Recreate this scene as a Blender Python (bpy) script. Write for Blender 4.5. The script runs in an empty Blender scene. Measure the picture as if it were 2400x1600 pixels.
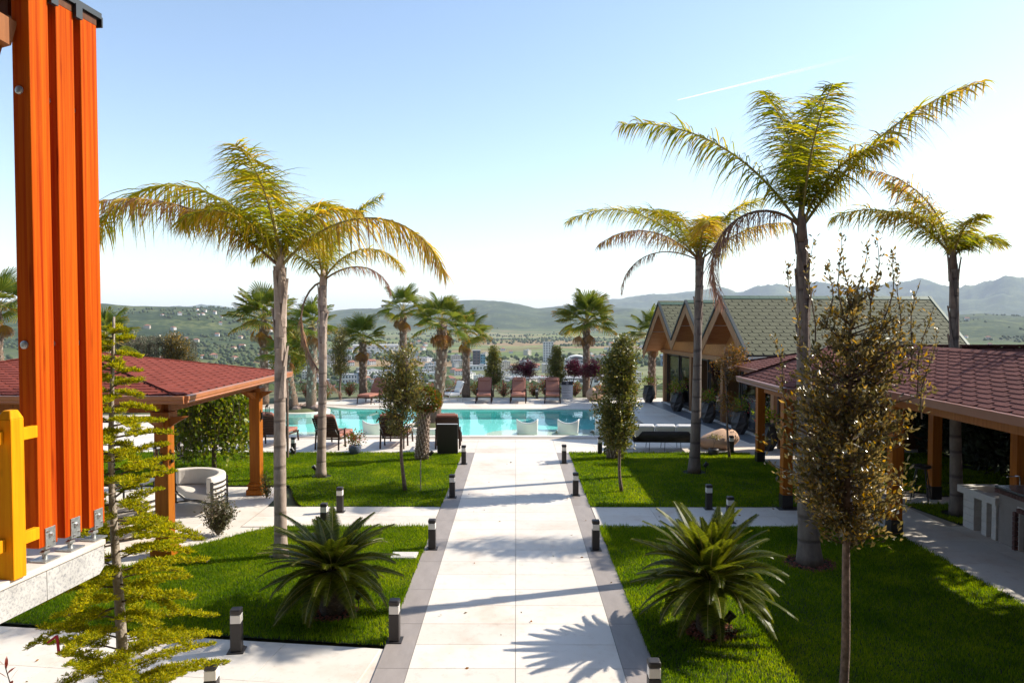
import bpy, math, random
import numpy as np
from mathutils import Vector, Matrix, Quaternion
from mathutils.geometry import tessellate_polygon

random.seed(7)
rng = np.random.default_rng(7)
SC = bpy.context.scene
COL = SC.collection
rad = math.radians

# ------------------------------------------------------------------ camera, sky, sun, exposure
EYE = Vector((0.0, 0.0, 3.9))
cam_data = bpy.data.cameras.new('camera')
cam_data.sensor_width = 36.0
cam_data.lens = 36.0 * 1710.0 / 2400.0
cam_data.clip_start = 0.1
cam_data.clip_end = 60000.0
cam = bpy.data.objects.new('camera', cam_data)
cam.location = EYE
cam.rotation_euler = (rad(90 - 1.74), 0, rad(0.3))
COL.objects.link(cam)
SC.camera = cam

SUN_AZ, SUN_EL = 18.0, 37.0          # degrees: from +X (right) towards +Y (away); above the horizon
SUN_DIR = Vector((math.cos(rad(SUN_EL)) * math.cos(rad(SUN_AZ)), math.cos(rad(SUN_EL)) * math.sin(rad(SUN_AZ)), math.sin(rad(SUN_EL))))
world = bpy.data.worlds.new('World')
SC.world = world
world.use_nodes = True
wn = world.node_tree
wn.nodes.clear()
sky = wn.nodes.new('ShaderNodeTexSky')
sky.sky_type = 'NISHITA'
sky.sun_disc = False
sky.sun_elevation = rad(SUN_EL)
sky.sun_rotation = rad(90 - SUN_AZ)
sky.altitude = 100
sky.air_density = 1.0
sky.dust_density = 0.55
sky.ozone_density = 0.5
bg = wn.nodes.new('ShaderNodeBackground')
bg.inputs['Strength'].default_value = 0.15
wo = wn.nodes.new('ShaderNodeOutputWorld')
wn.links.new(sky.outputs[0], bg.inputs[0])
wn.links.new(bg.outputs[0], wo.inputs[0])

sun_data = bpy.data.lights.new('sun', 'SUN')
sun_data.energy = 5.0
sun_data.angle = rad(0.5)
sun_data.color = (1.0, 0.92, 0.79)
sun = bpy.data.objects.new('sun', sun_data)
sun.rotation_euler = SUN_DIR.to_track_quat('Z', 'Y').to_euler()
sun.location = (20, 10, 30)
COL.objects.link(sun)

SC.view_settings.view_transform = 'Standard'
SC.view_settings.look = 'None'
SC.view_settings.gamma = 1.0
SC.view_settings.use_curve_mapping = False
SC.view_settings.exposure = 0.72
SC.cycles.max_bounces = 8
SC.cycles.transparent_max_bounces = 24
SC.cycles.volume_bounces = 1
SC.cycles.use_denoising = True

# ------------------------------------------------------------------ small helpers
CAMR = Matrix.Rotation(rad(0.3), 3, 'Z') @ Matrix.Rotation(rad(90 - 1.74), 3, 'X')
def at_depth(px, py, y):
    """World point at world depth y on the sight line of photograph pixel (px, py)."""
    d = CAMR @ Vector(((px - 1200) / 1710.0, -(py - 800) / 1710.0, -1.0))
    return EYE + d * (y / d.y)
def on_ground(px, py, z=0.0):
    d = CAMR @ Vector(((px - 1200) / 1710.0, -(py - 800) / 1710.0, -1.0))
    return EYE + d * ((z - EYE.z) / d.z)

def tag(o, label=None, cat=None, group=None, kind=None):
    if label: o['label'] = label
    if cat: o['category'] = cat
    if group: o['group'] = group
    if kind: o['kind'] = kind
    return o
def empty(name, loc, label=None, cat=None, group=None):
    o = bpy.data.objects.new(name, None)
    o.location = loc
    o.empty_display_size = 0.1
    COL.objects.link(o)
    return tag(o, label, cat, group)
def root_loc(p):
    while p.parent is not None:
        p = p.parent
    return p.location
def link(name, me, parent=None):
    o = bpy.data.objects.new(name, me)
    COL.objects.link(o)
    if parent is not None:
        o.parent = parent
    return o
def copy_tree(o, parent=None):
    c = o.copy()
    COL.objects.link(c)
    c.parent = parent
    for ch in list(o.children):
        copy_tree(ch, c)
    return c
def place(o, loc, rz=0.0, label=None, group=None, scale=None):
    o.location = loc
    o.rotation_euler = (0, 0, rz)
    if scale: o.scale = (scale,) * 3 if isinstance(scale, (int, float)) else scale
    if label: o['label'] = label
    if group: o['group'] = group
    return o

class MB:
    """Collects shapes and links them as one mesh object."""
    def __init__(s):
        s.v = []; s.f = []; s.m = []; s.a = []; s.cm = 0; s.age = 0.0
    def add(s, vs, fs, ages=None):
        b = len(s.v)
        s.v.extend([tuple(x) for x in vs])
        s.a.extend(ages if ages is not None else [s.age] * len(vs))
        for f in fs:
            s.f.append([b + i for i in f]); s.m.append(s.cm)
        return s
    def box(s, c, d, rz=0.0, R=None):
        hx, hy, hz = d[0] / 2, d[1] / 2, d[2] / 2
        M = R if R is not None else Matrix.Rotation(rz, 3, 'Z')
        c = Vector(c)
        vs = [c + M @ Vector((x, y, z)) for z in (-hz, hz) for x, y in ((-hx, -hy), (hx, -hy), (hx, hy), (-hx, hy))]
        return s.add(vs, [(3, 2, 1, 0), (4, 5, 6, 7), (0, 1, 5, 4), (1, 2, 6, 5), (2, 3, 7, 6), (3, 0, 4, 7)])
    def bar(s, a, b, w, h, up=(0, 0, 1)):
        a, b = Vector(a), Vector(b)
        t = (b - a)
        L = t.length
        t = t / L
        u = Vector(up)
        x = t.cross(u)
        if x.length < 1e-4: x = t.cross(Vector((0, 1, 0)))
        x.normalize()
        z = x.cross(t)
        M = Matrix((x, t, z)).transposed()
        return s.box((a + b) / 2, (w, L, h), R=M)
    def tube(s, pts, rr, n=8, caps=True, ages=None):
        pts = [Vector(p) for p in pts]
        if not hasattr(rr, '__len__'): rr = [rr] * len(pts)
        vs = []; ag = []
        ref = Vector((0.31, 0.95, 0.02)).normalized()
        for i, p in enumerate(pts):
            t = (pts[min(i + 1, len(pts) - 1)] - pts[max(i - 1, 0)])
            if t.length < 1e-7: t = Vector((0, 0, 1))
            t.normalize()
            x = ref - t * ref.dot(t)
            if x.length < 0.05: x = Vector((1, 0, 0)) - t * t.x
            x.normalize()
            y = t.cross(x)
            for k in range(n):
                a = 2 * math.pi * k / n
                vs.append(p + (x * math.cos(a) + y * math.sin(a)) * rr[i])
                ag.append(ages[i] if ages is not None else s.age)
        fs = []
        for i in range(len(pts) - 1):
            for k in range(n):
                k2 = (k + 1) % n
                fs.append((i * n + k, i * n + k2, (i + 1) * n + k2, (i + 1) * n + k))
        if caps:
            fs.append(tuple(range(n - 1, -1, -1)))
            fs.append(tuple((len(pts) - 1) * n + k for k in range(n)))
        return s.add(vs, fs, ag)
    def lathe(s, prof, c=(0, 0, 0), n=16, twist=0.0, capb=True, capt=True):
        vs = []
        for i, (r, z) in enumerate(prof):
            for k in range(n):
                a = 2 * math.pi * k / n + twist * i
                vs.append((c[0] + r * math.cos(a), c[1] + r * math.sin(a), c[2] + z))
        fs = []
        for i in range(len(prof) - 1):
            for k in range(n):
                k2 = (k + 1) % n
                fs.append((i * n + k, i * n + k2, (i + 1) * n + k2, (i + 1) * n + k))
        if capb: fs.append(tuple(range(n - 1, -1, -1)))
        if capt: fs.append(tuple((len(prof) - 1) * n + k for k in range(n)))
        return s.add(vs, fs)
    def ext(s, poly, vec):
        """A flat polygon pushed along vec: a closed slab."""
        n = len(poly)
        vec = Vector(vec)
        vs = [Vector(p) for p in poly] + [Vector(p) + vec for p in poly]
        nrm = Vector((0, 0, 0))
        for i in range(n):
            nrm += Vector(poly[i]).cross(Vector(poly[(i + 1) % n]))
        flip = nrm.dot(vec) < 0
        fs = [tuple(range(n - 1, -1, -1)), tuple(range(n, 2 * n))] + [(i, (i + 1) % n, n + (i + 1) % n, n + i) for i in range(n)]
        if flip: fs = [tuple(reversed(f)) for f in fs]
        return s.add(vs, fs)
    def quad(s, a, b, c, d):
        return s.add([a, b, c, d], [(0, 1, 2, 3)])
    def mesh(s, name, mats, off=None, smooth=False, age=False):
        me = bpy.data.meshes.new(name)
        v = s.v
        if off is not None and (off[0] or off[1] or off[2]):
            v = [(x - off[0], y - off[1], z - off[2]) for x, y, z in v]
        me.from_pydata(v, [], s.f)
        for m in (mats if isinstance(mats, (list, tuple)) else [mats]):
            me.materials.append(m)
        if any(s.m): me.polygons.foreach_set('material_index', s.m)
        if smooth: me.polygons.foreach_set('use_smooth', [True] * len(s.f))
        if age:
            at = me.attributes.new('age', 'FLOAT', 'POINT')
            at.data.foreach_set('value', s.a)
        me.update()
        return me
    def build(s, name, mats, parent=None, smooth=False, bevel=0.0, age=False):
        off = root_loc(parent) if parent is not None else None
        o = link(name, s.mesh(name, mats, off, smooth, age), parent)
        if bevel:
            b = o.modifiers.new('bevel', 'BEVEL')
            b.width = bevel; b.segments = 2; b.limit_method = 'ANGLE'; b.angle_limit = rad(40)
        return o

def mesh_np(name, V, F, mats, off=None, age=None, mi=None, smooth=False):
    """Mesh from numpy arrays; F is (n,k) with k = 3 or 4."""
    V = np.asarray(V, dtype=np.float32).reshape(-1, 3)
    if off is not None: V = V - np.array(off, dtype=np.float32)
    F = np.asarray(F, dtype=np.int32)
    n, k = F.shape
    me = bpy.data.meshes.new(name)
    me.vertices.add(len(V)); me.vertices.foreach_set('co', V.ravel())
    me.loops.add(n * k); me.loops.foreach_set('vertex_index', F.ravel())
    me.polygons.add(n)
    me.polygons.foreach_set('loop_start', np.arange(0, n * k, k, dtype=np.int32))
    me.polygons.foreach_set('loop_total', np.full(n, k, dtype=np.int32))
    for m in (mats if isinstance(mats, (list, tuple)) else [mats]):
        me.materials.append(m)
    if mi is not None: me.polygons.foreach_set('material_index', np.asarray(mi, dtype=np.int32))
    if smooth: me.polygons.foreach_set('use_smooth', np.ones(n, dtype=bool))
    if age is not None:
        at = me.attributes.new('age', 'FLOAT', 'POINT')
        at.data.foreach_set('value', np.asarray(age, dtype=np.float32))
    me.update(); me.validate()
    return me

# ------------------------------------------------------------------ materials
def new_mat(name):
    m = bpy.data.materials.new(name)
    m.use_nodes = True
    nt = m.node_tree
    p = nt.nodes['Principled BSDF']
    return m, nt, p
def N(nt, t, **kw):
    n = nt.nodes.new(t)
    for k, v in kw.items(): setattr(n, k, v)
    return n
def ramp(nt, stops, fac=None):
    r = nt.nodes.new('ShaderNodeValToRGB')
    el = r.color_ramp.elements
    while len(el) < len(stops): el.new(0.5)
    for e, (p, c) in zip(el, stops):
        e.position = p; e.color = (c[0], c[1], c[2], 1)
    if fac is not None: nt.links.new(fac, r.inputs[0])
    return r
def noise_node(nt, scale, detail=4, rough=0.6, vec=None, coord='Object'):
    n = nt.nodes.new('ShaderNodeTexNoise')
    n.inputs['Scale'].default_value = scale
    n.inputs['Detail'].default_value = detail
    n.inputs['Roughness'].default_value = rough
    if vec is None:
        tc = nt.nodes.new('ShaderNodeTexCoord')
        vec = tc.outputs[coord]
    nt.links.new(vec, n.inputs['Vector'])
    return n
def stretched(nt, sc, coord='Object'):
    tc = nt.nodes.new('ShaderNodeTexCoord')
    mp = nt.nodes.new('ShaderNodeMapping')
    mp.inputs['Scale'].default_value = sc
    nt.links.new(tc.outputs[coord], mp.inputs['Vector'])
    return mp.outputs[0]
def add_bump(nt, p, h, strength, dist=0.02):
    b = nt.nodes.new('ShaderNodeBump')
    b.inputs['Strength'].default_value = strength
    b.inputs['Distance'].default_value = dist
    nt.links.new(h, b.inputs['Height'])
    nt.links.new(b.outputs[0], p.inputs['Normal'])
    return b

def mat(name, col, rough=0.6, var=0.12, scale=6.0, bump=0.0, bscale=60.0, metal=0.0, spec=0.5, objvar=0.0, coord='Object', trans=0.0):
    m, nt, p = new_mat(name)
    p.inputs['Roughness'].default_value = rough
    p.inputs['Metallic'].default_value = metal
    p.inputs['Specular IOR Level'].default_value = spec
    hs = N(nt, 'ShaderNodeHueSaturation')
    hs.inputs['Color'].default_value = (*col, 1)
    nz = noise_node(nt, scale, 5, 0.65, coord=coord)
    mr = N(nt, 'ShaderNodeMapRange')
    mr.inputs[1].default_value = 0.25; mr.inputs[2].default_value = 0.75
    mr.inputs[3].default_value = 1 - var; mr.inputs[4].default_value = 1 + var
    nt.links.new(nz.outputs[0], mr.inputs[0])
    val = mr.outputs[0]
    if objvar:
        oi = N(nt, 'ShaderNodeObjectInfo')
        m2 = N(nt, 'ShaderNodeMapRange')
        m2.inputs[3].default_value = 1 - objvar; m2.inputs[4].default_value = 1 + objvar
        nt.links.new(oi.outputs['Random'], m2.inputs[0])
        mu = N(nt, 'ShaderNodeMath', operation='MULTIPLY')
        nt.links.new(val, mu.inputs[0]); nt.links.new(m2.outputs[0], mu.inputs[1])
        val = mu.outputs[0]
    nt.links.new(val, hs.inputs['Value'])
    nt.links.new(hs.outputs[0], p.inputs['Base Color'])
    if bump:
        bn = noise_node(nt, bscale, 4, 0.6, coord=coord)
        add_bump(nt, p, bn.outputs[0], bump)
    return m

def wood(name, c1, c2, sc=(28, 28, 1.2), rough=0.45, objvar=0.06, bump=0.08, knots=True, spec=0.18):
    m, nt, p = new_mat(name)
    p.inputs['Roughness'].default_value = rough
    p.inputs['Specular IOR Level'].default_value = spec
    vec = stretched(nt, sc)
    oi = N(nt, 'ShaderNodeObjectInfo')
    ad = N(nt, 'ShaderNodeVectorMath', operation='ADD')
    cb = N(nt, 'ShaderNodeCombineXYZ')
    mm = N(nt, 'ShaderNodeMath', operation='MULTIPLY'); mm.inputs[1].default_value = 37.0
    nt.links.new(oi.outputs['Random'], mm.inputs[0])
    nt.links.new(mm.outputs[0], cb.inputs[0]); nt.links.new(mm.outputs[0], cb.inputs[2])
    nt.links.new(vec, ad.inputs[0]); nt.links.new(cb.outputs[0], ad.inputs[1])
    nz = noise_node(nt, 1.0, 6, 0.7, vec=ad.outputs[0])
    r = ramp(nt, [(0.3, c2), (0.62, c1)], nz.outputs[0])
    col = r.outputs[0]
    if knots:
        v2 = stretched(nt, (sc[0] * 0.28, sc[1] * 0.28, sc[2] * 2.2))
        ad2 = N(nt, 'ShaderNodeVectorMath', operation='ADD')
        nt.links.new(v2, ad2.inputs[0]); nt.links.new(cb.outputs[0], ad2.inputs[1])
        vo = N(nt, 'ShaderNodeTexVoronoi'); vo.inputs['Scale'].default_value = 1.0
        nt.links.new(ad2.outputs[0], vo.inputs['Vector'])
        kr = ramp(nt, [(0.0, (0.35, 0.35, 0.35)), (0.07, (0.6, 0.6, 0.6)), (0.13, (1, 1, 1))], vo.outputs['Distance'])
        mx = N(nt, 'ShaderNodeMix', data_type='RGBA')
        nt.links.new(kr.outputs[0], mx.inputs[0])
        mx.inputs[6].default_value = (*[x * 0.45 for x in c2], 1)
        nt.links.new(col, mx.inputs[7])
        col = mx.outputs[2]
    hs = N(nt, 'ShaderNodeHueSaturation')
    m2 = N(nt, 'ShaderNodeMapRange')
    m2.inputs[3].default_value = 1 - objvar; m2.inputs[4].default_value = 1 + objvar
    nt.links.new(oi.outputs['Random'], m2.inputs[0])
    nt.links.new(m2.outputs[0], hs.inputs['Value']); nt.links.new(col, hs.inputs['Color'])
    nt.links.new(hs.outputs[0], p.inputs['Base Color'])
    add_bump(nt, p, nz.outputs[0], bump, 0.01)
    return m

def leafy(name, stops, transl=0.35, rough=0.45, spec=0.4, tcol=None):
    """Foliage: each leaf its own tone (random per mesh island), part of the light passes through."""
    m, nt, p = new_mat(name)
    ge = N(nt, 'ShaderNodeNewGeometry')
    r = ramp(nt, stops, ge.outputs['Random Per Island'])
    nt.links.new(r.outputs[0], p.inputs['Base Color'])
    p.inputs['Roughness'].default_value = rough
    p.inputs['Specular IOR Level'].default_value = spec
    tr = N(nt, 'ShaderNodeBsdfTranslucent')
    if tcol is None:
        hs = N(nt, 'ShaderNodeHueSaturation'); hs.inputs['Value'].default_value = 1.6; hs.inputs['Saturation'].default_value = 1.1; hs.inputs['Hue'].default_value = 0.485
        nt.links.new(r.outputs[0], hs.inputs['Color']); nt.links.new(hs.outputs[0], tr.inputs[0])
    else:
        tr.inputs[0].default_value = (*tcol, 1)
    mx = N(nt, 'ShaderNodeMixShader'); mx.inputs[0].default_value = transl
    nt.links.new(p.outputs[0], mx.inputs[1]); nt.links.new(tr.outputs[0], mx.inputs[2])
    nt.links.new(mx.outputs[0], nt.nodes['Material Output'].inputs[0])
    return m

def frond_mat(name, stops, transl=0.4, rough=0.4, jitter=0.25):
    """Palm leaf: colour follows the 'age' attribute (green to dry), jittered leaflet by leaflet."""
    m, nt, p = new_mat(name)
    at = N(nt, 'ShaderNodeAttribute', attribute_name='age')
    ge = N(nt, 'ShaderNodeNewGeometry')
    mr = N(nt, 'ShaderNodeMapRange'); mr.inputs[3].default_value = -jitter; mr.inputs[4].default_value = jitter
    nt.links.new(ge.outputs['Random Per Island'], mr.inputs[0])
    ad = N(nt, 'ShaderNodeMath', operation='ADD'); ad.use_clamp = True
    nt.links.new(at.outputs['Fac'], ad.inputs[0]); nt.links.new(mr.outputs[0], ad.inputs[1])
    r = ramp(nt, stops, ad.outputs[0])
    nt.links.new(r.outputs[0], p.inputs['Base Color'])
    p.inputs['Roughness'].default_value = rough
    p.inputs['Specular IOR Level'].default_value = 0.2
    tr = N(nt, 'ShaderNodeBsdfTranslucent')
    hs = N(nt, 'ShaderNodeHueSaturation'); hs.inputs['Value'].default_value = 1.7; hs.inputs['Hue'].default_value = 0.48
    nt.links.new(r.outputs[0], hs.inputs['Color']); nt.links.new(hs.outputs[0], tr.inputs[0])
    mx = N(nt, 'ShaderNodeMixShader'); mx.inputs[0].default_value = transl
    nt.links.new(p.outputs[0], mx.inputs[1]); nt.links.new(tr.outputs[0], mx.inputs[2])
    nt.links.new(mx.outputs[0], nt.nodes['Material Output'].inputs[0])
    return m

def clear_mat(name, tint, ior=1.33, gloss=0.0, bump=0.0, bscale=3.0, bsc=(1, 1, 1)):
    """Water or window pane: clear by Fresnel, mirror at grazing angles."""
    m, nt, p = new_mat(name)
    nt.nodes.remove(p)
    tr = N(nt, 'ShaderNodeBsdfTransparent'); tr.inputs[0].default_value = (*tint, 1)
    gl = N(nt, 'ShaderNodeBsdfGlossy'); gl.inputs['Roughness'].default_value = gloss; gl.inputs[0].default_value = (1, 1, 1, 1)
    fr = N(nt, 'ShaderNodeFresnel'); fr.inputs[0].default_value = ior
    mx = N(nt, 'ShaderNodeMixShader')
    nt.links.new(fr.outputs[0], mx.inputs[0]); nt.links.new(tr.outputs[0], mx.inputs[1]); nt.links.new(gl.outputs[0], mx.inputs[2])
    nt.links.new(mx.outputs[0], nt.nodes['Material Output'].inputs[0])
    if bump:
        nz = noise_node(nt, bscale, 3, 0.5, vec=stretched(nt, bsc))
        b = N(nt, 'ShaderNodeBump'); b.inputs['Strength'].default_value = bump; b.inputs['Distance'].default_value = 0.05
        nt.links.new(nz.outputs[0], b.inputs['Height'])
        nt.links.new(b.outputs[0], gl.inputs['Normal']); nt.links.new(b.outputs[0], fr.inputs['Normal'])
    return m

M = {}
def tile_mat():
    m, nt, p = new_mat('cream_tile')
    p.inputs['Roughness'].default_value = 0.55; p.inputs['Specular IOR Level'].default_value = 0.25
    ge = N(nt, 'ShaderNodeNewGeometry')
    a = noise_node(nt, 0.9, 6, 0.65, vec=ge.outputs['Position']); b = noise_node(nt, 7.0, 6, 0.75, vec=ge.outputs['Position'])
    r = ramp(nt, [(0.30, (0.60, 0.50, 0.415)), (0.46, (0.665, 0.605, 0.53)), (0.70, (0.685, 0.64, 0.58))], a.outputs[0])
    r2 = ramp(nt, [(0.30, (0.84, 0.82, 0.80)), (0.46, (1, 1, 1))], b.outputs[0])
    oi = N(nt, 'ShaderNodeObjectInfo'); mr = N(nt, 'ShaderNodeMapRange'); mr.inputs[3].default_value = 0.93; mr.inputs[4].default_value = 1.05
    nt.links.new(oi.outputs['Random'], mr.inputs[0])
    mx = N(nt, 'ShaderNodeMix', data_type='RGBA', blend_type='MULTIPLY'); mx.inputs[0].default_value = 1
    nt.links.new(r.outputs[0], mx.inputs[6]); nt.links.new(r2.outputs[0], mx.inputs[7])
    hs = N(nt, 'ShaderNodeHueSaturation'); nt.links.new(mx.outputs[2], hs.inputs['Color']); nt.links.new(mr.outputs[0], hs.inputs['Value'])
    nt.links.new(hs.outputs[0], p.inputs['Base Color'])
    add_bump(nt, p, b.outputs[0], 0.05, 0.01)
    return m
M['tile'] = tile_mat()
M['tile_grey'] = mat('grey_tile', (0.30, 0.262, 0.24), 0.55, 0.14, 2.5, objvar=0.05, spec=0.35, bump=0.04, bscale=30)
M['joint'] = mat('tile_joint', (0.40, 0.34, 0.28), 0.9, 0.1)
M['soil'] = mat('soil', (0.016, 0.026, 0.005), 0.95, 0.4, 3)
M['earth'] = mat('earth', (0.10, 0.11, 0.045), 0.95, 0.4, 0.6)
M['mulch'] = mat('red_mulch', (0.20, 0.06, 0.035), 0.9, 0.5, 40, bump=0.8, bscale=60)
M['black'] = mat('black_metal', (0.018, 0.016, 0.016), 0.42, 0.15, 10)
M['bollard'] = mat('bollard_paint', (0.030, 0.025, 0.024), 0.5, 0.2, 12)
M['diffuser'] = mat('white_diffuser', (0.74, 0.70, 0.64), 0.35, 0.04)
M['galv'] = mat('galvanised_steel', (0.42, 0.43, 0.42), 0.45, 0.35, 30, metal=0.85, bump=0.15)
M['chrome'] = mat('chrome', (0.8, 0.8, 0.8), 0.12, 0.03, metal=1.0)
M['stone'] = None
M['orange'] = wood('orange_stained_wood', (0.52, 0.105, 0.006), (0.29, 0.014, 0.002), (34, 34, 0.45), 0.55, 0.05, spec=0.03)
M['yellow'] = wood('honey_stained_wood', (0.78, 0.34, 0.008), (0.66, 0.22, 0.006), (26, 26, 1.2), 0.5, 0.05, spec=0.03)
M['brown_wood'] = wood('brown_stained_wood', (0.36, 0.125, 0.028), (0.24, 0.075, 0.015), (24, 24, 1.2), 0.42, 0.08)
M['cedar'] = wood('cedar_boards', (0.34, 0.17, 0.085), (0.23, 0.11, 0.05), (20, 20, 1.5), 0.5, 0.10)
M['soffit'] = wood('soffit_boards', (0.46, 0.20, 0.07), (0.34, 0.13, 0.04), (3, 14, 14), 0.5, 0.08)
M['dark_wood'] = wood('dark_boards', (0.115, 0.045, 0.017), (0.07, 0.026, 0.01), (24, 24, 1.2), 0.5, 0.12)
M['gutter'] = mat('brown_gutter', (0.22, 0.082, 0.045), 0.35, 0.1, 3)
M['red_shingle'] = mat('red_shingle', (0.205, 0.050, 0.036), 0.9, 0.16, 9, spec=0.12, objvar=0.10, bump=0.35, bscale=160)
M['maroon_shingle'] = mat('maroon_shingle', (0.150, 0.060, 0.052), 0.9, 0.16, 9, spec=0.12, objvar=0.10, bump=0.35, bscale=160)
M['green_shingle'] = mat('green_shingle', (0.095, 0.096, 0.052), 0.85, 0.12, 7, objvar=0.07, bump=0.3, bscale=150)
M['green_trim'] = mat('green_trim', (0.045, 0.095, 0.06), 0.5, 0.1)
M['felt'] = mat('roof_felt', (0.022, 0.018, 0.018), 0.9, 0.2)  # near-black: shadow gaps at the shingle cuts put into the colour
M['dark_trim'] = mat('dark_roof_trim', (0.02, 0.028, 0.03), 0.45, 0.1)
M['cream_cushion'] = mat('cream_cushion', (0.66, 0.61, 0.55), 0.85, 0.05, 5, bump=0.1, bscale=200)
M['white_cushion'] = mat('white_cushion', (0.72, 0.71, 0.70), 0.85, 0.05, 5, bump=0.1, bscale=200)
M['brown_cushion'] = mat('brown_cushion', (0.31, 0.125, 0.085), 0.8, 0.08, 6, bump=0.15, bscale=250)
M['lounger_wood'] = wood('lounger_slats', (0.055, 0.028, 0.018), (0.03, 0.016, 0.011), (2, 30, 30), 0.45, 0.1)
M['tan'] = mat('tan_canvas', (0.50, 0.31, 0.195), 0.8, 0.08, 5, bump=0.2, bscale=120)
M['wicker'] = mat('dark_wicker', (0.022, 0.017, 0.015), 0.6, 0.3, 60, bump=0.4, bscale=90)
M['planter'] = mat('dark_planter', (0.035, 0.031, 0.031), 0.5, 0.15, 8)
M['blue_pot'] = mat('blue_pot', (0.10, 0.12, 0.17), 0.25, 0.6, 45)
M['white_plastic'] = mat('white_plastic', (0.78, 0.75, 0.70), 0.35, 0.03)
M['concrete_white'] = mat('pale_block', (0.55, 0.52, 0.48), 0.8, 0.1, 10, bump=0.2)
M['render_grey'] = mat('grey_render', (0.24, 0.21, 0.19), 0.85, 0.1, 6, bump=0.1)
M['brick'] = mat('dark_brick', (0.10, 0.042, 0.034), 0.8, 0.25, 14, objvar=0.2, bump=0.3)
M['mortar'] = mat('pale_mortar', (0.55, 0.52, 0.48), 0.9, 0.1)
M['granite_top'] = mat('granite_top', (0.10, 0.10, 0.11), 0.25, 0.3, 60)
M['red_ribbon'] = mat('red_ribbon', (0.5, 0.01, 0.03), 0.6, 0.1)
M['palm_bark'] = None
M['bark'] = mat('tree_bark', (0.17, 0.115, 0.085), 0.85, 0.7, 16, bump=0.6, bscale=40)
M['bark_pale'] = mat('pale_bark', (0.30, 0.25, 0.20), 0.8, 0.45, 16, bump=0.5, bscale=40)
M['bark_dark'] = mat('dark_bark', (0.055, 0.04, 0.03), 0.9, 0.4, 14, bump=0.8, bscale=30)
M['twig'] = mat('twig', (0.11, 0.075, 0.05), 0.8, 0.3, 20)
M['rachis'] = mat('palm_rachis', (0.30, 0.24, 0.07), 0.5, 0.3, 10)
M['rachis_dry'] = mat('dry_rachis', (0.20, 0.12, 0.075), 0.7, 0.3, 10)
M['text_ink'] = mat('sign_ink', (0.12, 0.12, 0.13), 0.6, 0.0)
M['sign_navy'] = mat('sign_header', (0.012, 0.016, 0.028), 0.4, 0.05)
M['sign_white'] = mat('sign_panel', (0.62, 0.62, 0.64), 0.45, 0.03)

def ring_bark(name, c1, c2, ring, freq):
    m, nt, p = new_mat(name)
    p.inputs['Roughness'].default_value = 0.8
    nz = noise_node(nt, 7, 6, 0.7, vec=stretched(nt, (1, 1, 0.45)))
    r = ramp(nt, [(0.3, c2), (0.65, c1)], nz.outputs[0])
    wv = N(nt, 'ShaderNodeTexWave', bands_direction='Z')
    wv.inputs['Scale'].default_value = freq; wv.inputs['Distortion'].default_value = 5.0; wv.inputs['Detail'].default_value = 2
    wv.inputs['Detail Scale'].default_value = 1.5
    nt.links.new(stretched(nt, (0.25, 0.25, 1)), wv.inputs['Vector'])
    rr = ramp(nt, [(0.0, (1, 1, 1)), (0.10, (0, 0, 0))], wv.outputs[0])
    mx = N(nt, 'ShaderNodeMix', data_type='RGBA')
    nt.links.new(rr.outputs[0], mx.inputs[0]); nt.links.new(r.outputs[0], mx.inputs[6]); mx.inputs[7].default_value = (*ring, 1)
    nt.links.new(mx.outputs[2], p.inputs['Base Color'])
    ad = N(nt, 'ShaderNodeMath', operation='SUBTRACT')
    nt.links.new(nz.outputs[0], ad.inputs[0]); nt.links.new(rr.outputs[0], ad.inputs[1])
    add_bump(nt, p, ad.outputs[0], 0.35, 0.02)
    return m
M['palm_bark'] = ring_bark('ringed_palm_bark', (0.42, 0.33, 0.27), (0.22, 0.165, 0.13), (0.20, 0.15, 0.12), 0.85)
M['palm_bark_dark'] = ring_bark('shaded_palm_bark', (0.21, 0.165, 0.135), (0.11, 0.085, 0.07), (0.085, 0.065, 0.055), 0.8)  # darker copy of the palm bark: the backlit trunks' shade put into the colour
M['palm_boot_dark'] = mat('shaded_leaf_boot', (0.17, 0.125, 0.10), 0.8, 0.4, 6, bump=0.4, bscale=30)  # leaf boots with the same shade put into their colour
M['palm_boot'] = mat('palm_leaf_boot', (0.40, 0.31, 0.25), 0.8, 0.35, 6, bump=0.4, bscale=30)
M['fan_bark'] = mat('fan_palm_bark', (0.17, 0.115, 0.08), 0.95, 0.55, 16, bump=1.0, bscale=22)

def granite(name):
    m, nt, p = new_mat(name)
    p.inputs['Roughness'].default_value = 0.6
    a = noise_node(nt, 55, 6, 0.75)
    b = noise_node(nt, 5, 4, 0.6)
    r1 = ramp(nt, [(0.36, (0.24, 0.24, 0.25)), (0.52, (0.50, 0.485, 0.46))], a.outputs[0])
    r2 = ramp(nt, [(0.35, (0.8, 0.8, 0.8)), (0.6, (1, 1, 1))], b.outputs[0])
    mx = N(nt, 'ShaderNodeMix', data_type='RGBA', blend_type='MULTIPLY'); mx.inputs[0].default_value = 1
    nt.links.new(r1.outputs[0], mx.inputs[6]); nt.links.new(r2.outputs[0], mx.inputs[7])
    nt.links.new(mx.outputs[2], p.inputs['Base Color'])
    return m
M['stone'] = granite('white_granite')

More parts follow.
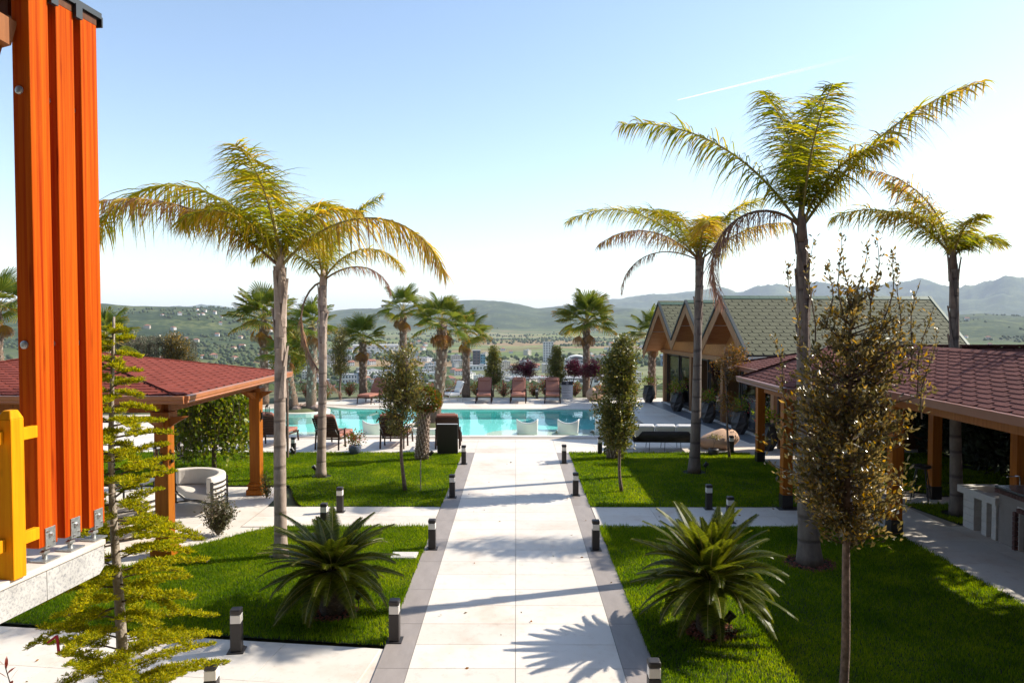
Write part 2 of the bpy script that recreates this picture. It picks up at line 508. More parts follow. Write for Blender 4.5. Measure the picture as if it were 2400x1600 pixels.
M['grass'] = leafy('grass_blades', [(0.0, (0.026, 0.078, 0.001)), (0.55, (0.105, 0.195, 0.006)), (1.0, (0.28, 0.34, 0.018))], 0.55, 0.6, 0.08)
_nt = M['grass'].node_tree      # patches in the turf: the blade tone drifts over the lawn
_rp = [n for n in _nt.nodes if n.type == 'VALTORGB'][0]; _ge = [n for n in _nt.nodes if n.type == 'NEW_GEOMETRY'][0]
_n = noise_node(_nt, 0.9, 4, 0.6, vec=_ge.outputs['Position'])
_a = N(_nt, 'ShaderNodeMath', operation='MULTIPLY_ADD'); _a.inputs[1].default_value = 1.5; _a.inputs[2].default_value = -0.48
_b = N(_nt, 'ShaderNodeMath', operation='MULTIPLY_ADD'); _b.inputs[1].default_value = 0.62; _b.use_clamp = True
_nt.links.new(_n.outputs[0], _a.inputs[0]); _nt.links.new(_ge.outputs['Random Per Island'], _b.inputs[0]); _nt.links.new(_a.outputs[0], _b.inputs[2]); _nt.links.new(_b.outputs[0], _rp.inputs[0])
M['queen'] = frond_mat('queen_palm_leaf', [(0.0, (0.115, 0.155, 0.004)), (0.3, (0.26, 0.265, 0.006)), (0.58, (0.45, 0.32, 0.012)), (0.8, (0.31, 0.19, 0.09)), (1.0, (0.22, 0.135, 0.10))], 0.60, 0.45)
M['fan'] = frond_mat('fan_palm_leaf', [(0.0, (0.070, 0.110, 0.012)), (0.35, (0.16, 0.18, 0.018)), (0.65, (0.42, 0.26, 0.025)), (1.0, (0.31, 0.19, 0.10))], 0.45, 0.4, 0.14)
M['cycad'] = frond_mat('cycad_leaf', [(0.0, (0.036, 0.055, 0.003)), (0.5, (0.12, 0.14, 0.004)), (1.0, (0.34, 0.27, 0.02))], 0.48, 0.36, 0.2)
M['bronze_leaf'] = leafy('bronze_leaf', [(0.0, (0.056, 0.052, 0.016)), (0.4, (0.130, 0.110, 0.034)), (0.8, (0.24, 0.185, 0.066)), (1.0, (0.42, 0.25, 0.015))], 0.45, 0.25, 0.9)
M['olive_leaf'] = leafy('olive_leaf', [(0.0, (0.065, 0.080, 0.016)), (0.6, (0.160, 0.155, 0.036)), (1.0, (0.30, 0.23, 0.06))], 0.45, 0.33, 0.6)
M['topiary_leaf'] = leafy('topiary_leaf', [(0.0, (0.052, 0.068, 0.012)), (0.6, (0.130, 0.145, 0.026)), (1.0, (0.27, 0.22, 0.055))], 0.42, 0.33, 0.6)
M['lime_leaf'] = leafy('lime_leaf', [(0.0, (0.09, 0.13, 0.010)), (0.6, (0.17, 0.20, 0.014)), (1.0, (0.27, 0.26, 0.02))], 0.4, 0.45)
M['vine_leaf'] = leafy('vine_leaf', [(0.0, (0.060, 0.110, 0.006)), (0.6, (0.150, 0.205, 0.010)), (1.0, (0.34, 0.33, 0.03))], 0.48, 0.4)
M['maple_leaf'] = leafy('red_maple_leaf', [(0.0, (0.045, 0.008, 0.016)), (0.6, (0.10, 0.013, 0.028)), (1.0, (0.17, 0.02, 0.04))], 0.35, 0.5)
M['photinia'] = leafy('photinia_leaf', [(0.0, (0.06, 0.10, 0.016)), (0.45, (0.13, 0.15, 0.03)), (0.58, (0.38, 0.12, 0.08)), (1.0, (0.50, 0.13, 0.11))], 0.42, 0.4)
M['redgreen'] = leafy('red_tipped_leaf', [(0.0, (0.05, 0.08, 0.012)), (0.65, (0.12, 0.145, 0.018)), (0.8, (0.27, 0.11, 0.02)), (1.0, (0.30, 0.07, 0.03))], 0.35, 0.4)
M['orange_leaf'] = leafy('orange_leaf', [(0.0, (0.07, 0.06, 0.012)), (0.5, (0.17, 0.11, 0.012)), (1.0, (0.32, 0.13, 0.01))], 0.4, 0.45)
M['cedar_needle'] = leafy('cedar_needle', [(0.0, (0.13, 0.175, 0.004)), (0.5, (0.32, 0.33, 0.006)), (1.0, (0.58, 0.50, 0.010))], 0.46, 0.55, 0.15)
M['grey_needle'] = leafy('grey_needle', [(0.0, (0.07, 0.085, 0.05)), (1.0, (0.20, 0.20, 0.13))], 0.25, 0.55)
M['hedge_leaf'] = leafy('hedge_leaf', [(0.0, (0.008, 0.015, 0.005)), (1.0, (0.028, 0.042, 0.012))], 0.1, 0.6)
M['shrub_leaf'] = leafy('shrub_leaf', [(0.0, (0.05, 0.06, 0.02)), (0.7, (0.12, 0.12, 0.05)), (1.0, (0.22, 0.16, 0.10))], 0.3, 0.4)
M['flower_red'] = leafy('red_flower', [(0.0, (0.30, 0.02, 0.03)), (1.0, (0.5, 0.10, 0.12))], 0.3, 0.5)
M['far_tree'] = leafy('far_tree_leaf', [(0.0, (0.026, 0.046, 0.016)), (1.0, (0.070, 0.092, 0.034))], 0.0, 0.8, 0.2)

M['glass'] = clear_mat('window_glass', (0.86, 0.90, 0.90), 1.5)
M['water'] = clear_mat('pool_water', (0.86, 0.99, 1.0), 1.17, 0.0, 0.05, 1.8, (1, 1, 1))

# ------------------------------------------------------------------ far terrain: valley, hills, mountains
def _hash(ix, iy, s):
    n = (ix.astype(np.int64) * 374761393 + iy.astype(np.int64) * 668265263 + s * 982451653) & 0x7fffffff
    n = ((n ^ (n >> 13)) * 1274126177) & 0x7fffffff
    return ((n ^ (n >> 16)) & 0xffff) / 65535.0
def vnoise(x, y, s=0):
    ix, iy = np.floor(x), np.floor(y)
    fx, fy = x - ix, y - iy
    fx = fx * fx * (3 - 2 * fx); fy = fy * fy * (3 - 2 * fy)
    a, b = _hash(ix, iy, s), _hash(ix + 1, iy, s)
    c, d = _hash(ix, iy + 1, s), _hash(ix + 1, iy + 1, s)
    return (a * (1 - fx) + b * fx) * (1 - fy) + (c * (1 - fx) + d * fx) * fy
def fbm(x, y, o=5, s=0):
    v = 0; a = 0.5; t = 0
    for i in range(o):
        v = v + a * vnoise(x, y, s + i); t += a
        x, y, a = x * 2.03 + 11.3, y * 2.03 + 5.7, a * 0.5
    return v / t
VALLEY = -62.0
def skyline(th, pts, dist):
    """Height of a ridge at distance dist so that it stands at the elevation angles seen in the photograph."""
    px = 1209 + 1710 * np.tan(np.clip(th, -1.2, 1.2))
    ys = np.interp(px, [p[0] for p in pts], [p[1] for p in pts])
    return 3.9 + (748 - ys) * dist * np.cos(np.clip(th, -1.2, 1.2)) / 1710.0
NEAR_HILL = [(-2000, 705), (0, 706), (150, 709), (240, 712), (310, 717), (400, 718), (480, 719), (560, 724), (640, 731), (720, 752), (800, 776), (900, 788), (6000, 788)]
MID_RIDGE = [(-2000, 760), (560, 752), (680, 736), (760, 731), (820, 724), (880, 723), (930, 716), (1010, 713), (1060, 709), (1120, 707), (1160, 708), (1200, 716), (1262, 722), (1330, 716), (1400, 719), (1480, 726), (1560, 738), (1700, 752), (6000, 756)]
FAR_RIDGE = [(-2000, 722), (200, 724), (470, 718), (500, 716), (560, 721), (640, 725), (700, 727), (800, 738), (1100, 740), (1290, 724), (1360, 712), (1430, 703), (1500, 696), (1530, 690), (1580, 688), (1640, 679), (1690, 684), (1720, 687), (1770, 681), (1815, 672), (1850, 679), (1880, 681), (1912, 673), (1950, 682), (2040, 683), (2100, 672), (2152, 660), (2200, 671), (2240, 676), (2300, 672), (2348, 657), (2400, 669), (2520, 660), (2700, 668), (3200, 664), (6000, 670)]
RIGHT_FOOT = [(-2000, 800), (1500, 790), (1700, 772), (1900, 764), (2050, 752), (2180, 744), (2290, 738), (2400, 742), (2600, 735), (6000, 735)]
def terrain_h(th, r):
    x, y = r * np.sin(th), r * np.cos(th)
    t = np.clip((r - 44) / 560.0, 0, 1)
    z = -2.0 + (VALLEY + 2.0) * t ** 0.85
    edge = np.clip((44 - r) / 3.0, 0, 1)
    z = z * (1 - edge) + -0.05 * edge
    nz = fbm(x / 260.0, y / 260.0, 5, 3)
    def rise(r, a, b, c):
        u = np.clip((r - a) / (b - a), 0, 1); u = u * u * (3 - 2 * u)
        w = np.clip((r - b) / (c - b), 0, 1); w = w * w * (3 - 2 * w)
        return u * (1 - 0.55 * w)
    er = 0.45 + 1.0 * fbm(x / 420.0, y / 420.0, 6, 9)
    for pts, r0, a, c in ((NEAR_HILL, 2600.0, 900.0, 3800.0), (RIGHT_FOOT, 3300.0, 1300.0, 4500.0), (MID_RIDGE, 5600.0, 3000.0, 7400.0), (FAR_RIDGE, 10500.0, 5600.0, 14500.0)):
        top = np.maximum(skyline(th, pts, r0) - VALLEY, 0)
        f = rise(r, a, r0, c)
        # relief: gullies on the flanks, a calmer crest
        g = np.clip(1 - np.abs(r - r0) / (r0 * 0.10), 0, 1)
        k = er * (1 - g) + g * (0.955 + 0.09 * fbm(x / 190.0, y / 190.0, 5, 21))
        z = np.maximum(z, VALLEY + top * f * k) if r0 > 0 else z
    z = z + np.where(r > 200, (nz - 0.5) * np.clip((r - 200) / 1500, 0, 1) * 9.0, 0)
    return z
TH = np.concatenate([np.linspace(rad(-100), rad(-41), 40)[:-1], np.linspace(rad(-41), rad(41), 900), np.linspace(rad(41), rad(100), 40)[1:]])
RR = np.concatenate([np.linspace(40.5, 48, 6), np.geomspace(52, 2200, 120), np.geomspace(2230, 15500, 130)])
tg, rg = np.meshgrid(TH, RR, indexing='ij')
zg = terrain_h(tg, rg)
V = np.stack([rg * np.sin(tg), rg * np.cos(tg), zg], -1).reshape(-1, 3)
nt_, nr_ = tg.shape
ii = (np.arange(nt_ - 1)[:, None] * nr_ + np.arange(nr_ - 1)[None, :]).ravel()
F = np.stack([ii, ii + nr_, ii + nr_ + 1, ii + 1][::-1], -1)
F = F[:, ::-1]
def terrain_mat():
    m, nt, p = new_mat('valley_and_hills')
    p.inputs['Roughness'].default_value = 0.95
    p.inputs['Specular IOR Level'].default_value = 0.1
    tc = N(nt, 'ShaderNodeTexCoord')
    n1 = noise_node(nt, 0.0045, 7, 0.68, vec=tc.outputs['Object'])
    n3 = noise_node(nt, 0.055, 4, 0.75, vec=tc.outputs['Object'])
    fo = N(nt, 'ShaderNodeMath', operation='MULTIPLY_ADD'); fo.inputs[1].default_value = 0.55
    fs_ = N(nt, 'ShaderNodeMath', operation='MULTIPLY'); fs_.inputs[1].default_value = 0.45
    nt.links.new(n3.outputs[0], fs_.inputs[0]); nt.links.new(n1.outputs[0], fo.inputs[0]); nt.links.new(fs_.outputs[0], fo.inputs[2])
    forest = ramp(nt, [(0.38, (0.012, 0.026, 0.010)), (0.50, (0.030, 0.050, 0.017)), (0.57, (0.085, 0.105, 0.036)), (0.64, (0.12, 0.13, 0.05)), (0.78, (0.25, 0.20, 0.12))], fo.outputs[0])
    vo = N(nt, 'ShaderNodeTexVoronoi'); vo.inputs['Scale'].default_value = 1.0
    mp = N(nt, 'ShaderNodeMapping'); mp.inputs['Scale'].default_value = (0.0036, 0.0075, 0.0); mp.inputs['Rotation'].default_value = (0, 0, 0.35)
    nt.links.new(tc.outputs['Object'], mp.inputs[0]); nt.links.new(mp.outputs[0], vo.inputs['Vector'])
    sep = N(nt, 'ShaderNodeSeparateColor'); nt.links.new(vo.outputs['Color'], sep.inputs[0])
    fields = ramp(nt, [(0.0, (0.055, 0.085, 0.030)), (0.25, (0.15, 0.19, 0.06)), (0.45, (0.21, 0.235, 0.09)), (0.6, (0.30, 0.20, 0.11)), (0.75, (0.11, 0.145, 0.045)), (1.0, (0.26, 0.25, 0.15))], sep.outputs[0])
    n2 = noise_node(nt, 0.03, 5, 0.7, vec=tc.outputs['Object'])
    mv = N(nt, 'ShaderNodeMix', data_type='RGBA', blend_type='MULTIPLY'); mv.inputs[0].default_value = 1
    rv = ramp(nt, [(0.35, (0.55, 0.6, 0.5)), (0.6, (1, 1, 1))], n2.outputs[0])
    nt.links.new(fields.outputs[0], mv.inputs[6]); nt.links.new(rv.outputs[0], mv.inputs[7])
    sx = N(nt, 'ShaderNodeSeparateXYZ'); nt.links.new(tc.outputs['Object'], sx.inputs[0])
    mr = N(nt, 'ShaderNodeMapRange'); mr.inputs[1].default_value = -58; mr.inputs[2].default_value = -40
    nt.links.new(sx.outputs[2], mr.inputs[0])
    mr2 = N(nt, 'ShaderNodeMapRange'); mr2.inputs[1].default_value = 900; mr2.inputs[2].default_value = 500
    nt.links.new(sx.outputs[1], mr2.inputs[0])
    mx = N(nt, 'ShaderNodeMix', data_type='RGBA')
    nt.links.new(mr.outputs[0], mx.inputs[0]); nt.links.new(mv.outputs[2], mx.inputs[6]); nt.links.new(forest.outputs[0], mx.inputs[7])
    nt.links.new(mx.outputs[2], p.inputs['Base Color'])
    return m
terr = link('terrain', mesh_np('terrain', V, F, terrain_mat(), smooth=True))
tag(terr, kind='structure')
def terrain_z(x, y):
    th = np.arctan2(x, y); r = np.hypot(x, y)
    return terrain_h(np.asarray(th), np.asarray(r))

# ------------------------------------------------------------------ the town in the valley
M['town_white'] = mat('town_white', (0.62, 0.60, 0.57), 0.8, 0.1, 0.2, objvar=0.18)
M['town_cream'] = mat('town_cream', (0.50, 0.44, 0.36), 0.8, 0.1, 0.2, objvar=0.2)
M['town_roof'] = mat('town_tile_roof', (0.30, 0.12, 0.075), 0.85, 0.15, 0.5, objvar=0.15)
M['town_grey'] = mat('town_grey_roof', (0.30, 0.30, 0.31), 0.8, 0.1, 0.2, objvar=0.2)
M['town_window'] = mat('town_window', (0.045, 0.055, 0.07), 0.2, 0.1)
M['town_dark'] = mat('town_dark_cladding', (0.085, 0.055, 0.06), 0.5, 0.15, 0.3)
M['town_blue'] = mat('town_blue_glass', (0.09, 0.30, 0.40), 0.3, 0.1)
M['town_slate'] = mat('town_slate_wall', (0.17, 0.22, 0.28), 0.6, 0.1)
def house_proto(w, d, h, roof, wallm, floors, cols):
    b = MB()
    b.cm = 0; b.box((0, 0, h / 2 - 1.5), (w, d, h + 3))
    b.cm = 1
    if roof == 'gable':
        r = 0.32 * d
        for sgn in (-1, 1):
            b.ext([(-w / 2 - .5, sgn * (d / 2 + .5), h - .1), (w / 2 + .5, sgn * (d / 2 + .5), h - .1), (w / 2 + .5, 0, h + r), (-w / 2 - .5, 0, h + r)], (0, 0, 0.3))
        b.cm = 0
        for e in (-w / 2, w / 2):
            b.add([(e, -d / 2, h), (e, d / 2, h), (e, 0, h + r)], [(0, 1, 2)])
    elif roof == 'hip':
        r = 0.28 * d
        k = max(w - d, 1.0) / 2
        c = [(-w / 2 - .6, -d / 2 - .6, h), (w / 2 + .6, -d / 2 - .6, h), (w / 2 + .6, d / 2 + .6, h), (-w / 2 - .6, d / 2 + .6, h), (-k, 0, h + r), (k, 0, h + r)]
        b.add(c, [(0, 1, 5, 4), (1, 2, 5), (2, 3, 4, 5), (3, 0, 4), (3, 2, 1, 0)])
    else:
        b.box((0, 0, h + 0.25), (w + 0.5, d + 0.5, 0.5))
        b.box((w * 0.15, 0, h + 1.3), (w * 0.22, d * 0.3, 1.8))
    b.cm = 2
    for f in range(floors):
        z = h * (f + 0.55) / floors
        for c in range(cols):
            x = -w / 2 + w * (c + 0.5) / cols
            b.box((x, -d / 2 - 0.02, z), (w / cols * 0.45, 0.12, h / floors * 0.45))
            if c < max(2, cols // 2):
                y = -d / 2 + d * (c + 0.5) / max(2, cols // 2)
                b.box((w / 2 + .02, y, z), (0.12, d / cols * 0.5, h / floors * 0.45))
    return b.mesh('house', [M[wallm], M['town_roof'] if roof in ('gable', 'hip') else M['town_grey'], M['town_window']])
HP = [house_proto(11, 8, 6, 'gable', 'town_white', 2, 3), house_proto(13, 10, 6.5, 'hip', 'town_cream', 2, 4), house_proto(12, 10, 9, 'flat', 'town_white', 3, 4),
      house_proto(16, 11, 12, 'flat', 'town_cream', 4, 5), house_proto(10, 9, 6, 'hip', 'town_white', 2, 3), house_proto(26, 14, 6, 'flat', 'town_white', 1, 6), house_proto(18, 12, 15, 'flat', 'town_white', 5, 5)]
def put_house(px, py, proto, sc, rz, label, group, stretch=None, lo=250.0):
    """Stand a building on the terrain along a compass bearing and distance."""
    th = math.atan((px - 1209) / 1710.0)
    hi = 4500.0
    rs = np.linspace(lo, hi, 700)
    zz = terrain_h(np.full(700, th), rs)
    ang = (3.9 - zz) / (rs * math.cos(th))
    want = (py - 748) / 1710.0
    k = np.where(ang <= want)[0]
    r = rs[k[0]] if len(k) else None
    if r is None or r > 4300: return None
    x, y = r * math.sin(th), r * math.cos(th)
    o = link('house', proto)
    o.location = (x, y, float(terrain_z(x, y)) + 0.2)
    o.rotation_euler = (0, 0, rz)
    o.scale = (sc, sc, sc) if stretch is None else stretch
    return tag(o, label, 'house', group)
rs_ = random.Random(11)
KIND = ['small white house with a red gabled roof', 'small cream house with a red hipped roof', 'white three-storey block with a flat roof', 'cream four-storey block with a flat roof', 'small white house with a red hipped roof', 'long low white shed with a flat roof', 'white five-storey block with a flat roof']
cnt = 0
for i in range(400):
    if cnt >= 190: break
    px = rs_.choice([rs_.uniform(600, 1520), rs_.uniform(1000, 1500), rs_.uniform(640, 1000)])
    py = 800 + 125 * rs_.random() ** 0.8
    if 1230 < px < 1420 and 800 < py < 832: continue
    k = rs_.choice([0, 1, 2, 2, 3, 4, 5, 3]) if py > 825 else rs_.choice([0, 1, 4, 5])
    if put_house(px, py, HP[k], rs_.uniform(0.6, 1.0), rs_.choice([0.2, 0.2, -0.9, 0.5]) + rs_.uniform(-.15, .15), KIND[k] + ' in the valley town', 'buildings of the valley town'):
        cnt += 1
for i in range(40):
    th = math.atan((rs_.uniform(250, 700) - 1209) / 1710.0); r = rs_.uniform(1150, 2050); x, y = r * math.sin(th), r * math.cos(th)
    k = rs_.choice([0, 1, 4, 4]); o = link('house', HP[k]); o.location = (x, y, float(terrain_z(x, y)) + .2); o.rotation_euler = (0, 0, rs_.uniform(-.6, .8)); s_ = rs_.uniform(.55, .9); o.scale = (s_, s_, s_)
    tag(o, KIND[k] + ' on the green hillside behind the red pavilion', 'house', 'houses on the green hillside')
for i in range(26):
    th = math.atan((rs_.uniform(1880, 2400) - 1209) / 1710.0); r = rs_.uniform(1500, 2900); x, y = r * math.sin(th), r * math.cos(th)
    k = rs_.choice([0, 1, 4]); o = link('house', HP[k]); o.location = (x, y, float(terrain_z(x, y)) + .2); o.rotation_euler = (0, 0, rs_.uniform(-.6, .8)); s_ = rs_.uniform(.8, 1.2); o.scale = (s_, s_, s_)
    tag(o, KIND[k] + ' on the hazy slope beyond the right-hand palms', 'house', 'houses on the right slope')

def town_block(name, px, py, r, label, fn):
    th = math.atan((px - 1209) / 1710.0)
    x, y = r * math.sin(th), r * math.cos(th)
    root = empty(name, (x, y, float(terrain_z(x, y))), label, 'building')
    root.rotation_euler = (0, 0, -th)
    fn(root)
    return root
def facade(root, w, d, h, wall, roofm, cols, rows, x0=0.0, y0=0.0, win='town_window', ww=0.5, wh=0.5):
    b = MB(); b.box((x0, y0, h / 2 - 2), (w, d, h + 4)); link('wall', b.mesh('wall', M[wall]), root)
    b = MB(); b.box((x0, y0, h + 0.3), (w + 0.8, d + 0.8, 0.6)); link('roof', b.mesh('roof', M[roofm]), root)
    me = None
    for r in range(rows):
        for c in range(cols):
            if me is None:
                q = MB(); q.box((0, 0, 0), (w / cols * ww, 0.4, h / rows * wh)); me = q.mesh('window', M[win])
            o = link('window', me, root)
            o.location = (x0 - w / 2 + w * (c + .5) / cols, y0 - d / 2 - 0.05, h * (r + .55) / rows)
def f_tower(root):
    facade(root, 10.5, 10, 24, 'town_dark', 'town_grey', 2, 6, -3)
    facade(root, 6.5, 9, 19, 'town_blue', 'town_grey', 2, 5, 5.6, 0.5)
town_block('office_tower', 1122, 868, 985, 'dark office tower with a turquoise side wing in the valley', f_tower)
def f_hall(root):
    facade(root, 34, 26, 11, 'town_white', 'town_grey', 5, 2, 0, 0, ww=0.55)
    b = MB()
    pts = [(13 * math.cos(a), 0, 11.6 + 5.0 * math.sin(a)) for a in np.linspace(0, math.pi, 14)]
    b.ext([(x, -13.2, z) for x, _, z in pts], (0, 26, 0)); link('vault', b.mesh('vault', M['town_white']), root)
    b = MB()
    pts = [(8.5 * math.cos(a), 0, 12 + 3.2 * math.sin(a)) for a in np.linspace(0, math.pi, 14)]
    b.ext([(x, -13.6, z) for x, _, z in pts], (0, .3, 0)); link('fanlight', b.mesh('fanlight', M['town_window']), root)
town_block('market_hall', 1352, 850, 1000, 'large white hall with a curved roof and dark fanlight in the valley', f_hall)
town_block('tower_block', 1285, 832, 1120, 'tall white slab block left of the white curved hall', lambda r: facade(r, 16, 12, 30, 'town_white', 'town_grey', 4, 8))
town_block('school', 826, 885, 720, 'pale flat-roofed block with a slate end in the valley', lambda r: (facade(r, 14, 10, 13, 'town_white', 'town_grey', 5, 3, -3), facade(r, 7, 10.5, 15, 'town_slate', 'town_grey', 2, 3, 7.6)))
town_block('warehouse', 880, 800, 1500, 'long white warehouse at the foot of the hills', lambda r: facade(r, 90, 40, 12, 'town_white', 'town_white', 10, 1, wh=.2))
town_block('depot', 1600, 840, 1050, 'low blue-grey depot beside the fan palm trunk at the gabled house', lambda r: facade(r, 60, 26, 14, 'town_slate', 'town_slate', 8, 2))
town_block('factory', 1300, 905, 700, 'wide low factory with pale roof just beyond the pool railing', lambda r: facade(r, 85, 26, 10, 'town_white', 'town_grey', 12, 2))

# trees of the valley and slopes: one far wood
ICO = [(0, 0, 1)] + [(0.8944 * math.cos(a), 0.8944 * math.sin(a), 0.4472) for a in [2 * math.pi * k / 5 for k in range(5)]] + [(0.8944 * math.cos(a), 0.8944 * math.sin(a), -0.4472) for a in [2 * math.pi * (k + .5) / 5 for k in range(5)]] + [(0, 0, -1)]
ICOF = [(0, k + 1, (k + 1) % 5 + 1) for k in range(5)] + [(k + 1, k + 6, (k + 1) % 5 + 1) for k in range(5)] + [((k + 1) % 5 + 1, k + 6, (k + 1) % 5 + 6) for k in range(5)] + [(11, (k + 1) % 5 + 6, k + 6) for k in range(5)]
ICO = np.array(ICO); ICOF = np.array(ICOF)
def far_wood(n, label):
    th = rng.uniform(rad(-38), rad(38), n)
    r = np.exp(rng.uniform(math.log(60), math.log(3600), n))
    x, y = r * np.sin(th), r * np.cos(th)
    dens = fbm(x / 170.0, y / 170.0, 4, 40)
    keep = (dens > 0.47 + 0.08 * (r > 900)) & ~((r > 640) & (r < 1050) & (rng.random(n) < 0.55))
    x, y, r = x[keep], y[keep], r[keep]
    z = terrain_z(x, y)
    s = rng.uniform(2.0, 4.6, len(x)) * np.where(r < 200, 0.55, 1.0)
    jit = 1 + rng.uniform(-.28, .28, (len(x), 12, 1))
    V = ICO[None] * jit * (s[:, None, None] * np.array([1, 1, 0.95])) + np.stack([x, y, z + s * 0.6], -1)[:, None, :]
    Fx = (ICOF[None] + (np.arange(len(x)) * 12)[:, None, None]).reshape(-1, 3)
    o = link('far_woodland', mesh_np('far_woodland', V.reshape(-1, 3), Fx, M['far_tree']))
    tag(o, label, 'woodland', kind='stuff')
far_wood(42000, 'small dark trees and hedges dotted over the far valley and hills')

# vapour trail: a long thin streak of ice cloud high above the mountains
def cloud_mat():
    m, nt, p = new_mat('vapour')
    nt.nodes.remove(p)
    d = N(nt, 'ShaderNodeBsdfDiffuse'); d.inputs[0].default_value = (0.75, 0.76, 0.8, 1)
    t = N(nt, 'ShaderNodeBsdfTranslucent'); t.inputs[0].default_value = (0.75, 0.76, 0.8, 1)
    a = N(nt, 'ShaderNodeAddShader')
    nt.links.new(d.outputs[0], a.inputs[0]); nt.links.new(t.outputs[0], a.inputs[1])
    tr = N(nt, 'ShaderNodeBsdfTransparent')
    lw = N(nt, 'ShaderNodeLayerWeight'); lw.inputs[0].default_value = 0.35
    at = N(nt, 'ShaderNodeAttribute', attribute_name='age')
    inv = N(nt, 'ShaderNodeMath', operation='SUBTRACT'); inv.inputs[0].default_value = 1; nt.links.new(lw.outputs['Facing'], inv.inputs[1])
    mu = N(nt, 'ShaderNodeMath', operation='MULTIPLY'); nt.links.new(inv.outputs[0], mu.inputs[0]); nt.links.new(at.outputs['Fac'], mu.inputs[1])
    mx = N(nt, 'ShaderNodeMixShader')
    nt.links.new(mu.outputs[0], mx.inputs[0]); nt.links.new(tr.outputs[0], mx.inputs[1]); nt.links.new(a.outputs[0], mx.inputs[2])
    nt.links.new(mx.outputs[0], nt.nodes['Material Output'].inputs[0])
    return m
b = MB()
A_, B_ = at_depth(1588, 235, 18000), at_depth(2030, 128, 23000)
tt = np.linspace(0, 1, 25)
b.tube([A_.lerp(B_, t) for t in tt], [9 + 70 * t for t in tt], 12, False, [0.8 * (1 - t) ** 1.2 for t in tt])
o = b.build('vapour_trail', cloud_mat(), None, True, age=True)
tag(o, 'thin white vapour trail slanting up across the sky at upper right', 'cloud')

# ------------------------------------------------------------------ garden plateau: ground, pool, paving, lawns
def catmull(pts, n=6):
    out = []
    for i in range(len(pts) - 3):
        p0, p1, p2, p3 = [np.array(p, float) for p in pts[i:i + 4]]
        for k in range(n):
            t = k / n
            out.append(tuple(0.5 * ((2 * p1) + (-p0 + p2) * t + (2 * p0 - 5 * p1 + 4 * p2 - p3) * t * t + (-p0 + 3 * p1 - 3 * p2 + p3) * t ** 3)))
    out.append(tuple(pts[-2]))
    return out
PL_CURVE = catmull([(-8.0, 24.40), (-9.4, 24.42), (-11.2, 25.2), (-12.4, 27.4), (-12.3, 29.9), (-11.3, 31.5), (-9.8, 32.4), (-8.5, 32.5), (-7.4, 31.85), (-6.2, 31.66), (-5.0, 31.66)], 5)
POOL = [(4.3, 24.4), (1.2, 24.4), (-3.0, 24.4), (-8.0, 24.4)] + PL_CURVE + [(-4.0, 31.66), (0.0, 31.66), (4.3, 31.66)]
def sheet(name, outer, z, m, holes=(), kind='structure', thick=0.0):
    polys = [[Vector((x, y, 0)) for x, y in outer]] + [[Vector((x, y, 0)) for x, y in h] for h in holes]
    flat = [p for q in polys for p in q]
    tris = tessellate_polygon(polys)
    b = MB()
    fs = []
    for t in tris:
        a, c, d = [flat[i] for i in t]
        up = (c - a).cross(d - a).z
        fs.append(tuple(t) if up > 0 else tuple(reversed(t)))
    b.add([(p.x, p.y, z) for p in flat], fs)
    if thick:
        n = 0
        for q in polys:
            for i in range(len(q)):
                p0, p1 = q[i], q[(i + 1) % len(q)]
                b.quad((p0.x, p0.y, z - thick), (p1.x, p1.y, z - thick), (p1.x, p1.y, z), (p0.x, p0.y, z))
    o = b.build(name, m)
    return tag(o, kind=kind)
circ = [(41.8 * math.sin(a), 41.8 * math.cos(a)) for a in np.linspace(0, 2 * math.pi, 97)[:-1]]
sheet('ground', circ, -0.06, M['earth'], [POOL])

# pool: basin with a shallow shelf along the near side, islands, water
def basin():
    b = MB()
    n = len(POOL)
    for i in range(n):
        p0, p1 = POOL[i], POOL[(i + 1) % n]
        b.quad((p0[0], p0[1], 0.0), (p0[0], p0[1], -0.42), (p1[0], p1[1], -0.42), (p1[0], p1[1], 0.0))
    polys = [[Vector((x, y, 0)) for x, y in POOL]]
    b.add([(x, y, -0.42) for x, y in POOL], [tuple(t) for t in tessellate_polygon(polys)])
    return b
M['pool_tile'] = mat('turquoise_mosaic', (0.27, 0.70, 0.64), 0.4, 0.08, 1.2, bump=0.0)
M['pool_sand'] = mat('sand_mosaic', (0.66, 0.63, 0.53), 0.5, 0.06, 1.2)
tag(basin().build('pool_basin', M['pool_tile']), kind='structure')
def shelf(name, poly, z):
    b = MB(); b.ext([(x, y, z - 0.25) for x, y in poly], (0, 0, 0.25))
    return tag(b.build(name, M['pool_sand']), kind='structure')
def arc(cx, cy, r, a0, a1, n=8):
    return [(cx + r * math.cos(rad(a)), cy + r * math.sin(rad(a))) for a in np.linspace(a0, a1, n)]
shelf('pool_shelf', [(4.28, 24.43), (4.28, 27.1)] + arc(0.2, 25.77, 1.33, 90, 270), -0.20)
shelf('pool_steps', [(-3.2, 24.43), (-2.4, 25.2), (-2.6, 26.1), (-3.6, 26.5), (-9.2, 26.6), (-10.6, 26.1), (-9.3, 24.5)], -0.22)
shelf('pool_steps', [(-3.0, 24.43), (-3.0, 25.1), (-4.0, 25.5), (-9.0, 25.5), (-9.2, 24.5)], -0.13)
sheet('pool_water', [(x * 0.9995, y) for x, y in POOL], -0.055, M['water'])
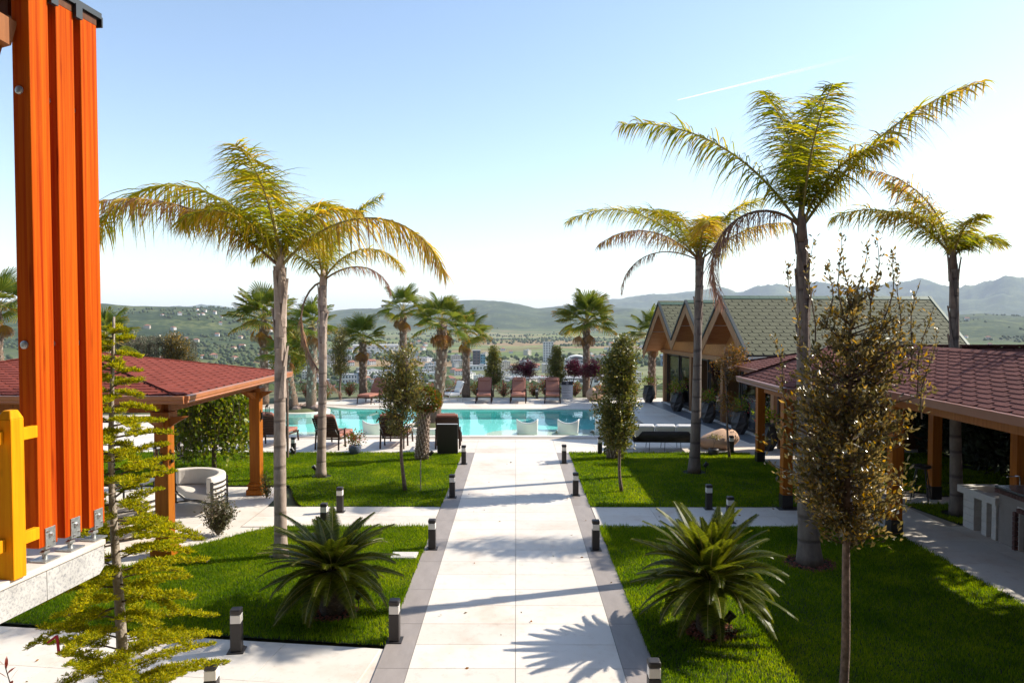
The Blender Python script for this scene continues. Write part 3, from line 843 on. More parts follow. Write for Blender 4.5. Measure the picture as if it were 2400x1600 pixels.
def offset_out(poly, d):
    n = len(poly); out = []
    area = sum(poly[i][0] * poly[(i + 1) % n][1] - poly[(i + 1) % n][0] * poly[i][1] for i in range(n))
    sg = 1 if area > 0 else -1
    for i in range(n):
        a, p, c = np.array(poly[i - 1]), np.array(poly[i]), np.array(poly[(i + 1) % n])
        e1, e2 = (p - a) / (np.linalg.norm(p - a) + 1e-9), (c - p) / (np.linalg.norm(c - p) + 1e-9)
        n1, n2 = np.array([e1[1], -e1[0]]) * sg, np.array([e2[1], -e2[0]]) * sg
        m_ = n1 + n2
        m_ = m_ / max(np.dot(m_, n1), 0.3)
        out.append(tuple(p + m_ * d))
    return out
sheet('pool_coping', offset_out(POOL, 0.32), 0.006, M['tile'], [offset_out(POOL, -0.04)], thick=0.05)

# paving
DECK = [(-20, 21.25), (12.5, 21.25), (12.5, 36.3), (-4.5, 36.3), (-8.2, 36.0), (-9.6, 34.6), (-11.5, 33.4), (-13.2, 32.4), (-14.2, 30.0), (-20, 29.0)]
sheet('pool_deck', DECK, -0.013, M['joint'], [offset_out(POOL, 0.02)])
def unit_tile():
    b = MB(); b.box((0.5, 0.5, -0.01), (1, 1, 0.02))
    return b
TILE = {}
def tiles(parent, x0, x1, y0, y1, tw, th, m='tile', z=0.0, skip=None, rz=0.0, org=(0, 0), stagger=False, gap=0.006):
    if m not in TILE: TILE[m] = unit_tile().mesh('tile', M[m])
    ny = max(1, round((y1 - y0) / th)); nx = max(1, round((x1 - x0) / tw))
    for j in range(ny):
        for i in range(nx):
            a, c = x0 + i * tw, y0 + j * th
            w_, h_ = min(tw, x1 - a) - gap, min(th, y1 - c) - gap
            if skip and skip(a + w_ / 2, c + h_ / 2, w_, h_): continue
            o = bpy.data.objects.new('tile', TILE[m]); COL.objects.link(o); o.parent = parent
            p = Matrix.Rotation(rz, 2) @ Vector((a, c))
            o.location = (org[0] + p.x, org[1] + p.y, z); o.rotation_euler = (0, 0, rz); o.scale = (w_, h_, 1)
def inpoly(x, y, poly):
    c = False; j = len(poly) - 1
    for i in range(len(poly)):
        xi, yi = poly[i]; xj, yj = poly[j]
        if (yi > y) != (yj > y) and x < (xj - xi) * (y - yi) / (yj - yi) + xi: c = not c
        j = i
    return c
deck = bpy.data.objects['pool_deck']
COP = offset_out(POOL, 0.33)
def in_pool(x, y, w, h):
    return any(inpoly(x + sx * w * .49, y + sy * h * .49, COP) for sx in (-1, 0, 1) for sy in (-1, 0, 1)) or not all(inpoly(x + sx * w * .5, y + sy * h * .5, DECK) for sx in (-1, 1) for sy in (-1, 1))
tiles(deck, -15.6, 8.4, 21.26, 36.2, 1.2, 0.6, skip=in_pool)
# central path: two rows of cream slabs, a grey slab row on both sides
path = sheet('garden_path', [(-1.57, -6), (1.57, -6), (1.57, 21.25), (-1.57, 21.25)], -0.014, M['joint'])
tiles(path, -1.2, 1.2, 3.25, 21.25, 1.2, 0.6)
tiles(path, -1.56, -1.2, 3.25, 21.25, 0.36, 1.2, 'tile_grey')
tiles(path, 1.2, 1.56, 3.25, 21.25, 0.36, 1.2, 'tile_grey')
CR0, CR1 = 13.62, 15.08
cp = sheet('cross_path', [(-5.2, CR0), (-1.57, CR0), (-1.57, CR1), (-5.2, CR1)], -0.014, M['joint'])
tiles(cp, -5.17, -1.57, CR0, CR1, 1.2, 0.73)
cp = sheet('cross_path', [(1.57, CR0), (6.95, CR0), (6.95, CR1), (1.57, CR1)], -0.014, M['joint'])
tiles(cp, 1.57, 6.95, CR0, CR1, 1.2, 0.73)
# lower terrace walk, turned 7 degrees like the building
np_ = sheet('terrace_walk', [(-1.57, 8.56), (-12.0, 9.84), (-12.0, 2.0), (-1.57, 2.0)], -0.018, M['tile'])
tiles(np_, -9.6, -0.02, -3.8, -0.02, 1.2, 0.95, z=-0.003, rz=-rad(7.0), org=(-1.58, 8.56))
# pavilion floor on the left
pf = sheet('pavilion_floor', [(-5.2, CR0), (-5.2, CR1), (-5.35, 16.9), (-12.2, 16.9), (-12.2, 11.4), (-6.1, 11.4), (-5.75, 12.3), (-5.3, 12.75), (-5.0, 13.2), (-4.6, CR0)], -0.016, M['joint'])
PF = [(-5.2, 13.6), (-5.2, 15.1), (-5.35, 16.9), (-12.2, 16.9), (-12.2, 11.4), (-6.1, 11.4), (-5.75, 12.3), (-5.3, 12.75), (-5.0, 13.2), (-4.6, 13.6)]
tiles(pf, -12.0, -4.8, 11.45, 16.9, 1.2, 0.6, z=-0.002, skip=lambda x, y, w, h: not all(inpoly(x + sx * w * .49, y + sy * h * .49, PF) for sx in (-1, 1) for sy in (-1, 1)))
sheet('pavilion_edge', PF, -0.009, M['tile'])
# bar walk on the right
bw = sheet('bar_walk', [(6.95, 1.0), (12.5, 1.0), (12.5, 13.8), (8.45, 13.8), (8.2, 15.35), (12.5, 15.35), (12.5, 16.0), (9.4, 16.0), (8.4, 17.2), (8.4, 21.25), (6.8, 21.25), (6.8, CR1), (6.95, CR1)], -0.014, M['joint'])
tiles(bw, 6.95, 8.15, 2.0, 21.2, 1.2, 0.6, z=-0.001)
tiles(bw, 8.15, 12.95, 2.0, 13.7, 1.2, 0.6, z=-0.001)
tiles(bw, 8.15, 11.75, 15.38, 15.98, 1.2, 0.6, z=-0.001)

# lawns: soil sheet plus real blades
def points_in(poly, n, holes=()):
    P = np.array(poly); lo, hi = P.min(0), P.max(0)
    out = []
    tot = 0
    area = abs(sum(P[i - 1][0] * P[i][1] - P[i][0] * P[i - 1][1] for i in range(len(P)))) / 2
    n = int(n * area)
    while tot < n:
        Q = rng.uniform(lo, hi, (n * 2, 2))
        c = np.zeros(len(Q), bool); j = len(P) - 1
        for i in range(len(P)):
            xi, yi = P[i]; xj, yj = P[j]
            cond = ((yi > Q[:, 1]) != (yj > Q[:, 1])) & (Q[:, 0] < (xj - xi) * (Q[:, 1] - yi) / (yj - yi + 1e-12) + xi)
            c ^= cond; j = i
        for (hx, hy, hr) in holes:
            c &= (Q[:, 0] - hx) ** 2 + (Q[:, 1] - hy) ** 2 > hr * hr
        Q = Q[c]; out.append(Q); tot += len(Q)
    return np.concatenate(out)[:n]
def grass(poly, density, h0, h1, w, label, holes=(), z=0.004):
    P = points_in(poly, density, holes)
    n = len(P)
    P = P + rng.normal(size=(n, 2)) * 0.012
    E = []      # longer untrimmed blades along the lawn's edge
    for i in range(len(poly)):
        a_, c_ = np.array(poly[i]), np.array(poly[(i + 1) % len(poly)]); L_ = np.linalg.norm(c_ - a_); m_ = int(L_ * 150)
        t_ = rng.uniform(0, 1, (m_, 1)); q_ = a_ + (c_ - a_) * t_ + rng.normal(size=(m_, 2)) * .014
        E.append(q_[fbm(q_[:, 0] * 2.2, q_[:, 1] * 2.2, 3, 8) > .42])
    E = np.concatenate(E); P = np.concatenate([P, E]); n0, n = n, len(P)
    patch = fbm(P[:, 0] * 1.3, P[:, 1] * 1.3, 3, 5)
    h = rng.uniform(h0, h1, n) * (0.75 + 0.5 * patch)
    h[n0:] *= rng.uniform(1.1, 2.0, n - n0)
    a = rng.uniform(0, 2 * math.pi, n); la = rng.uniform(0, 2 * math.pi, n); ln = rng.uniform(0.1, 0.75, n) * h
    wx, wy = np.cos(a) * w / 2, np.sin(a) * w / 2
    ww = rng.uniform(0.7, 1.3, n); wx, wy = wx * ww, wy * ww
    zz = np.full(n, z)
    lx, ly = np.cos(la) * ln, np.sin(la) * ln
    v0 = np.stack([P[:, 0] - wx, P[:, 1] - wy, zz], -1); v1 = np.stack([P[:, 0] + wx, P[:, 1] + wy, zz], -1)
    v2 = np.stack([P[:, 0] + wx * .7 + lx * .35, P[:, 1] + wy * .7 + ly * .35, zz + h * .62], -1)
    v3 = np.stack([P[:, 0] - wx * .7 + lx * .35, P[:, 1] - wy * .7 + ly * .35, zz + h * .62], -1)
    v4 = np.stack([P[:, 0] + lx, P[:, 1] + ly, zz + h], -1)
    V = np.stack([v0, v1, v2, v3, v4], 1).reshape(-1, 3)
    k = np.arange(n) * 5
    F = np.concatenate([np.stack([k, k + 1, k + 2], -1), np.stack([k, k + 2, k + 3], -1), np.stack([k + 3, k + 2, k + 4], -1)])
    o = link('grass', mesh_np('grass', V, F, M['grass']))
    return tag(o, label, 'grass', kind='stuff')
CY_L, CY_R = (-2.44, 9.58), (2.42, 9.02)
L1B, L2B, R1B, R2B, R3B = (-3.86, 11.87), (-4.82, 17.97), (4.68, 11.56), (4.54, 18.5), (8.85, 14.55)
LAWNS = {
 'near_left': ([(-1.57, 8.62), (-1.57, CR0), (-4.55, CR0), (-4.95, 13.15), (-5.25, 12.72), (-5.7, 12.25), (-6.0, 11.6), (-6.1, 11.35), (-12.0, 11.35), (-12.0, 9.9)], 6200, 0.020, 0.050, 0.008),
 'far_left': ([(-1.57, CR1), (-1.57, 21.2), (-20, 21.2), (-20, 17.0), (-5.3, 17.0), (-5.0, 16.2), (-4.75, 15.6), (-4.45, CR1)], 2900, 0.022, 0.048, 0.011),
 'near_right': ([(1.57, 3.5), (6.93, 3.5), (6.93, CR0), (1.57, CR0)], 5600, 0.020, 0.050, 0.008),
 'far_right': ([(1.57, CR1), (6.78, CR1), (6.78, 21.2), (1.57, 21.2)], 2900, 0.022, 0.048, 0.011),
 'bar_side': ([(8.46, 13.85), (12.4, 13.85), (12.4, 15.3), (8.22, 15.3)], 3000, 0.025, 0.055, 0.011),
 'bar_back': ([(9.42, 16.05), (12.4, 16.05), (12.4, 21.2), (8.42, 21.2), (8.42, 17.25)], 1800, 0.025, 0.055, 0.012),
}
LAB = {'near_left': 'short green grass of the front left lawn around the low cycad', 'far_left': 'short green grass of the back left lawn before the loungers',
       'near_right': 'short green grass of the front right lawn, mostly shaded', 'far_right': 'short green grass of the back right lawn before the outdoor sofa',
       'bar_side': 'short grass patch beside the stone sink counter', 'bar_back': 'shaded grass behind the bar roof posts'}
HOLES = {'near_left': [(*CY_L, 0.33), (*L1B, 0.2), (-2.0, 11.95, 0.0)], 'near_right': [(*CY_R, 0.33), (*R1B, 0.36)], 'far_left': [(*L2B, 0.25)], 'far_right': [(*R2B, 0.3)], 'bar_side': [(*R3B, 0.3)], 'bar_back': []}
for k, (poly, dn, h0, h1, w) in LAWNS.items():
    sheet('lawn', poly, -0.005, M['soil'])
    grass(poly, dn, h0, h1, w, LAB[k], HOLES[k])

# mulch rings, joined chips
def mulch_ring(c, r, label):
    n = 420
    a = rng.uniform(0, 6.28, n); q = r * np.sqrt(rng.uniform(0, 1, n))
    b = MB()
    for i in range(n):
        b.box((c[0] + q[i] * math.cos(a[i]), c[1] + q[i] * math.sin(a[i]), 0.012 + rng.uniform(0, .02)), (rng.uniform(.015, .045), rng.uniform(.01, .022), .008), R=Quaternion((1, rng.uniform(-.3, .3), rng.uniform(-.3, .3), rng.uniform(-1, 1))).normalized().to_matrix())
    o = b.build('mulch', M['mulch']); tag(o, label, 'mulch', kind='stuff')
mulch_ring(CY_L, 0.34, 'red bark mulch around the low cycad on the left lawn')
mulch_ring(CY_R, 0.34, 'red bark mulch around the upright cycad on the right lawn')
mulch_ring(R1B, 0.42, 'brown bark mulch around the tallest palm trunk')

# small white utility cover in the left lawn
p = on_ground(948, 1304)
b = MB(); b.box((p.x, p.y, 0.018), (0.42, 0.30, 0.036)); b.box((p.x, p.y, 0.040), (0.36, 0.24, 0.010))
tag(b.build('utility_cover', M['concrete_white'], bevel=0.008), 'flat pale utility cover set in the left lawn near the path', 'cover')

# ------------------------------------------------------------------ shingles
def shingles(parent, O, U, Vv, poly, w, e, m, limit=300, accept=None, cut=0.13, sh=0.5, thick=0.011):
    """Lay shingle tabs course by course on a roof plane: poly in (u, v), v = 0 at the eave."""
    O, U, Vv = Vector(O), Vector(U).normalized(), Vector(Vv).normalized()
    Nn = U.cross(Vv).normalized()
    if Nn.z < 0: Nn = -Nn
    R3 = Matrix((U, Vv, Nn)).transposed()
    def shape(w_, c0, c1):
        b = MB()
        g = 0.004
        bot = [(g, e * sh), (c0, 0.0), (w_ - c1, 0.0), (w_ - g, e * sh), (w_ - g, e * 1.12), (g, e * 1.12)]
        def zt(y): return 0.004 + thick * (1 - min(y / (e * 1.12), 1))
        vs = [(x, y, -0.004) for x, y in bot] + [(x, y, zt(y)) for x, y in bot]
        b.add(vs, [(5, 4, 3, 2, 1, 0), (6, 7, 8, 9, 10, 11)] + [(i, (i + 1) % 6, 6 + (i + 1) % 6, 6 + i) for i in range(6)])
        return b
    full = shape(w, cut * w, cut * w).mesh('shingle', M[m])
    vmax = max(p[1] for p in poly)
    rest = MB(); whole = []
    flip = U.cross(Vv).dot(Nn) < 0
    j = 0
    while j * e < vmax - 0.01:
        v = min(j * e + e * 0.5, vmax - 0.005)
        xs = []
        for i in range(len(poly)):
            (u0, v0), (u1, v1) = poly[i], poly[(i + 1) % len(poly)]
            if (v0 > v) != (v1 > v): xs.append(u0 + (v - v0) * (u1 - u0) / (v1 - v0))
        if len(xs) >= 2:
            lo, hi = min(xs), max(xs)
            k = math.floor((lo - (j % 2) * w / 2) / w)
            while k * w + (j % 2) * w / 2 < hi:
                a = k * w + (j % 2) * w / 2
                p0, p1 = max(a, lo), min(a + w, hi)
                k += 1
                if p1 - p0 < 0.03: continue
                c = O + U * ((p0 + p1) / 2) + Vv * v
                if accept and not accept(c): continue
                if p1 - p0 > w - 1e-4: whole.append(O + U * a + Vv * (j * e))
                else:
                    q = shape(p1 - p0, min(cut * w, (p1 - p0) * .3), min(cut * w, (p1 - p0) * .3))
                    base = O + U * p0 + Vv * (j * e)
                    rest.add([base + R3 @ Vector(x) for x in q.v], q.f)
        j += 1
    whole.sort(key=lambda p: (p - EYE).length)
    rl = root_loc(parent)
    for p in whole[:limit]:
        o = bpy.data.objects.new('shingle', full); COL.objects.link(o); o.parent = parent
        o.matrix_basis = Matrix.Translation(p - rl) @ R3.to_4x4()
    q = shape(w, cut * w, cut * w)
    for p in whole[limit:]:
        rest.add([p + R3 @ Vector(x) for x in q.v], q.f)
    if rest.v:
        o = rest.build('shingles_cut', M[m], parent)
        o['kind'] = 'stuff'
def gutter(name, pts, m, parent, r=0.06):
    """Half-round gutter with a lip, run along pts."""
    b = MB()
    for i in range(len(pts) - 1):
        a, c = Vector(pts[i]), Vector(pts[i + 1])
        t = (c - a).normalized(); side = t.cross(Vector((0, 0, 1)))
        prof = [(-.055, .055), (-.065, .05), (-.06, .0), (-.045, -.03), (-.052, -.045), (-.03, -.07), (.05, -.07), (.05, .055)]
        b.ext([a + side * -x + Vector((0, 0, z)) for x, z in prof], c - a)
    return b.build(name, m, parent)

# ------------------------------------------------------------------ the timber screen at the left edge
TU = Vector((0.1219, 0.9925, 0)); TN = Vector((0.9925, -0.1219, 0))
T0 = Vector((-3.01, 4.55, 0))
def tp(t, n, z): return T0 + TU * t + TN * n + Vector((0, 0, z))
RT = Matrix((TN, TU, Vector((0, 0, 1)))).transposed()
scr = empty('timber_screen', tp(0.3, -0.06, 2.36), 'tall orange stained timber post screen under a dark roof edge at the left', 'screen')
for k, t in enumerate((0.0, 0.225, 0.45)):
    b = MB(); b.box(tp(t + 0.08, -0.06, 4.2), (0.12, 0.16, 3.5), R=RT)
    b.build('post', M['orange'], scr, bevel=0.006)
    b = MB(); b.box(tp(t + 0.09, 0.004, 2.50), (0.006, 0.085, 0.135), R=RT)
    o = b.build('bracket', M['galv'], scr, bevel=0.001)
    for dz, dt in ((0.02, 0.0), (0.045, -.028), (-.03, .03), (-.048, -.02)):
        q = MB(); r_ = 0.017 if dz == 0.02 else 0.006
        q.lathe([(r_, 0), (r_, .004), (r_ * .6, .012), (r_ * .5, .02 if r_ > .01 else .008)], n=10)
        c = tp(t + 0.09 + dt, 0.007, 2.50 + dz)
        qq = MB(); Rx = Matrix((TU, Vector((0, 0, 1)), TN)).transposed()
        qq.add([c + Rx @ Vector(x) for x in q.v], q.f); qq.build('bolt', M['galv'], o)
    b = MB(); b.tube([tp(t + .08, -.03, 2.36), tp(t + .08, -.03, 2.47)], .016, 10); b.lathe([(.034, 0), (.034, .012), (.02, .02)], tuple(tp(t + .08, -.03, 2.40)), 6)
    b.box(tp(t + .08, -.03, 2.362), (.12, .13, .008), R=RT)
    b.build('foot', M['galv'], scr)
    for zz in (5.32, 3.74):
        q = MB(); q.lathe([(.027, 0), (.026, .008), (.018, .014), (.012, .015)], n=14)
        c = tp(t, -0.072, zz); Rx = Matrix((TN, Vector((0, 0, 1)), -TU)).transposed()
        qq = MB(); qq.add([c + Rx @ Vector(x) for x in q.v], q.f); qq.build('washer', M['galv'], scr)
b = MB(); b.box(tp(0.0, -.18, 5.975), (0.36, 1.22, 0.05), R=RT); b.box(tp(0.06, -.6, 5.87), (0.9, .10, .16), R=RT)
b.build('roof_board', M['dark_wood'], scr)
b = MB(); b.box(tp(0.0, -.18, 6.025), (0.40, 1.28, 0.04), R=RT); b.box(tp(0.645, -.18, 5.985), (0.40, .012, .07), R=RT)
for t in (.19, .41): b.box(tp(t, .012, 5.965), (.03, .06, .09), R=RT)
b.build('roof_edge', M['dark_trim'], scr)
b = MB(); b.bar(tp(-.5, -.30, 5.80), tp(.0, -.13, 5.66), .09, .16); b.bar(tp(-.5, -.42, 5.72), tp(.0, -.2, 5.58), .05, .10)
b.build('rafter_end', M['brown_wood'], scr)

slab = empty('balcony_slab', tp(-1.0, -1.0, 0), 'white granite edge of the balcony floor below the orange timber posts', 'slab')
b = MB(); poly = [tp(-4.5, .05, 2.355), tp(.55, .05, 2.355), tp(.55, -3.0, 2.355), tp(-4.5, -3.0, 2.355)]
b.ext(poly, (0, 0, -0.04)); b.build('top_slab', M['tile'], slab, bevel=0.006)
for a, c in ((.02, .55), (-.62, .015), (-1.3, -.625), (-4.5, -1.305)):
    b = MB(); b.ext([tp(a, .035, 2.312), tp(c, .035, 2.312), tp(c, .035, 2.16 if c > .5 else 2.12), tp(c - .05, .035, 2.12), tp(a, .035, 2.12)], -TN * 0.5); b.build('fascia_stone', M['stone'], slab)
b = MB(); b.box(tp(-2.2, -1.7, 1.05), (2.0, 4.0, 2.1), R=RT); b.build('lower_wall', M['render_grey'], slab)

# ------------------------------------------------------------------ the hotel the picture is taken from: its front stands right behind the viewer
hot = empty('hotel_building', (8.0, -4.0, 0), 'dark timber-clad hotel block whose balcony overlooks the garden', 'building')
M['hotel_clad'] = wood('hotel_cladding', (0.17, 0.085, 0.045), (0.11, 0.05, 0.025), (3, 3, 0.6), 0.6, 0.05)
b = MB(); b.box((6.0, -5.2, 5.6), (42.0, 8.0, 11.2)); b.build('wall', M['hotel_clad'], hot)
b = MB(); b.box((3.5, -.05, 2.26), (12.6, 2.3, .18)); b.build('balcony_floor', M['tile'], hot)
b = MB(); b.ext([(-15.6, 1.0, 6.1), (27.6, 1.0, 6.1), (27.6, -1.3, 6.5), (-15.6, -1.3, 6.5)], (0, 0, .12)); b.build('eave', M['dark_wood'], hot)
b = MB(); b.ext([(-16, .2, 11.2), (28, .2, 11.2), (28, -10, 13.4), (-16, -10, 13.4)], (0, 0, .2)); b.build('roof', M['maroon_shingle'], hot)
for zz in (3.6, 8.4):
    for k in range(9):
        x = -12 + k * 4.4
        b = MB(); b.box((x, -1.17, zz), (2.2, .06, 2.2)); fr = b.build('window_frame', M['black'], hot)
        b = MB(); b.box((x, -1.13, zz), (2.0, .02, 2.0)); b.build('pane', M['town_window'], fr)

fen = empty('balcony_fence', tp(-.2, 0.03, 2.36), 'honey yellow timber balustrade post with short rails beside the orange screen', 'balustrade')
b = MB(); b.box(tp(-.23, .02, 2.83), (.10, .10, .96), R=RT)
b.add([tp(-.28, -.03, 3.31), tp(-.18, -.03, 3.31), tp(-.18, .07, 3.31), tp(-.28, .07, 3.31), tp(-.26, 0, 3.36), tp(-.2, 0, 3.36), tp(-.2, .05, 3.36), tp(-.26, .05, 3.36)], [(0, 3, 7, 4), (3, 2, 6, 7), (2, 1, 5, 6), (1, 0, 4, 5), (4, 7, 6, 5)])
b.build('post', M['yellow'], fen, bevel=0.006)
for z in (3.20, 2.56):
    b = MB(); b.box(tp(-.10, .0, z), (.04, .17, .075), R=RT); b.build('rail', M['yellow'], fen, bevel=0.004)
    b = MB(); b.box(tp(-.9, .0, z), (.04, 1.24, .075), R=RT); b.build('rail', M['yellow'], fen, bevel=0.004)

# ------------------------------------------------------------------ left pavilion
PX0, PX1, PY0, PY1, PZ, PA = -11.76, -5.24, 11.4, 16.6, 2.70, 3.28
pav = empty('pavilion', (-8.5, 14.1, 0), 'open timber pavilion with a red shingle pyramid roof on the left', 'pavilion')
apex = Vector((-8.5, 14.12, PA))
crn = [Vector((PX1, PY0, PZ)), Vector((PX1, PY1, PZ)), Vector((PX0, PY1, PZ)), Vector((PX0, PY0, PZ))]
rf = None
b = MB()
for i in range(4): b.ext([crn[i], crn[(i + 1) % 4], apex], (0, 0, -0.05))
rf = b.build('roof', M['felt'], pav)
def tri_course(rf, A, B, Ap, w, e, m, limit, accept=None):
    U = (B - A).normalized()
    mid = A + U * (Ap - A).dot(U)
    Vv = (Ap - mid)
    shingles(rf, A + Vector((0, 0, .006)), U, Vv, [(0, 0), ((B - A).length, 0), ((mid - A).length, Vv.length)], w, e, m, limit, accept)
tri_course(rf, crn[0], crn[1], apex, 0.33, 0.145, 'red_shingle', 240)
tri_course(rf, crn[3], crn[0], apex, 0.33, 0.145, 'red_shingle', 60)
for i in (1, 2): tri_course(rf, crn[i], crn[(i + 1) % 4], apex, 0.33, 0.145, 'red_shingle', 0)
for c in crn:
    n = 11
    for k in range(n):
        a, d = c.lerp(apex, k / n), c.lerp(apex, (k + 1.1) / n)
        b = MB(); b.bar(a + Vector((0, 0, .022)), d + Vector((0, 0, .016)), .17, .012); b.build('hip_cap', M['red_shingle'], rf)
M['gutter_light'] = mat('copper_brown_gutter', (0.40, 0.15, 0.06), 0.35, 0.1, 3)
e_ = 0.07
cc = [Vector((PX1 + e_, PY0 - e_, PZ - .05)), Vector((PX1 + e_, PY1 + e_, PZ - .05)), Vector((PX0 - e_, PY1 + e_, PZ - .05)), Vector((PX0 - e_, PY0 - e_, PZ - .05))]
for i in range(4): gutter('gutter', [cc[i], cc[(i + 1) % 4]], M['gutter_light'], pav)
b = MB()
for i in range(4):
    a, d = crn[i], crn[(i + 1) % 4]
    b.ext([a + Vector((0, 0, -.06)), d + Vector((0, 0, -.06)), d.lerp(apex, .25) + Vector((0, 0, -.06)), a.lerp(apex, .25) + Vector((0, 0, -.06))], (0, 0, -.03))
b.build('soffit', M['brown_wood'], pav)
PP = [(-5.80, 11.95), (-5.80, 16.2), (-11.2, 11.95), (-11.2, 16.2)]
M['pav_wood'] = wood('pavilion_wood', (0.40, 0.125, 0.010), (0.27, 0.07, 0.006), (22, 22, 1.0), 0.4, 0.05)
for i, (x, y) in enumerate(PP):
    b = MB(); b.box((x, y, 1.28), (.23, .23, 2.2)); b.build('post', M['pav_wood'], pav, bevel=0.012)
    b = MB(); b.box((x, y, .06), (.36, .36, .12)); b.box((x, y, .15), (.30, .30, .07)); b.box((x, y, .215), (.33, .33, .05)); b.box((x, y, .26), (.27, .27, .05))
    b.build('post_base', M['pav_wood'], pav, bevel=0.01)
    b = MB(); b.box((x, y, 2.33), (.30, .30, .1))
    for ax in ((0, 1), (1, 0)):
        for sg in (-1, 1):
            pr = [(.10, 2.30), (.10, 2.12), (.22, 2.2), (.40, 2.30)]
            b.ext([(x + ax[0] * sg * u - ax[1] * .05, y + ax[1] * sg * u - ax[0] * .05, z) for u, z in pr], (ax[1] * .1, ax[0] * .1, 0))
    b.build('bracket', M['brown_wood'], pav)
b = MB()
for (x0, y0), (x1, y1) in ((PP[0], PP[1]), (PP[2], PP[3]), (PP[0], PP[2]), (PP[1], PP[3])):
    b.bar((x0, y0, 2.47), (x1, y1, 2.47), .16, .2)
b.build('beam', M['brown_wood'], pav)
def lantern(x, y, z, dx, dy, label):
    r = empty('wall_lantern', (x, y, z), label, 'lantern', 'lanterns on the pavilion posts')
    c = Vector((x + dx * .14, y + dy * .14, z))
    b = MB(); b.box((x + dx * .012, y + dy * .012, z), (.06 if dy else .02, .02 if dy else .06, .16)); b.tube([(x, y, z - .02), (x + dx * .14, y + dy * .14, z - .02), tuple(c + Vector((0, 0, .03)))], .008, 6)
    b.build('wall_plate', M['black'], r)
    b = MB(); b.lathe([(.035, .02), (.05, .03), (.05, .04)], tuple(c), 6); b.lathe([(.06, .2), (.045, .23), (.01, .26)], tuple(c), 6)
    for k in range(6):
        a = k * math.pi / 3; q = Vector((.05 * math.cos(a), .05 * math.sin(a), 0)); b.tube([c + q + Vector((0, 0, .035)), c + q + Vector((0, 0, .205))], .004, 4)
    b.build('cage', M['black'], r)
    b = MB(); b.lathe([(.044, .04), (.044, .2)], tuple(c), 12); b.build('glass', M['glass'], r)
lantern(-5.68, 11.95, 1.62, 1, 0, 'black caged lantern on the right face of the near pavilion post')
lantern(-5.80, 11.83, 1.62, 0, -1, 'black caged lantern on the front face of the near pavilion post')
lantern(-5.68, 16.2, 1.75, 1, 0, 'black caged lantern on the far pavilion post')

# round cream sofas and table in the pavilion
def round_sofa(loc, rz, a0, a1, label, r=0.72):
    root = empty('round_sofa', (0, 0, 0), label, 'sofa')
    n = 22
    A = [rad(a0 + (a1 - a0) * i / n) for i in range(n + 1)]
    def ringprism(r0, r1, z0, z1):
        b = MB(); vs = []
        for a in A:
            for r_, z in ((r0, z0), (r1, z0), (r1, z1), (r0, z1)): vs.append((r_ * math.cos(a), r_ * math.sin(a), z))
        fs = [tuple(4 * i + k for k in ((j + 1) % 4, j)) + (4 * (i + 1) + j, 4 * (i + 1) + (j + 1) % 4) for i in range(n) for j in range(4)]
        fs += [(0, 1, 2, 3), (4 * n + 3, 4 * n + 2, 4 * n + 1, 4 * n)]
        b.add(vs, fs); return b
    b = MB()
    disc = [(0, 0, .26)] + [(r * math.cos(a) * .96, r * math.sin(a) * .96, .26) for a in A]
    b.ext(disc, (0, 0, .14)); b.build('seat_cushion', M['cream_cushion'], root, bevel=.03)
    ringprism(r * .80, r * 1.0, .41, .74).build('back_cushion', M['cream_cushion'], root, bevel=.03)
    for z in (.32, .42, .52, .62):
        b = ringprism(r * 1.03, r * 1.045, z - .014, z + .014); b.build('slat', M['black'], root)
    b = ringprism(r * 1.015, r * 1.05, .215, .245); b2 = ringprism(r * 1.015, r * 1.05, .0, .03); b.add(b2.v, b2.f)
    b.build('ring', M['black'], root)
    for a in (a0, (a0 * 2 + a1) / 3, (a0 + 2 * a1) / 3, a1):
        b = MB(); b.box((r * 1.03 * math.cos(rad(a)), r * 1.03 * math.sin(rad(a)), .33), (.035, .05, .66), rad(a)); b.build('leg', M['black'], root)
    for a in (a0, a1):
        b = MB(); b.bar((0, 0, .23), (r * math.cos(rad(a)), r * math.sin(rad(a)), .23), .03, .03); b.build('seat_rail', M['black'], root)
    place(root, loc, rz)
    return root
round_sofa((-6.75, 14.75, 0), 0, -28, 128, 'curved cream sofa with black slatted frame at the far side of the pavilion', 0.78)
round_sofa((-7.35, 13.35, 0), 0, -150, 20, 'curved cream sofa with black slatted frame nearest, behind the near pavilion post', 0.8)
t = empty('coffee_table', (-7.9, 14.9, 0), 'low table with pale slab top between the curved sofas', 'table')
b = MB(); b.box((-7.9, 14.9, .56), (.75, .6, .04)); b.build('table_top', M['granite_top'], t, bevel=.01)
for sx in (-1, 1):
    for sy in (-1, 1):
        b = MB(); b.box((-7.9 + sx * .32, 14.9 + sy * .25, .27), (.03, .03, .54)); b.build('leg', M['black'], t)

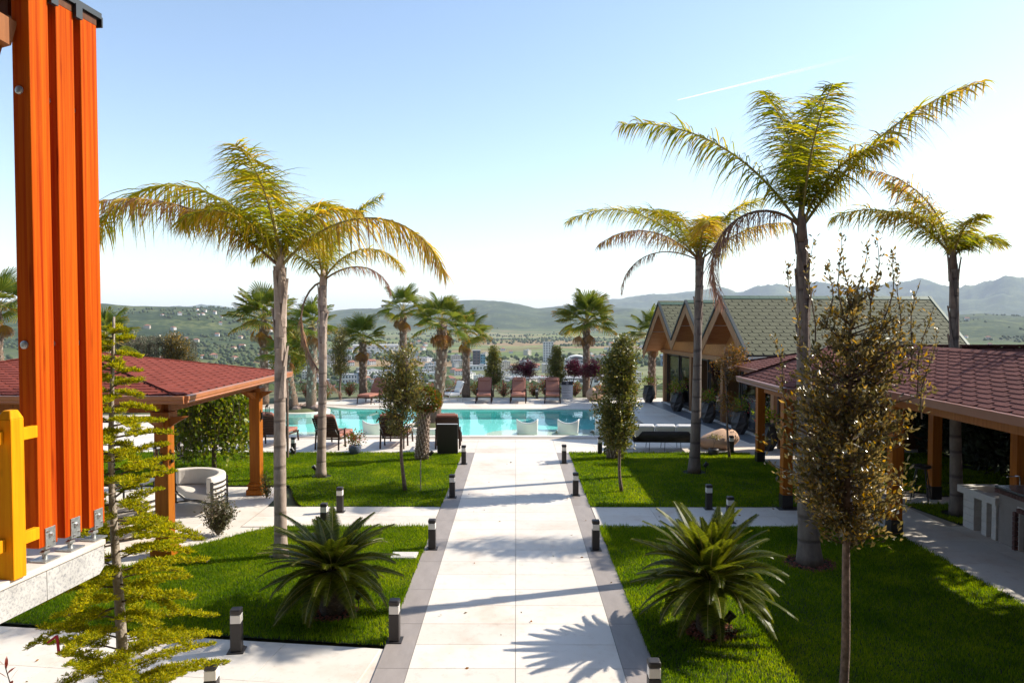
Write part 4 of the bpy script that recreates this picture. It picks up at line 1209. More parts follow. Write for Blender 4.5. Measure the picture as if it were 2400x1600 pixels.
# ------------------------------------------------------------------ right side: bar roof, wing, far roof
def gable_face(c): return c
BX0, BXR, BX1, BZ, BRZ = 6.5, 8.0, 9.5, 2.66, 3.36
BY0, BY1 = 1.0, 15.0
WX0, WX1, WY0, WYR, WY1, WZ, WRZ = 5.07, 10.6, 13.55, 14.95, 16.35, 2.62, 3.33
def z_bar(x, y): return BZ + (x - BX0) * (BRZ - BZ) / (BXR - BX0) if x < BXR else BRZ - (x - BXR) * (BRZ - BZ) / (BX1 - BXR)
def z_wing(x, y):
    z = min(WZ + (y - WY0) * (WRZ - WZ) / (WYR - WY0), WZ + (WY1 - y) * (WRZ - WZ) / (WY1 - WYR), WZ + (x - WX0) * (WRZ - WZ) / (WYR - WY0))
    return z if WX0 <= x <= WX1 and WY0 <= y <= WY1 else -9
bar = empty('bar_roof', (8.0, 10.0, 0), 'long maroon shingle roof on timber posts over the barbecue counter at the right', 'canopy')
b = MB()
b.ext([(BX0, BY0, BZ), (BX0, BY1, BZ), (BXR, BY1, BRZ), (BXR, BY0, BRZ)], (0, 0, -.05))
b.ext([(BX1, BY0, BZ), (BXR, BY0, BRZ), (BXR, BY1, BRZ), (BX1, BY1, BZ)], (0, 0, -.05))
brf = b.build('roof', M['felt'], bar)
SL = math.hypot(BXR - BX0, BRZ - BZ)
shingles(brf, (BX0, BY1, BZ + .006), (0, -1, 0), (BXR - BX0, 0, BRZ - BZ), [(0, 0), (BY1 - BY0, 0), (BY1 - BY0, SL), (0, SL)], .36, .118, 'maroon_shingle', 270,
         lambda c: c.z > z_wing(c.x, c.y) and c.y > 4)
for k in range(44):
    y = BY1 - .1 - k * .25
    if y < 4: break
    b = MB(); b.box((BXR, y, BRZ + .016), (.26, .24, .012), R=Matrix.Rotation(rad(2), 3, 'X'))
    b.v = [(x, yy, z - abs(x - BXR) * .42) for x, yy, z in b.v]
    b.build('ridge_cap', M['maroon_shingle'], brf)
gutter('gutter', [(BX0 - .06, BY0, BZ - .05), (BX0 - .06, WY0 + .0, BZ - .05)], M['gutter'], bar)
b = MB(); b.box((BX0 + .36, 7.2, 2.44), (.14, 12.2, .2)); b.box((BX1 - .38, 7.2, 2.44), (.14, 12.2, .2))
for k in range(9): b.box((8.0, 2.0 + k * 1.4, 2.58), (2.5, .08, .12))
b.build('beam', M['brown_wood'], bar)
b = MB(); b.ext([(BX0 + .05, BY0, BZ - .07), (BX0 + .05, BY1, BZ - .07), (BXR, BY1, BRZ - .07), (BXR, BY0, BRZ - .07)], (0, 0, -.03)); b.build('soffit', M['brown_wood'], bar)
def post(parent, x, y, h=2.36, w=.2, plate=False):
    b = MB(); b.box((x, y, .28 + (h - .28) / 2), (w, w, h - .28)); o = b.build('post', M['pav_wood'], parent, bevel=.008)
    b = MB(); b.box((x, y, .14), (w + .015, w + .015, .28))
    if plate: b.box((x, y, .006), (.42, .42, .014))
    b.build('post_shoe', M['black'], parent)
for x, y in ((6.88, 13.2), (9.12, 13.2), (6.88, 8.6), (9.12, 8.6), (6.88, 3.6), (9.12, 3.6)): post(bar, x, y)

wing = empty('wing_roof', (7.5, 14.95, 0), 'maroon hipped shingle roof standing forward of the long bar roof', 'canopy')
A0, A1, A2, A3 = Vector((WX0, WY0, WZ)), Vector((WX0, WY1, WZ)), Vector((WX1, WY1, WZ)), Vector((WX1, WY0, WZ))
RA, RB = Vector((WX0 + 1.4, WYR, WRZ)), Vector((WX1, WYR, WRZ))
b = MB()
for q in ([A0, A1, RA], [A1, A2, RB, RA], [A3, A0, RA, RB]): b.ext(q, (0, 0, -.05))
wrf = b.build('roof', M['felt'], wing)
ok_w = lambda c: not (BX0 < c.x < BX1 and c.y < BY1 and z_bar(c.x, c.y) > c.z)
tri_course(wrf, A1, A0, RA, .36, .118, 'maroon_shingle', 120)
shingles(wrf, A0 + Vector((0, 0, .006)), (1, 0, 0), RA - (A0 + Vector((1.4, 0, 0))), [(0, 0), (WX1 - WX0, 0), (WX1 - WX0, (RA - (A0 + Vector((1.4, 0, 0)))).length), (1.4, (RA - (A0 + Vector((1.4, 0, 0)))).length)], .36, .118, 'maroon_shingle', 120, ok_w)
shingles(wrf, A1 + Vector((0, 0, .006)), (1, 0, 0), RA - (A1 + Vector((1.4, 0, 0))), [(0, 0), (WX1 - WX0, 0), (WX1 - WX0, (RA - (A1 + Vector((1.4, 0, 0)))).length), (1.4, (RA - (A1 + Vector((1.4, 0, 0)))).length)], .36, .118, 'maroon_shingle', 0)
for a, d, n in ((A0, RA, 9), (A1, RA, 9), (RA, RB, 17)):
    for k in range(n):
        b = MB(); b.bar(a.lerp(d, k / n) + Vector((0, 0, .024)), a.lerp(d, min((k + 1.1) / n, 1.02)) + Vector((0, 0, .018)), .2, .012); b.build('ridge_cap', M['maroon_shingle'], wrf)
gutter('gutter', [(WX0 - .06, WY1 + .06, WZ - .05), (WX0 - .06, WY0 - .06, WZ - .05), (BX0 - .1, WY0 - .06, WZ - .05)], M['gutter'], wing)
b = MB(); b.box((5.57, 14.95, 2.38), (.14, 2.4, .2)); b.box((8.0, 13.9, 2.38), (4.9, .14, .2)); b.box((8.0, 16.0, 2.38), (4.9, .14, .2)); b.build('beam', M['brown_wood'], wing)
b = MB(); b.ext([A0 + Vector((.05, .05, -.07)), A1 + Vector((.05, -.05, -.07)), RA + Vector((0, 0, -.07))], (0, 0, -.02)); b.build('soffit', M['brown_wood'], wing)
post(wing, 5.60, 15.05, 2.3, .2, True); post(wing, 9.12, 15.85, 2.3)

far = empty('far_roof', (8.5, 19.5, 0), 'maroon hipped shingle roof in front of the gabled house', 'canopy')
FX0, FX1, FY0, FYR, FY1, FZ, FRZ = 6.29, 12.0, 15.7, 18.55, 21.4, 2.60, 3.18
B0, B1, B2, B3 = Vector((FX0, FY0, FZ)), Vector((FX0, FY1, FZ)), Vector((FX1, FY1, FZ)), Vector((FX1, FY0, FZ))
SA, SB = Vector((FX0 + 1.95, FYR, FRZ)), Vector((FX1, FYR, FRZ))
b = MB()
for q in ([B0, B1, SA], [B1, B2, SB, SA], [B3, B0, SA, SB]): b.ext(q, (0, 0, -.05))
frf = b.build('roof', M['felt'], far)
tri_course(frf, B1, B0, SA, .36, .125, 'maroon_shingle', 150)
shingles(frf, B0 + Vector((0, 0, .006)), (1, 0, 0), SA - (B0 + Vector((1.95, 0, 0))), [(0, 0), (FX1 - FX0, 0), (FX1 - FX0, (SA - (B0 + Vector((1.95, 0, 0)))).length), (1.95, (SA - (B0 + Vector((1.95, 0, 0)))).length)], .36, .125, 'maroon_shingle', 120)
for a, d, n in ((B0, SA, 10), (B1, SA, 10), (SA, SB, 14)):
    for k in range(n):
        b = MB(); b.bar(a.lerp(d, k / n) + Vector((0, 0, .024)), a.lerp(d, min((k + 1.1) / n, 1.02)) + Vector((0, 0, .018)), .2, .012); b.build('ridge_cap', M['maroon_shingle'], frf)
gutter('gutter', [(FX0 - .06, FY1 + .06, FZ - .05), (FX0 - .06, FY0 - .06, FZ - .05)], M['gutter'], far)
b = MB(); b.box((6.65, 18.9, 2.36), (.14, 4.3, .2)); b.box((9.2, 17.9, 2.36), (5.2, .14, .2)); b.box((9.2, 21.0, 2.36), (5.2, .14, .2)); b.build('beam', M['brown_wood'], far)
post(far, 6.68, 19.9, 2.28); post(far, 6.68, 17.9, 2.28); post(far, 9.4, 17.9, 2.28)
# board wall behind the bar
bwl = empty('board_wall', (9.5, 21.9, 0), 'dark brown vertical board wall under the far maroon roof', 'wall')
pl = MB(); pl.box((0, 0, 1.3), (.192, .03, 2.6)); plm = pl.mesh('plank', M['dark_wood'])
for k in range(26):
    o = link('plank', plm, bwl); o.location = (8.0 + k * .2 - 9.5, 0, 0)
b = MB(); b.box((10.5, 21.97, 1.3), (5.2, .08, 2.6)); b.build('backing', M['felt'], bwl)

# ------------------------------------------------------------------ gabled house with green roofs
HU = Vector((-0.1093, 0.994, 0)); HW = Vector((0.994, 0.1093, 0)); H0 = Vector((7.36, 23.1, 0))
def hp(s, t, z): return H0 + HU * s + HW * t + Vector((0, 0, z))
house = empty('gabled_house', hp(5.5, 3.8, 0), 'glass-fronted timber house with three steep gables and green shingle roofs', 'house')
RH = Matrix((HW, HU, Vector((0, 0, 1)))).transposed()
GA = [(0.0, 2.76, 2.30, 4.68, 4.12, 3.10), (4.12, 3.10, 5.84, 4.62, 7.55, 3.08), (7.55, 3.08, 9.35, 4.62, 11.75, 2.52)]
TD = 7.7
GL = 0.95      # the glass stands this far behind the gable fronts
for gi, (s0, z0, sa, za, s1, z1) in enumerate(GA):
    for (sa_, zb, se, ze) in ((sa, za, s0, z0), (sa, za, s1, z1)):
        b = MB(); b.ext([hp(se, -.03, ze), hp(sa_, -.03, zb), hp(sa_, TD, zb), hp(se, TD, ze)], (0, 0, -.07))
        o = b.build('roof', M['felt'], house)
        if se == s0:
            vv = hp(sa, 0, za) - hp(s0, 0, z0)
            shingles(o, hp(s0, TD, z0 + .006), -HW, vv, [(0, 0), (TD + .02, 0), (TD + .02, vv.length), (0, vv.length)], .36, .178, 'green_shingle', 300 if gi == 0 else 130, None, 0.12, 0.62, .009)
    for k in range(22):
        t0 = -.03 + k * .35
        for sg in (-1, 1):
            q = Vector(HU) * sg * .13 + Vector((0, 0, -.11))
            b = MB(); b.ext([hp(sa, t0, za + .03), hp(sa, t0 + .345, za + .03), hp(sa, t0 + .345, za + .03) + q, hp(sa, t0, za + .03) + q], (0, 0, .012)); b.build('ridge_cap', M['green_trim'], house)
    # rake trims and plank fascias of the front
    b = MB()
    for se, ze in ((s0, z0), (s1, z1)):
        b.ext([hp(se, -.06, ze + .03), hp(sa, -.06, za + .05), hp(sa, -.06, za - .04), hp(se, -.06, ze - .06)], HW * .10)
    b.build('rake_trim', M['dark_trim'], house)
    b = MB()
    for se, ze in ((s0, z0), (s1, z1)):
        b.ext([hp(se, TD + .0, ze + .03), hp(sa, TD + .0, za + .05), hp(sa, TD + .0, za - .04), hp(se, TD + .0, ze - .06)], HW * .10)
    b.build('rake_trim', M['green_trim'], house)
    w_ = .105
    for se, ze in ((s0, z0), (s1, z1)):
        L = abs(sa - se); n = max(4, round(L / w_)); sg = 1 if se > sa else -1
        drop = .42
        for k in range(n):
            u0, u1 = L * k / n + .004, L * (k + 1) / n - .004
            f0, f1 = za + (ze - za) * u0 / L - .07, za + (ze - za) * u1 / L - .07
            b = MB(); b.ext([hp(sa + sg * u0, -.02, f0), hp(sa + sg * u1, -.02, f1), hp(sa + sg * u1, -.02, f1 - drop), hp(sa + sg * u0, -.02, f0 - drop)], HW * .035)
            b.build('plank', M['cedar'], house)
        b = MB(); b.ext([hp(sa, .03, za - .10), hp(se, .03, ze - .10), hp(se, GL, ze - .10), hp(sa, GL, za - .10)], (0, 0, -.03)); b.build('soffit', M['soffit'], house)
        b = MB(); m0, m1 = hp(sa * .45 + se * .55, .06, za * .45 + ze * .55 - .14), hp(sa * .45 + se * .55, GL, za * .45 + ze * .55 - .14); b.bar(m0, m1, .025, .02); b.build('light_strip', M['sign_white'], house)
    # gable wall over the glass
    b = MB(); b.ext([hp(s0 + .02, GL, 2.45), hp(s1 - .02, GL, 2.45), hp(s1 - .02, GL, max(2.46, z1 - .12)), hp(sa, GL, za - .12), hp(s0 + .02, GL, max(2.46, z0 - .12))], HW * .08); b.build('gable_wall', M['soffit'], house)
b = MB(); b.ext([hp(0, -.02, 2.66), hp(.5, -.02, 2.66), hp(.5, -.02, 2.5), hp(0, -.02, 2.4)], HW * .04)
b.box(hp(5.85, GL - .06, 2.40), (.12, 11.7, .16), R=RH); b.build('front_beam', M['cedar'], house)
# posts and sliding glass
bays = [0.05, 1.45, 2.85, 4.2, 5.9, 7.6, 9.4, 11.2]
for k, s in enumerate(bays):
    if k in (0, 3, 5, 7):
        b = MB(); b.box(hp(s, GL - .02, 1.16), (.22, .22, 2.32), R=RH); b.build('post', M['cedar'], house, bevel=.008)
for k in range(len(bays) - 1):
    s0, s1 = bays[k] + (.12 if k in (0, 3, 5) else .02), bays[k + 1] - (.12 if k + 1 in (3, 5, 7) else .02)
    w_ = s1 - s0; mid = (s0 + s1) / 2; tt_ = GL + .03 + .05 * (k % 2)
    open_ = k in (2, 4)
    b = MB()
    for ss in (s0 + .03, s1 - .03): b.box(hp(ss, tt_, 1.16), (.05, .06, 2.30), R=RH)
    b.box(hp(mid, tt_, .045), (.05, w_ - .13, .09), R=RH); b.box(hp(mid, tt_, 2.28), (.05, w_ - .13, .07), R=RH)
    fr = b.build('window_frame', M['black'], house)
    if not open_:
        b = MB(); b.box(hp(mid, tt_, 1.16), (.012, w_ - .13, 2.1), R=RH); b.build('pane', M['glass'], fr)
M['sill_pale'] = mat('pale_sill', (0.60, 0.58, 0.56), 0.5, 0.05)
b = MB(); b.box(hp(5.6, GL - .16, .02), (.16, 11.2, .05), R=RH); b.build('sill', M['sill_pale'], house)
M['blue_grey'] = mat('slate_strip', (0.13, 0.14, 0.16), 0.5, 0.1, 2)
b = MB(); b.box(hp(5.6, GL - .60, .004), (.72, 11.6, .016), R=RH); b.build('threshold', M['blue_grey'], house)
# inside
b = MB(); b.box(hp(5.6, 7.3, 1.3), (.1, 11.4, 2.6), R=RH); b.box(hp(.1, 4.2, 1.3), (6.3, .1, 2.6), R=RH); b.box(hp(11.3, 4.2, 1.3), (6.3, .1, 2.6), R=RH); b.build('inner_wall', M['cedar'], house)
b = MB(); b.box(hp(5.6, 4.2, .0), (6.3, 11.4, .03), R=RH); b.build('floor', M['tile_grey'], house)
b = MB(); b.box(hp(5.6, 4.2, 2.56), (6.3, 11.4, .05), R=RH); b.build('ceiling', M['soffit'], house)
b = MB(); b.box(hp(6.0, 4.5, .5), (.7, 4.5, 1.0), R=RH); b.box(hp(6.0, 6.8, 1.4), (.3, 5.0, 1.6), R=RH); b.build('counter', M['dark_wood'], house)
# camera-facing side wall of the house, planked
n = 34
pm = MB(); pm.box((0, 0, 1.29), (.186, .03, 2.5)); pm = pm.mesh('plank', M['cedar'])
for k in range(n):
    o = link('plank', pm, house); q = hp(.0, GL + .15 + k * .195, 0) - house.location; o.location = (q.x, q.y, q.z); o.rotation_euler = (0, 0, math.atan2(HW.y, HW.x))
b = MB(); b.ext([hp(-.02, -.03, 2.70), hp(-.02, TD, 2.70), hp(-.02, TD, 2.63), hp(-.02, -.03, 2.63)], -HU * .10); b.build('eave_gutter', M['sill_pale'], house)

# ------------------------------------------------------------------ sink counter and barbecue
SX = 8.45
sk = empty('sink_counter', (8.8, 13.3, 0), 'white block sink counter with a chrome tap beside the right palm trunk', 'counter')
for y0, y1 in ((13.42, 13.74), (13.06, 13.2), (12.80, 12.92)):
    for k in range(5):
        b = MB(); b.box((SX + .30, (y0 + y1) / 2, .065 + k * .128), (.58, y1 - y0, .124)); b.build('block', M['concrete_white'], sk, bevel=.004)
b = MB(); b.box((SX + .62, 13.28, .32), (.06, .9, .64)); b.build('back_panel', M['render_grey'], sk)
b = MB()
b.box((SX + .0, 13.26, .71), (.14, 1.10, .13)); b.box((SX + .62, 13.26, .71), (.14, 1.10, .13)); b.box((SX + .31, 13.71, .71), (.48, .2, .13)); b.box((SX + .31, 12.79, .71), (.48, .16, .13)); b.box((SX + .31, 13.24, .66), (.48, .76, .02))
b.build('sink_basin', M['concrete_white'], sk, bevel=.006)
b = MB(); q = Vector((SX + .62, 13.1, .775))
b.tube([q, q + Vector((0, 0, .28)), q + Vector((-.01, 0, .30)), q + Vector((-.03, 0, .305)), q + Vector((-.2, .02, .30)), q + Vector((-.21, .02, .275))], .014, 8); b.tube([q + Vector((0, -.06, 0)), q + Vector((0, -.06, .08)), q + Vector((-.07, -.06, .10))], .009, 6)
b.build('tap', M['chrome'], sk, smooth=True)
bq = empty('barbecue_counter', (8.9, 11.5, 0), 'grey rendered barbecue counter edged with dark brick and pale mortar', 'counter')
b = MB(); b.box((SX + .42, 12.52, .44), (.8, .44, .88)); b.box((SX + .42, 10.2, .44), (.8, 1.4, .88)); b.box((SX + .42, 11.6, .79), (.8, 1.4, .18)); b.box((SX + .75, 11.6, .35), (.1, 1.4, .7)); b.build('body', M['render_grey'], bq)
b = MB(); b.box((SX + .42, 11.3, .975), (.92, 2.96, .04)); b.build('worktop', M['granite_top'], bq, bevel=.006)
b = MB(); b.box((SX + .44, 11.3, .917), (.86, 2.9, .074)); b.box((SX + .04, 12.24, .33), (.08, .10, .66)); b.box((SX + .04, 11.6, .70), (.08, 1.3, .10)); b.build('mortar', M['mortar'], bq)
bm = MB(); bm.box((0, 0, 0), (.10, .066, .070)); bm = bm.mesh('brick', M['brick'])
bl = bq.location
for k in range(37):
    o = link('brick', bm, bq); o.location = (SX - .005 - bl.x, 12.72 - k * .078 - bl.y, .917)
for k in range(8):
    o = link('brick', bm, bq); o.location = (SX - .012 - bl.x, 12.24 - bl.y, .05 + k * .082); o.rotation_euler = (0, 0, 0)
for k in range(15):
    o = link('brick', bm, bq); o.location = (SX - .012 - bl.x, 12.15 - k * .08 - bl.y, .70)
# stools under the bar roof
def stool(x, y, rz, label):
    r = empty('bar_stool', (0, 0, 0), label, 'stool')
    b = MB(); b.lathe([(.17, .70), (.19, .715), (.19, .75), (.16, .765)], n=20); b.build('seat', M['black'], r)
    for k in range(4):
        a = math.pi / 4 + k * math.pi / 2
        b = MB(); b.tube([(.12 * math.cos(a), .12 * math.sin(a), .70), (.24 * math.cos(a), .24 * math.sin(a), 0)], .013, 6); b.build('leg', M['black'], r)
    b = MB(); b.tube([(.19 * math.cos(a), .19 * math.sin(a), .28) for a in np.linspace(0, 2 * math.pi, 17)], .009, 5); b.build('foot_ring', M['black'], r)
    place(r, (x, y, 0), rz)
stool(7.35, 18.9, .3, 'black metal bar stool behind the front wing post'); stool(7.6, 15.9, .5, 'black metal bar stool under the maroon wing roof'); stool(8.75, 15.7, .9, 'black metal bar stool beside the far right timber post')
t = empty('bar_table', (8.1, 17.6, 0), 'tall timber table under the maroon roofs', 'table')
b = MB(); b.box((8.1, 17.6, 1.0), (1.3, .7, .06)); b.build('table_top', M['pav_wood'], t, bevel=.01)
for sx in (-1, 1):
    for sy in (-1, 1):
        b = MB(); b.box((8.1 + sx * .55, 17.6 + sy * .26, .485), (.07, .07, .97)); b.build('leg', M['black'], t)

# ------------------------------------------------------------------ queen palms
def frond_curve(az, e0, bend, L, n=14, power=1.4, twist=0.0):
    p = Vector((0, 0, 0)); pts = [p.copy()]; tans = []
    for i in range(n):
        s = (i + .5) / n
        e = rad(e0 - bend * s ** power); a = rad(az + twist * s)
        t = Vector((math.cos(a) * math.cos(e), math.sin(a) * math.cos(e), math.sin(e)))
        tans.append(t); p = p + t * (L / n); pts.append(p.copy())
    tans.append(tans[-1])
    return pts, tans
def queen_frond(root, c, az, e0, bend, L, dead=0.0, ll=0.62, n=100, power=1.4, twist=0.0, droop=0.8, start=0.14, r0=0.028, seed=0, bare=0.0):
    R_ = random.Random(seed * 91 + int(az * 7) + int(e0 * 3))
    pts, tans = frond_curve(az, e0, bend, L, 16, power, twist)
    pts = [Vector(c) + p for p in pts]
    b = MB()
    b.cm = 1
    ns = len(pts)
    b.tube(pts, [r0 * (1 - 0.88 * i / (ns - 1)) for i in range(ns)], 5, False, [dead] * ns)
    b.cm = 0
    n = int(n * 1.22)
    for i in range(n):
        s = start + (1 - start) * (i + R_.random()) / n
        if s < bare: continue
        f = s * (ns - 1); k = min(int(f), ns - 2); u = f - k
        p = pts[k].lerp(pts[k + 1], u); T = tans[k].lerp(tans[k + 1], u).normalized()
        S = T.cross(Vector((0, 0, 1)))
        if S.length < 0.1: S = Vector((math.sin(rad(az)), -math.cos(rad(az)), 0))
        S.normalize(); Up = S.cross(T)
        prof = (min(1, (s - start) / .18 + .35)) * (1 - 0.62 * max(0, (s - .55) / .45) ** 1.5)
        for sg in (-1, 1):
            phi = rad(R_.choice([38, 12, -15]) + R_.uniform(-14, 14))
            d = (S * sg * math.cos(phi) + Up * math.sin(phi)) * .86 + T * R_.uniform(.35, .62)
            d.normalize()
            l = ll * prof * R_.uniform(.72, 1.1); w = .011 + .008 * R_.random()
            if dead > .7: l *= R_.uniform(.55, 1.0); w *= .6
            side = T.cross(d)
            if side.length < .05: side = Up
            side = d.cross(side).normalized() if R_.random() < .5 else side.normalized()
            q = p.copy(); vs = []; ag = []
            g = droop * R_.uniform(.6, 1.3) * (1 + dead)
            m_ = 4
            base_age = dead + .12 * s + R_.uniform(-.05, .10)
            for j in range(m_ + 1):
                x = j / m_
                ww = w * (0.55 + 1.0 * x if x < .3 else (1 - (x - .3) / .72) * .9 + .02)
                vs += [q - side * ww, q + side * ww]
                ag += [min(1, max(0, base_age + (.35 * max(0, x - .6) if R_.random() < .6 else 0)))] * 2
                dd = (d + Vector((0, 0, -g * (x * 1.3 + .42)))).normalized()
                q = q + dd * (l / m_)
            b.add(vs, [(2 * j, 2 * j + 1, 2 * j + 3, 2 * j + 2) for j in range(m_)], ag)
    return b.build('frond', [M['queen'], M['rachis_dry'] if dead > .6 else M['rachis']], root, age=True)
def queen_palm(base, top, r0, r1, boots, fronds, label, seed):
    root = empty('queen_palm', base, label, 'palm')
    base, top = Vector(base), Vector(top)
    n = 34; pts = []; rr = []
    R_ = random.Random(seed)
    for i in range(n + 1):
        t = i / n
        pts.append(base.lerp(top, t) + Vector((math.sin(t * 4 + seed) * .015, math.cos(t * 3 + seed) * .015, 0)))
        r = r0 + (r1 - r0) * min(1, t * 1.25)
        if t < .07: r *= 1 + .25 * (1 - t / .07)
        rr.append(r * (1 + R_.uniform(-.03, .03)))
    dk = '_dark' if base.x > 0 else ''  # right-hand palms take the bark copy with shade in its colour
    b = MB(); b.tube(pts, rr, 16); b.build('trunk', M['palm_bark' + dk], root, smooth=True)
    ax = (top - base).normalized()
    for k in range(boots):   # old leaf bases clasping the upper trunk
        a = k * 2.4 + R_.random(); h = -(.05 + 2.0 * (k + R_.random()) / boots) * (top - base).length / 5
        c = top + ax * h; rd = r1 * 1.05
        o_ = Vector((math.cos(a), math.sin(a), 0)); tg_ = Vector((-math.sin(a), math.cos(a), 0))
        l = R_.uniform(.35, .8); fl = R_.uniform(.01, .07)
        vs = []
        for j in range(5):
            x = j / 4; w = rd * (0.85 - .55 * x)
            cc = c + ax * (l * x - .12) + o_ * (rd + .012 + fl * x * x)
            vs += [cc - tg_ * w - o_ * w * .45, cc, cc + tg_ * w - o_ * w * .45]
        fs = []
        for j in range(4): fs += [(3 * j, 3 * j + 1, 3 * j + 4, 3 * j + 3), (3 * j + 1, 3 * j + 2, 3 * j + 5, 3 * j + 4)]
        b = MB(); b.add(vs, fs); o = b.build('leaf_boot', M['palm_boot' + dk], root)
        so = o.modifiers.new('thick', 'SOLIDIFY'); so.thickness = .018
    b = MB(); b.tube([top - ax * .1, top + ax * .25, top + ax * .55], [r1 * 1.05, r1 * .8, r1 * .25], 12); b.build('crown_shaft', M['palm_boot' + dk], root, smooth=True)
    for i, fr in enumerate(fronds):
        queen_frond(root, top + ax * .12, seed=seed + i, **fr)
    return root
def fd(az, e0, bend, L, dead=0.0, **k): return dict(az=az, e0=e0, bend=bend, L=L, dead=dead, **k)
queen_palm((-3.86, 11.87, 0), (-3.84, 11.9, 4.62), .105, .085, 16, [
    fd(176, 62, 130, 4.1, .20, ll=1.15, n=140, droop=1.25), fd(190, 44, 62, 3.2, .62, ll=.6, droop=1.0, n=110), fd(130, 82, 75, 2.4, .12, ll=.85, n=120),
    fd(262, 78, 66, 2.3, .18, ll=.9, n=130), fd(15, 76, 95, 1.8, .30, ll=.7), fd(-12, 46, 118, 3.4, .42, ll=.8, droop=1.2, n=140), fd(160, 70, 120, 2.6, .15, ll=.9, n=110, droop=1.1),
    fd(70, 74, 90, 2.2, .15, ll=.7), fd(225, 66, 110, 2.0, .25, ll=.7)], 'tall green-gold palm with ragged grey trunk beside the red pavilion roof', 3)
queen_palm((-4.82, 17.97, 0), (-4.76, 18.0, 4.72), .115, .09, 13, [
    fd(28, 76, 50, 2.8, .12, ll=.7, n=130), fd(100, 80, 70, 2.2, .1, ll=.7), fd(-15, 55, 120, 2.6, .35, ll=.6), fd(10, 40, 125, 2.1, .92, ll=.45, droop=.9),
    fd(200, 60, 110, 2.0, .25, ll=.6), fd(270, 66, 100, 2.1, .3, ll=.65), fd(184, 8, 150, 3.3, .96, ll=.55, droop=1.3, power=.42, bare=.30, n=120)],
    'slimmer palm with one dry hanging frond between two loungers and the red roof', 5)
queen_palm((4.68, 11.56, 0), (4.52, 11.6, 5.22), .175, .085, 18, [
    fd(172, 57, 62, 3.5, .12, ll=.8, n=130, droop=.95), fd(105, 84, 42, 2.75, .08, ll=.85, n=140, droop=1.0), fd(60, 82, 40, 2.6, .1, ll=.85, n=130, droop=1.0), fd(268, 79, 50, 2.3, .10, ll=.8, n=115),
    fd(4, 55, 40, 3.9, .30, ll=.8, n=140, droop=.95), fd(192, 44, 172, 2.7, .90, ll=.75, droop=1.3, n=130, power=1.0), fd(75, 76, 66, 2.3, .15, ll=.7),
    fd(330, 72, 70, 1.9, .2, ll=.65)], 'tallest palm with broad golden crown before the green roof', 9)
queen_palm((4.54, 18.5, 0), (4.64, 18.5, 5.25), .14, .085, 13, [
    fd(170, 52, 84, 3.9, .15, ll=.8, n=110), fd(196, 40, 80, 3.0, .68, ll=.65, droop=1.0), fd(20, 66, 60, 2.6, .2, ll=.75), fd(0, 42, 48, 2.6, .42, ll=.85, droop=1.1),
    fd(120, 72, 80, 2.5, .2, ll=.8, n=120), fd(265, 72, 110, 1.9, .36, ll=.85, n=130), fd(60, 74, 90, 2.3, .25, ll=.8, n=120), fd(145, 66, 70, 2.6, .2, ll=.7), fd(182, 26, 118, 2.6, .95, ll=.45, droop=1.2, bare=.42, r0=.02)],
    'middle palm with yellowed crown rising over the outdoor sofa', 13)
queen_palm((8.85, 14.55, 0), (8.70, 14.6, 5.0), .125, .075, 12, [
    fd(150, 78, 70, 2.7, .5, ll=.8), fd(172, 54, 84, 2.7, .2, ll=.85), fd(128, 72, 50, 2.2, .15, ll=.8), fd(8, 52, 90, 1.3, .1, ll=.55), fd(185, 66, 95, 2.0, .2, ll=.75),
    fd(270, 70, 80, 1.3, .15, ll=.5), fd(40, 66, 90, 1.1, .1, ll=.5)], 'right-hand palm with a dark trunk rising through the maroon roof', 17)

# ------------------------------------------------------------------ fan palms
def fan_leaf(dead, seed, R=0.72, pet=0.75):
    R_ = random.Random(seed)
    b = MB(); b.age = dead
    b.cm = 1; b.tube([(0, 0, 0), (pet * .5, 0, .03), (pet, 0, 0)], [.022, .016, .012], 5, False)
    b.cm = 0
    n = 26; span = 205 if dead < .5 else 110
    for i in range(n):
        a0 = rad(-span / 2 + span * i / n); a1 = rad(-span / 2 + span * (i + 1) / n); am = (a0 + a1) / 2
        rl = R * (.80 + .22 * math.cos(am)) * R_.uniform(.9, 1.08)
        rows = []
        for j, (fr, wd) in enumerate(((.04, 1), (.32, 1), (.58, .95), (.82, .5), (1, .06))):
            r = rl * fr
            dz = -.10 * fr * fr * rl - (.30 + .3 * R_.random() + dead * .5) * max(0, fr - .55) ** 1.5 * rl
            h = (a1 - a0) / 2 * wd
            rows.append([Vector((pet + r * math.cos(am - h), r * math.sin(am - h), dz - .012 * fr)), Vector((pet + r * math.cos(am), r * math.sin(am), dz + .018 * fr)), Vector((pet + r * math.cos(am + h), r * math.sin(am + h), dz - .012 * fr))])
        vs = [v for row in rows for v in row]; fs = []
        ag = [min(1, dead + (.35 if j == 4 else .1 if j == 3 else 0)) for j in range(5) for _ in range(3)]
        for j in range(4): fs += [(3 * j, 3 * j + 3, 3 * j + 4, 3 * j + 1), (3 * j + 1, 3 * j + 4, 3 * j + 5, 3 * j + 2)]
        b.add(vs, fs, ag)
    return b.mesh('frond', [M['fan'], M['rachis_dry'] if dead > .5 else M['rachis']], age=True)
FANS = [fan_leaf(.05, 1), fan_leaf(.15, 2), fan_leaf(.30, 3)]
FAND = [fan_leaf(.75, 4, .6), fan_leaf(.95, 5, .6)]
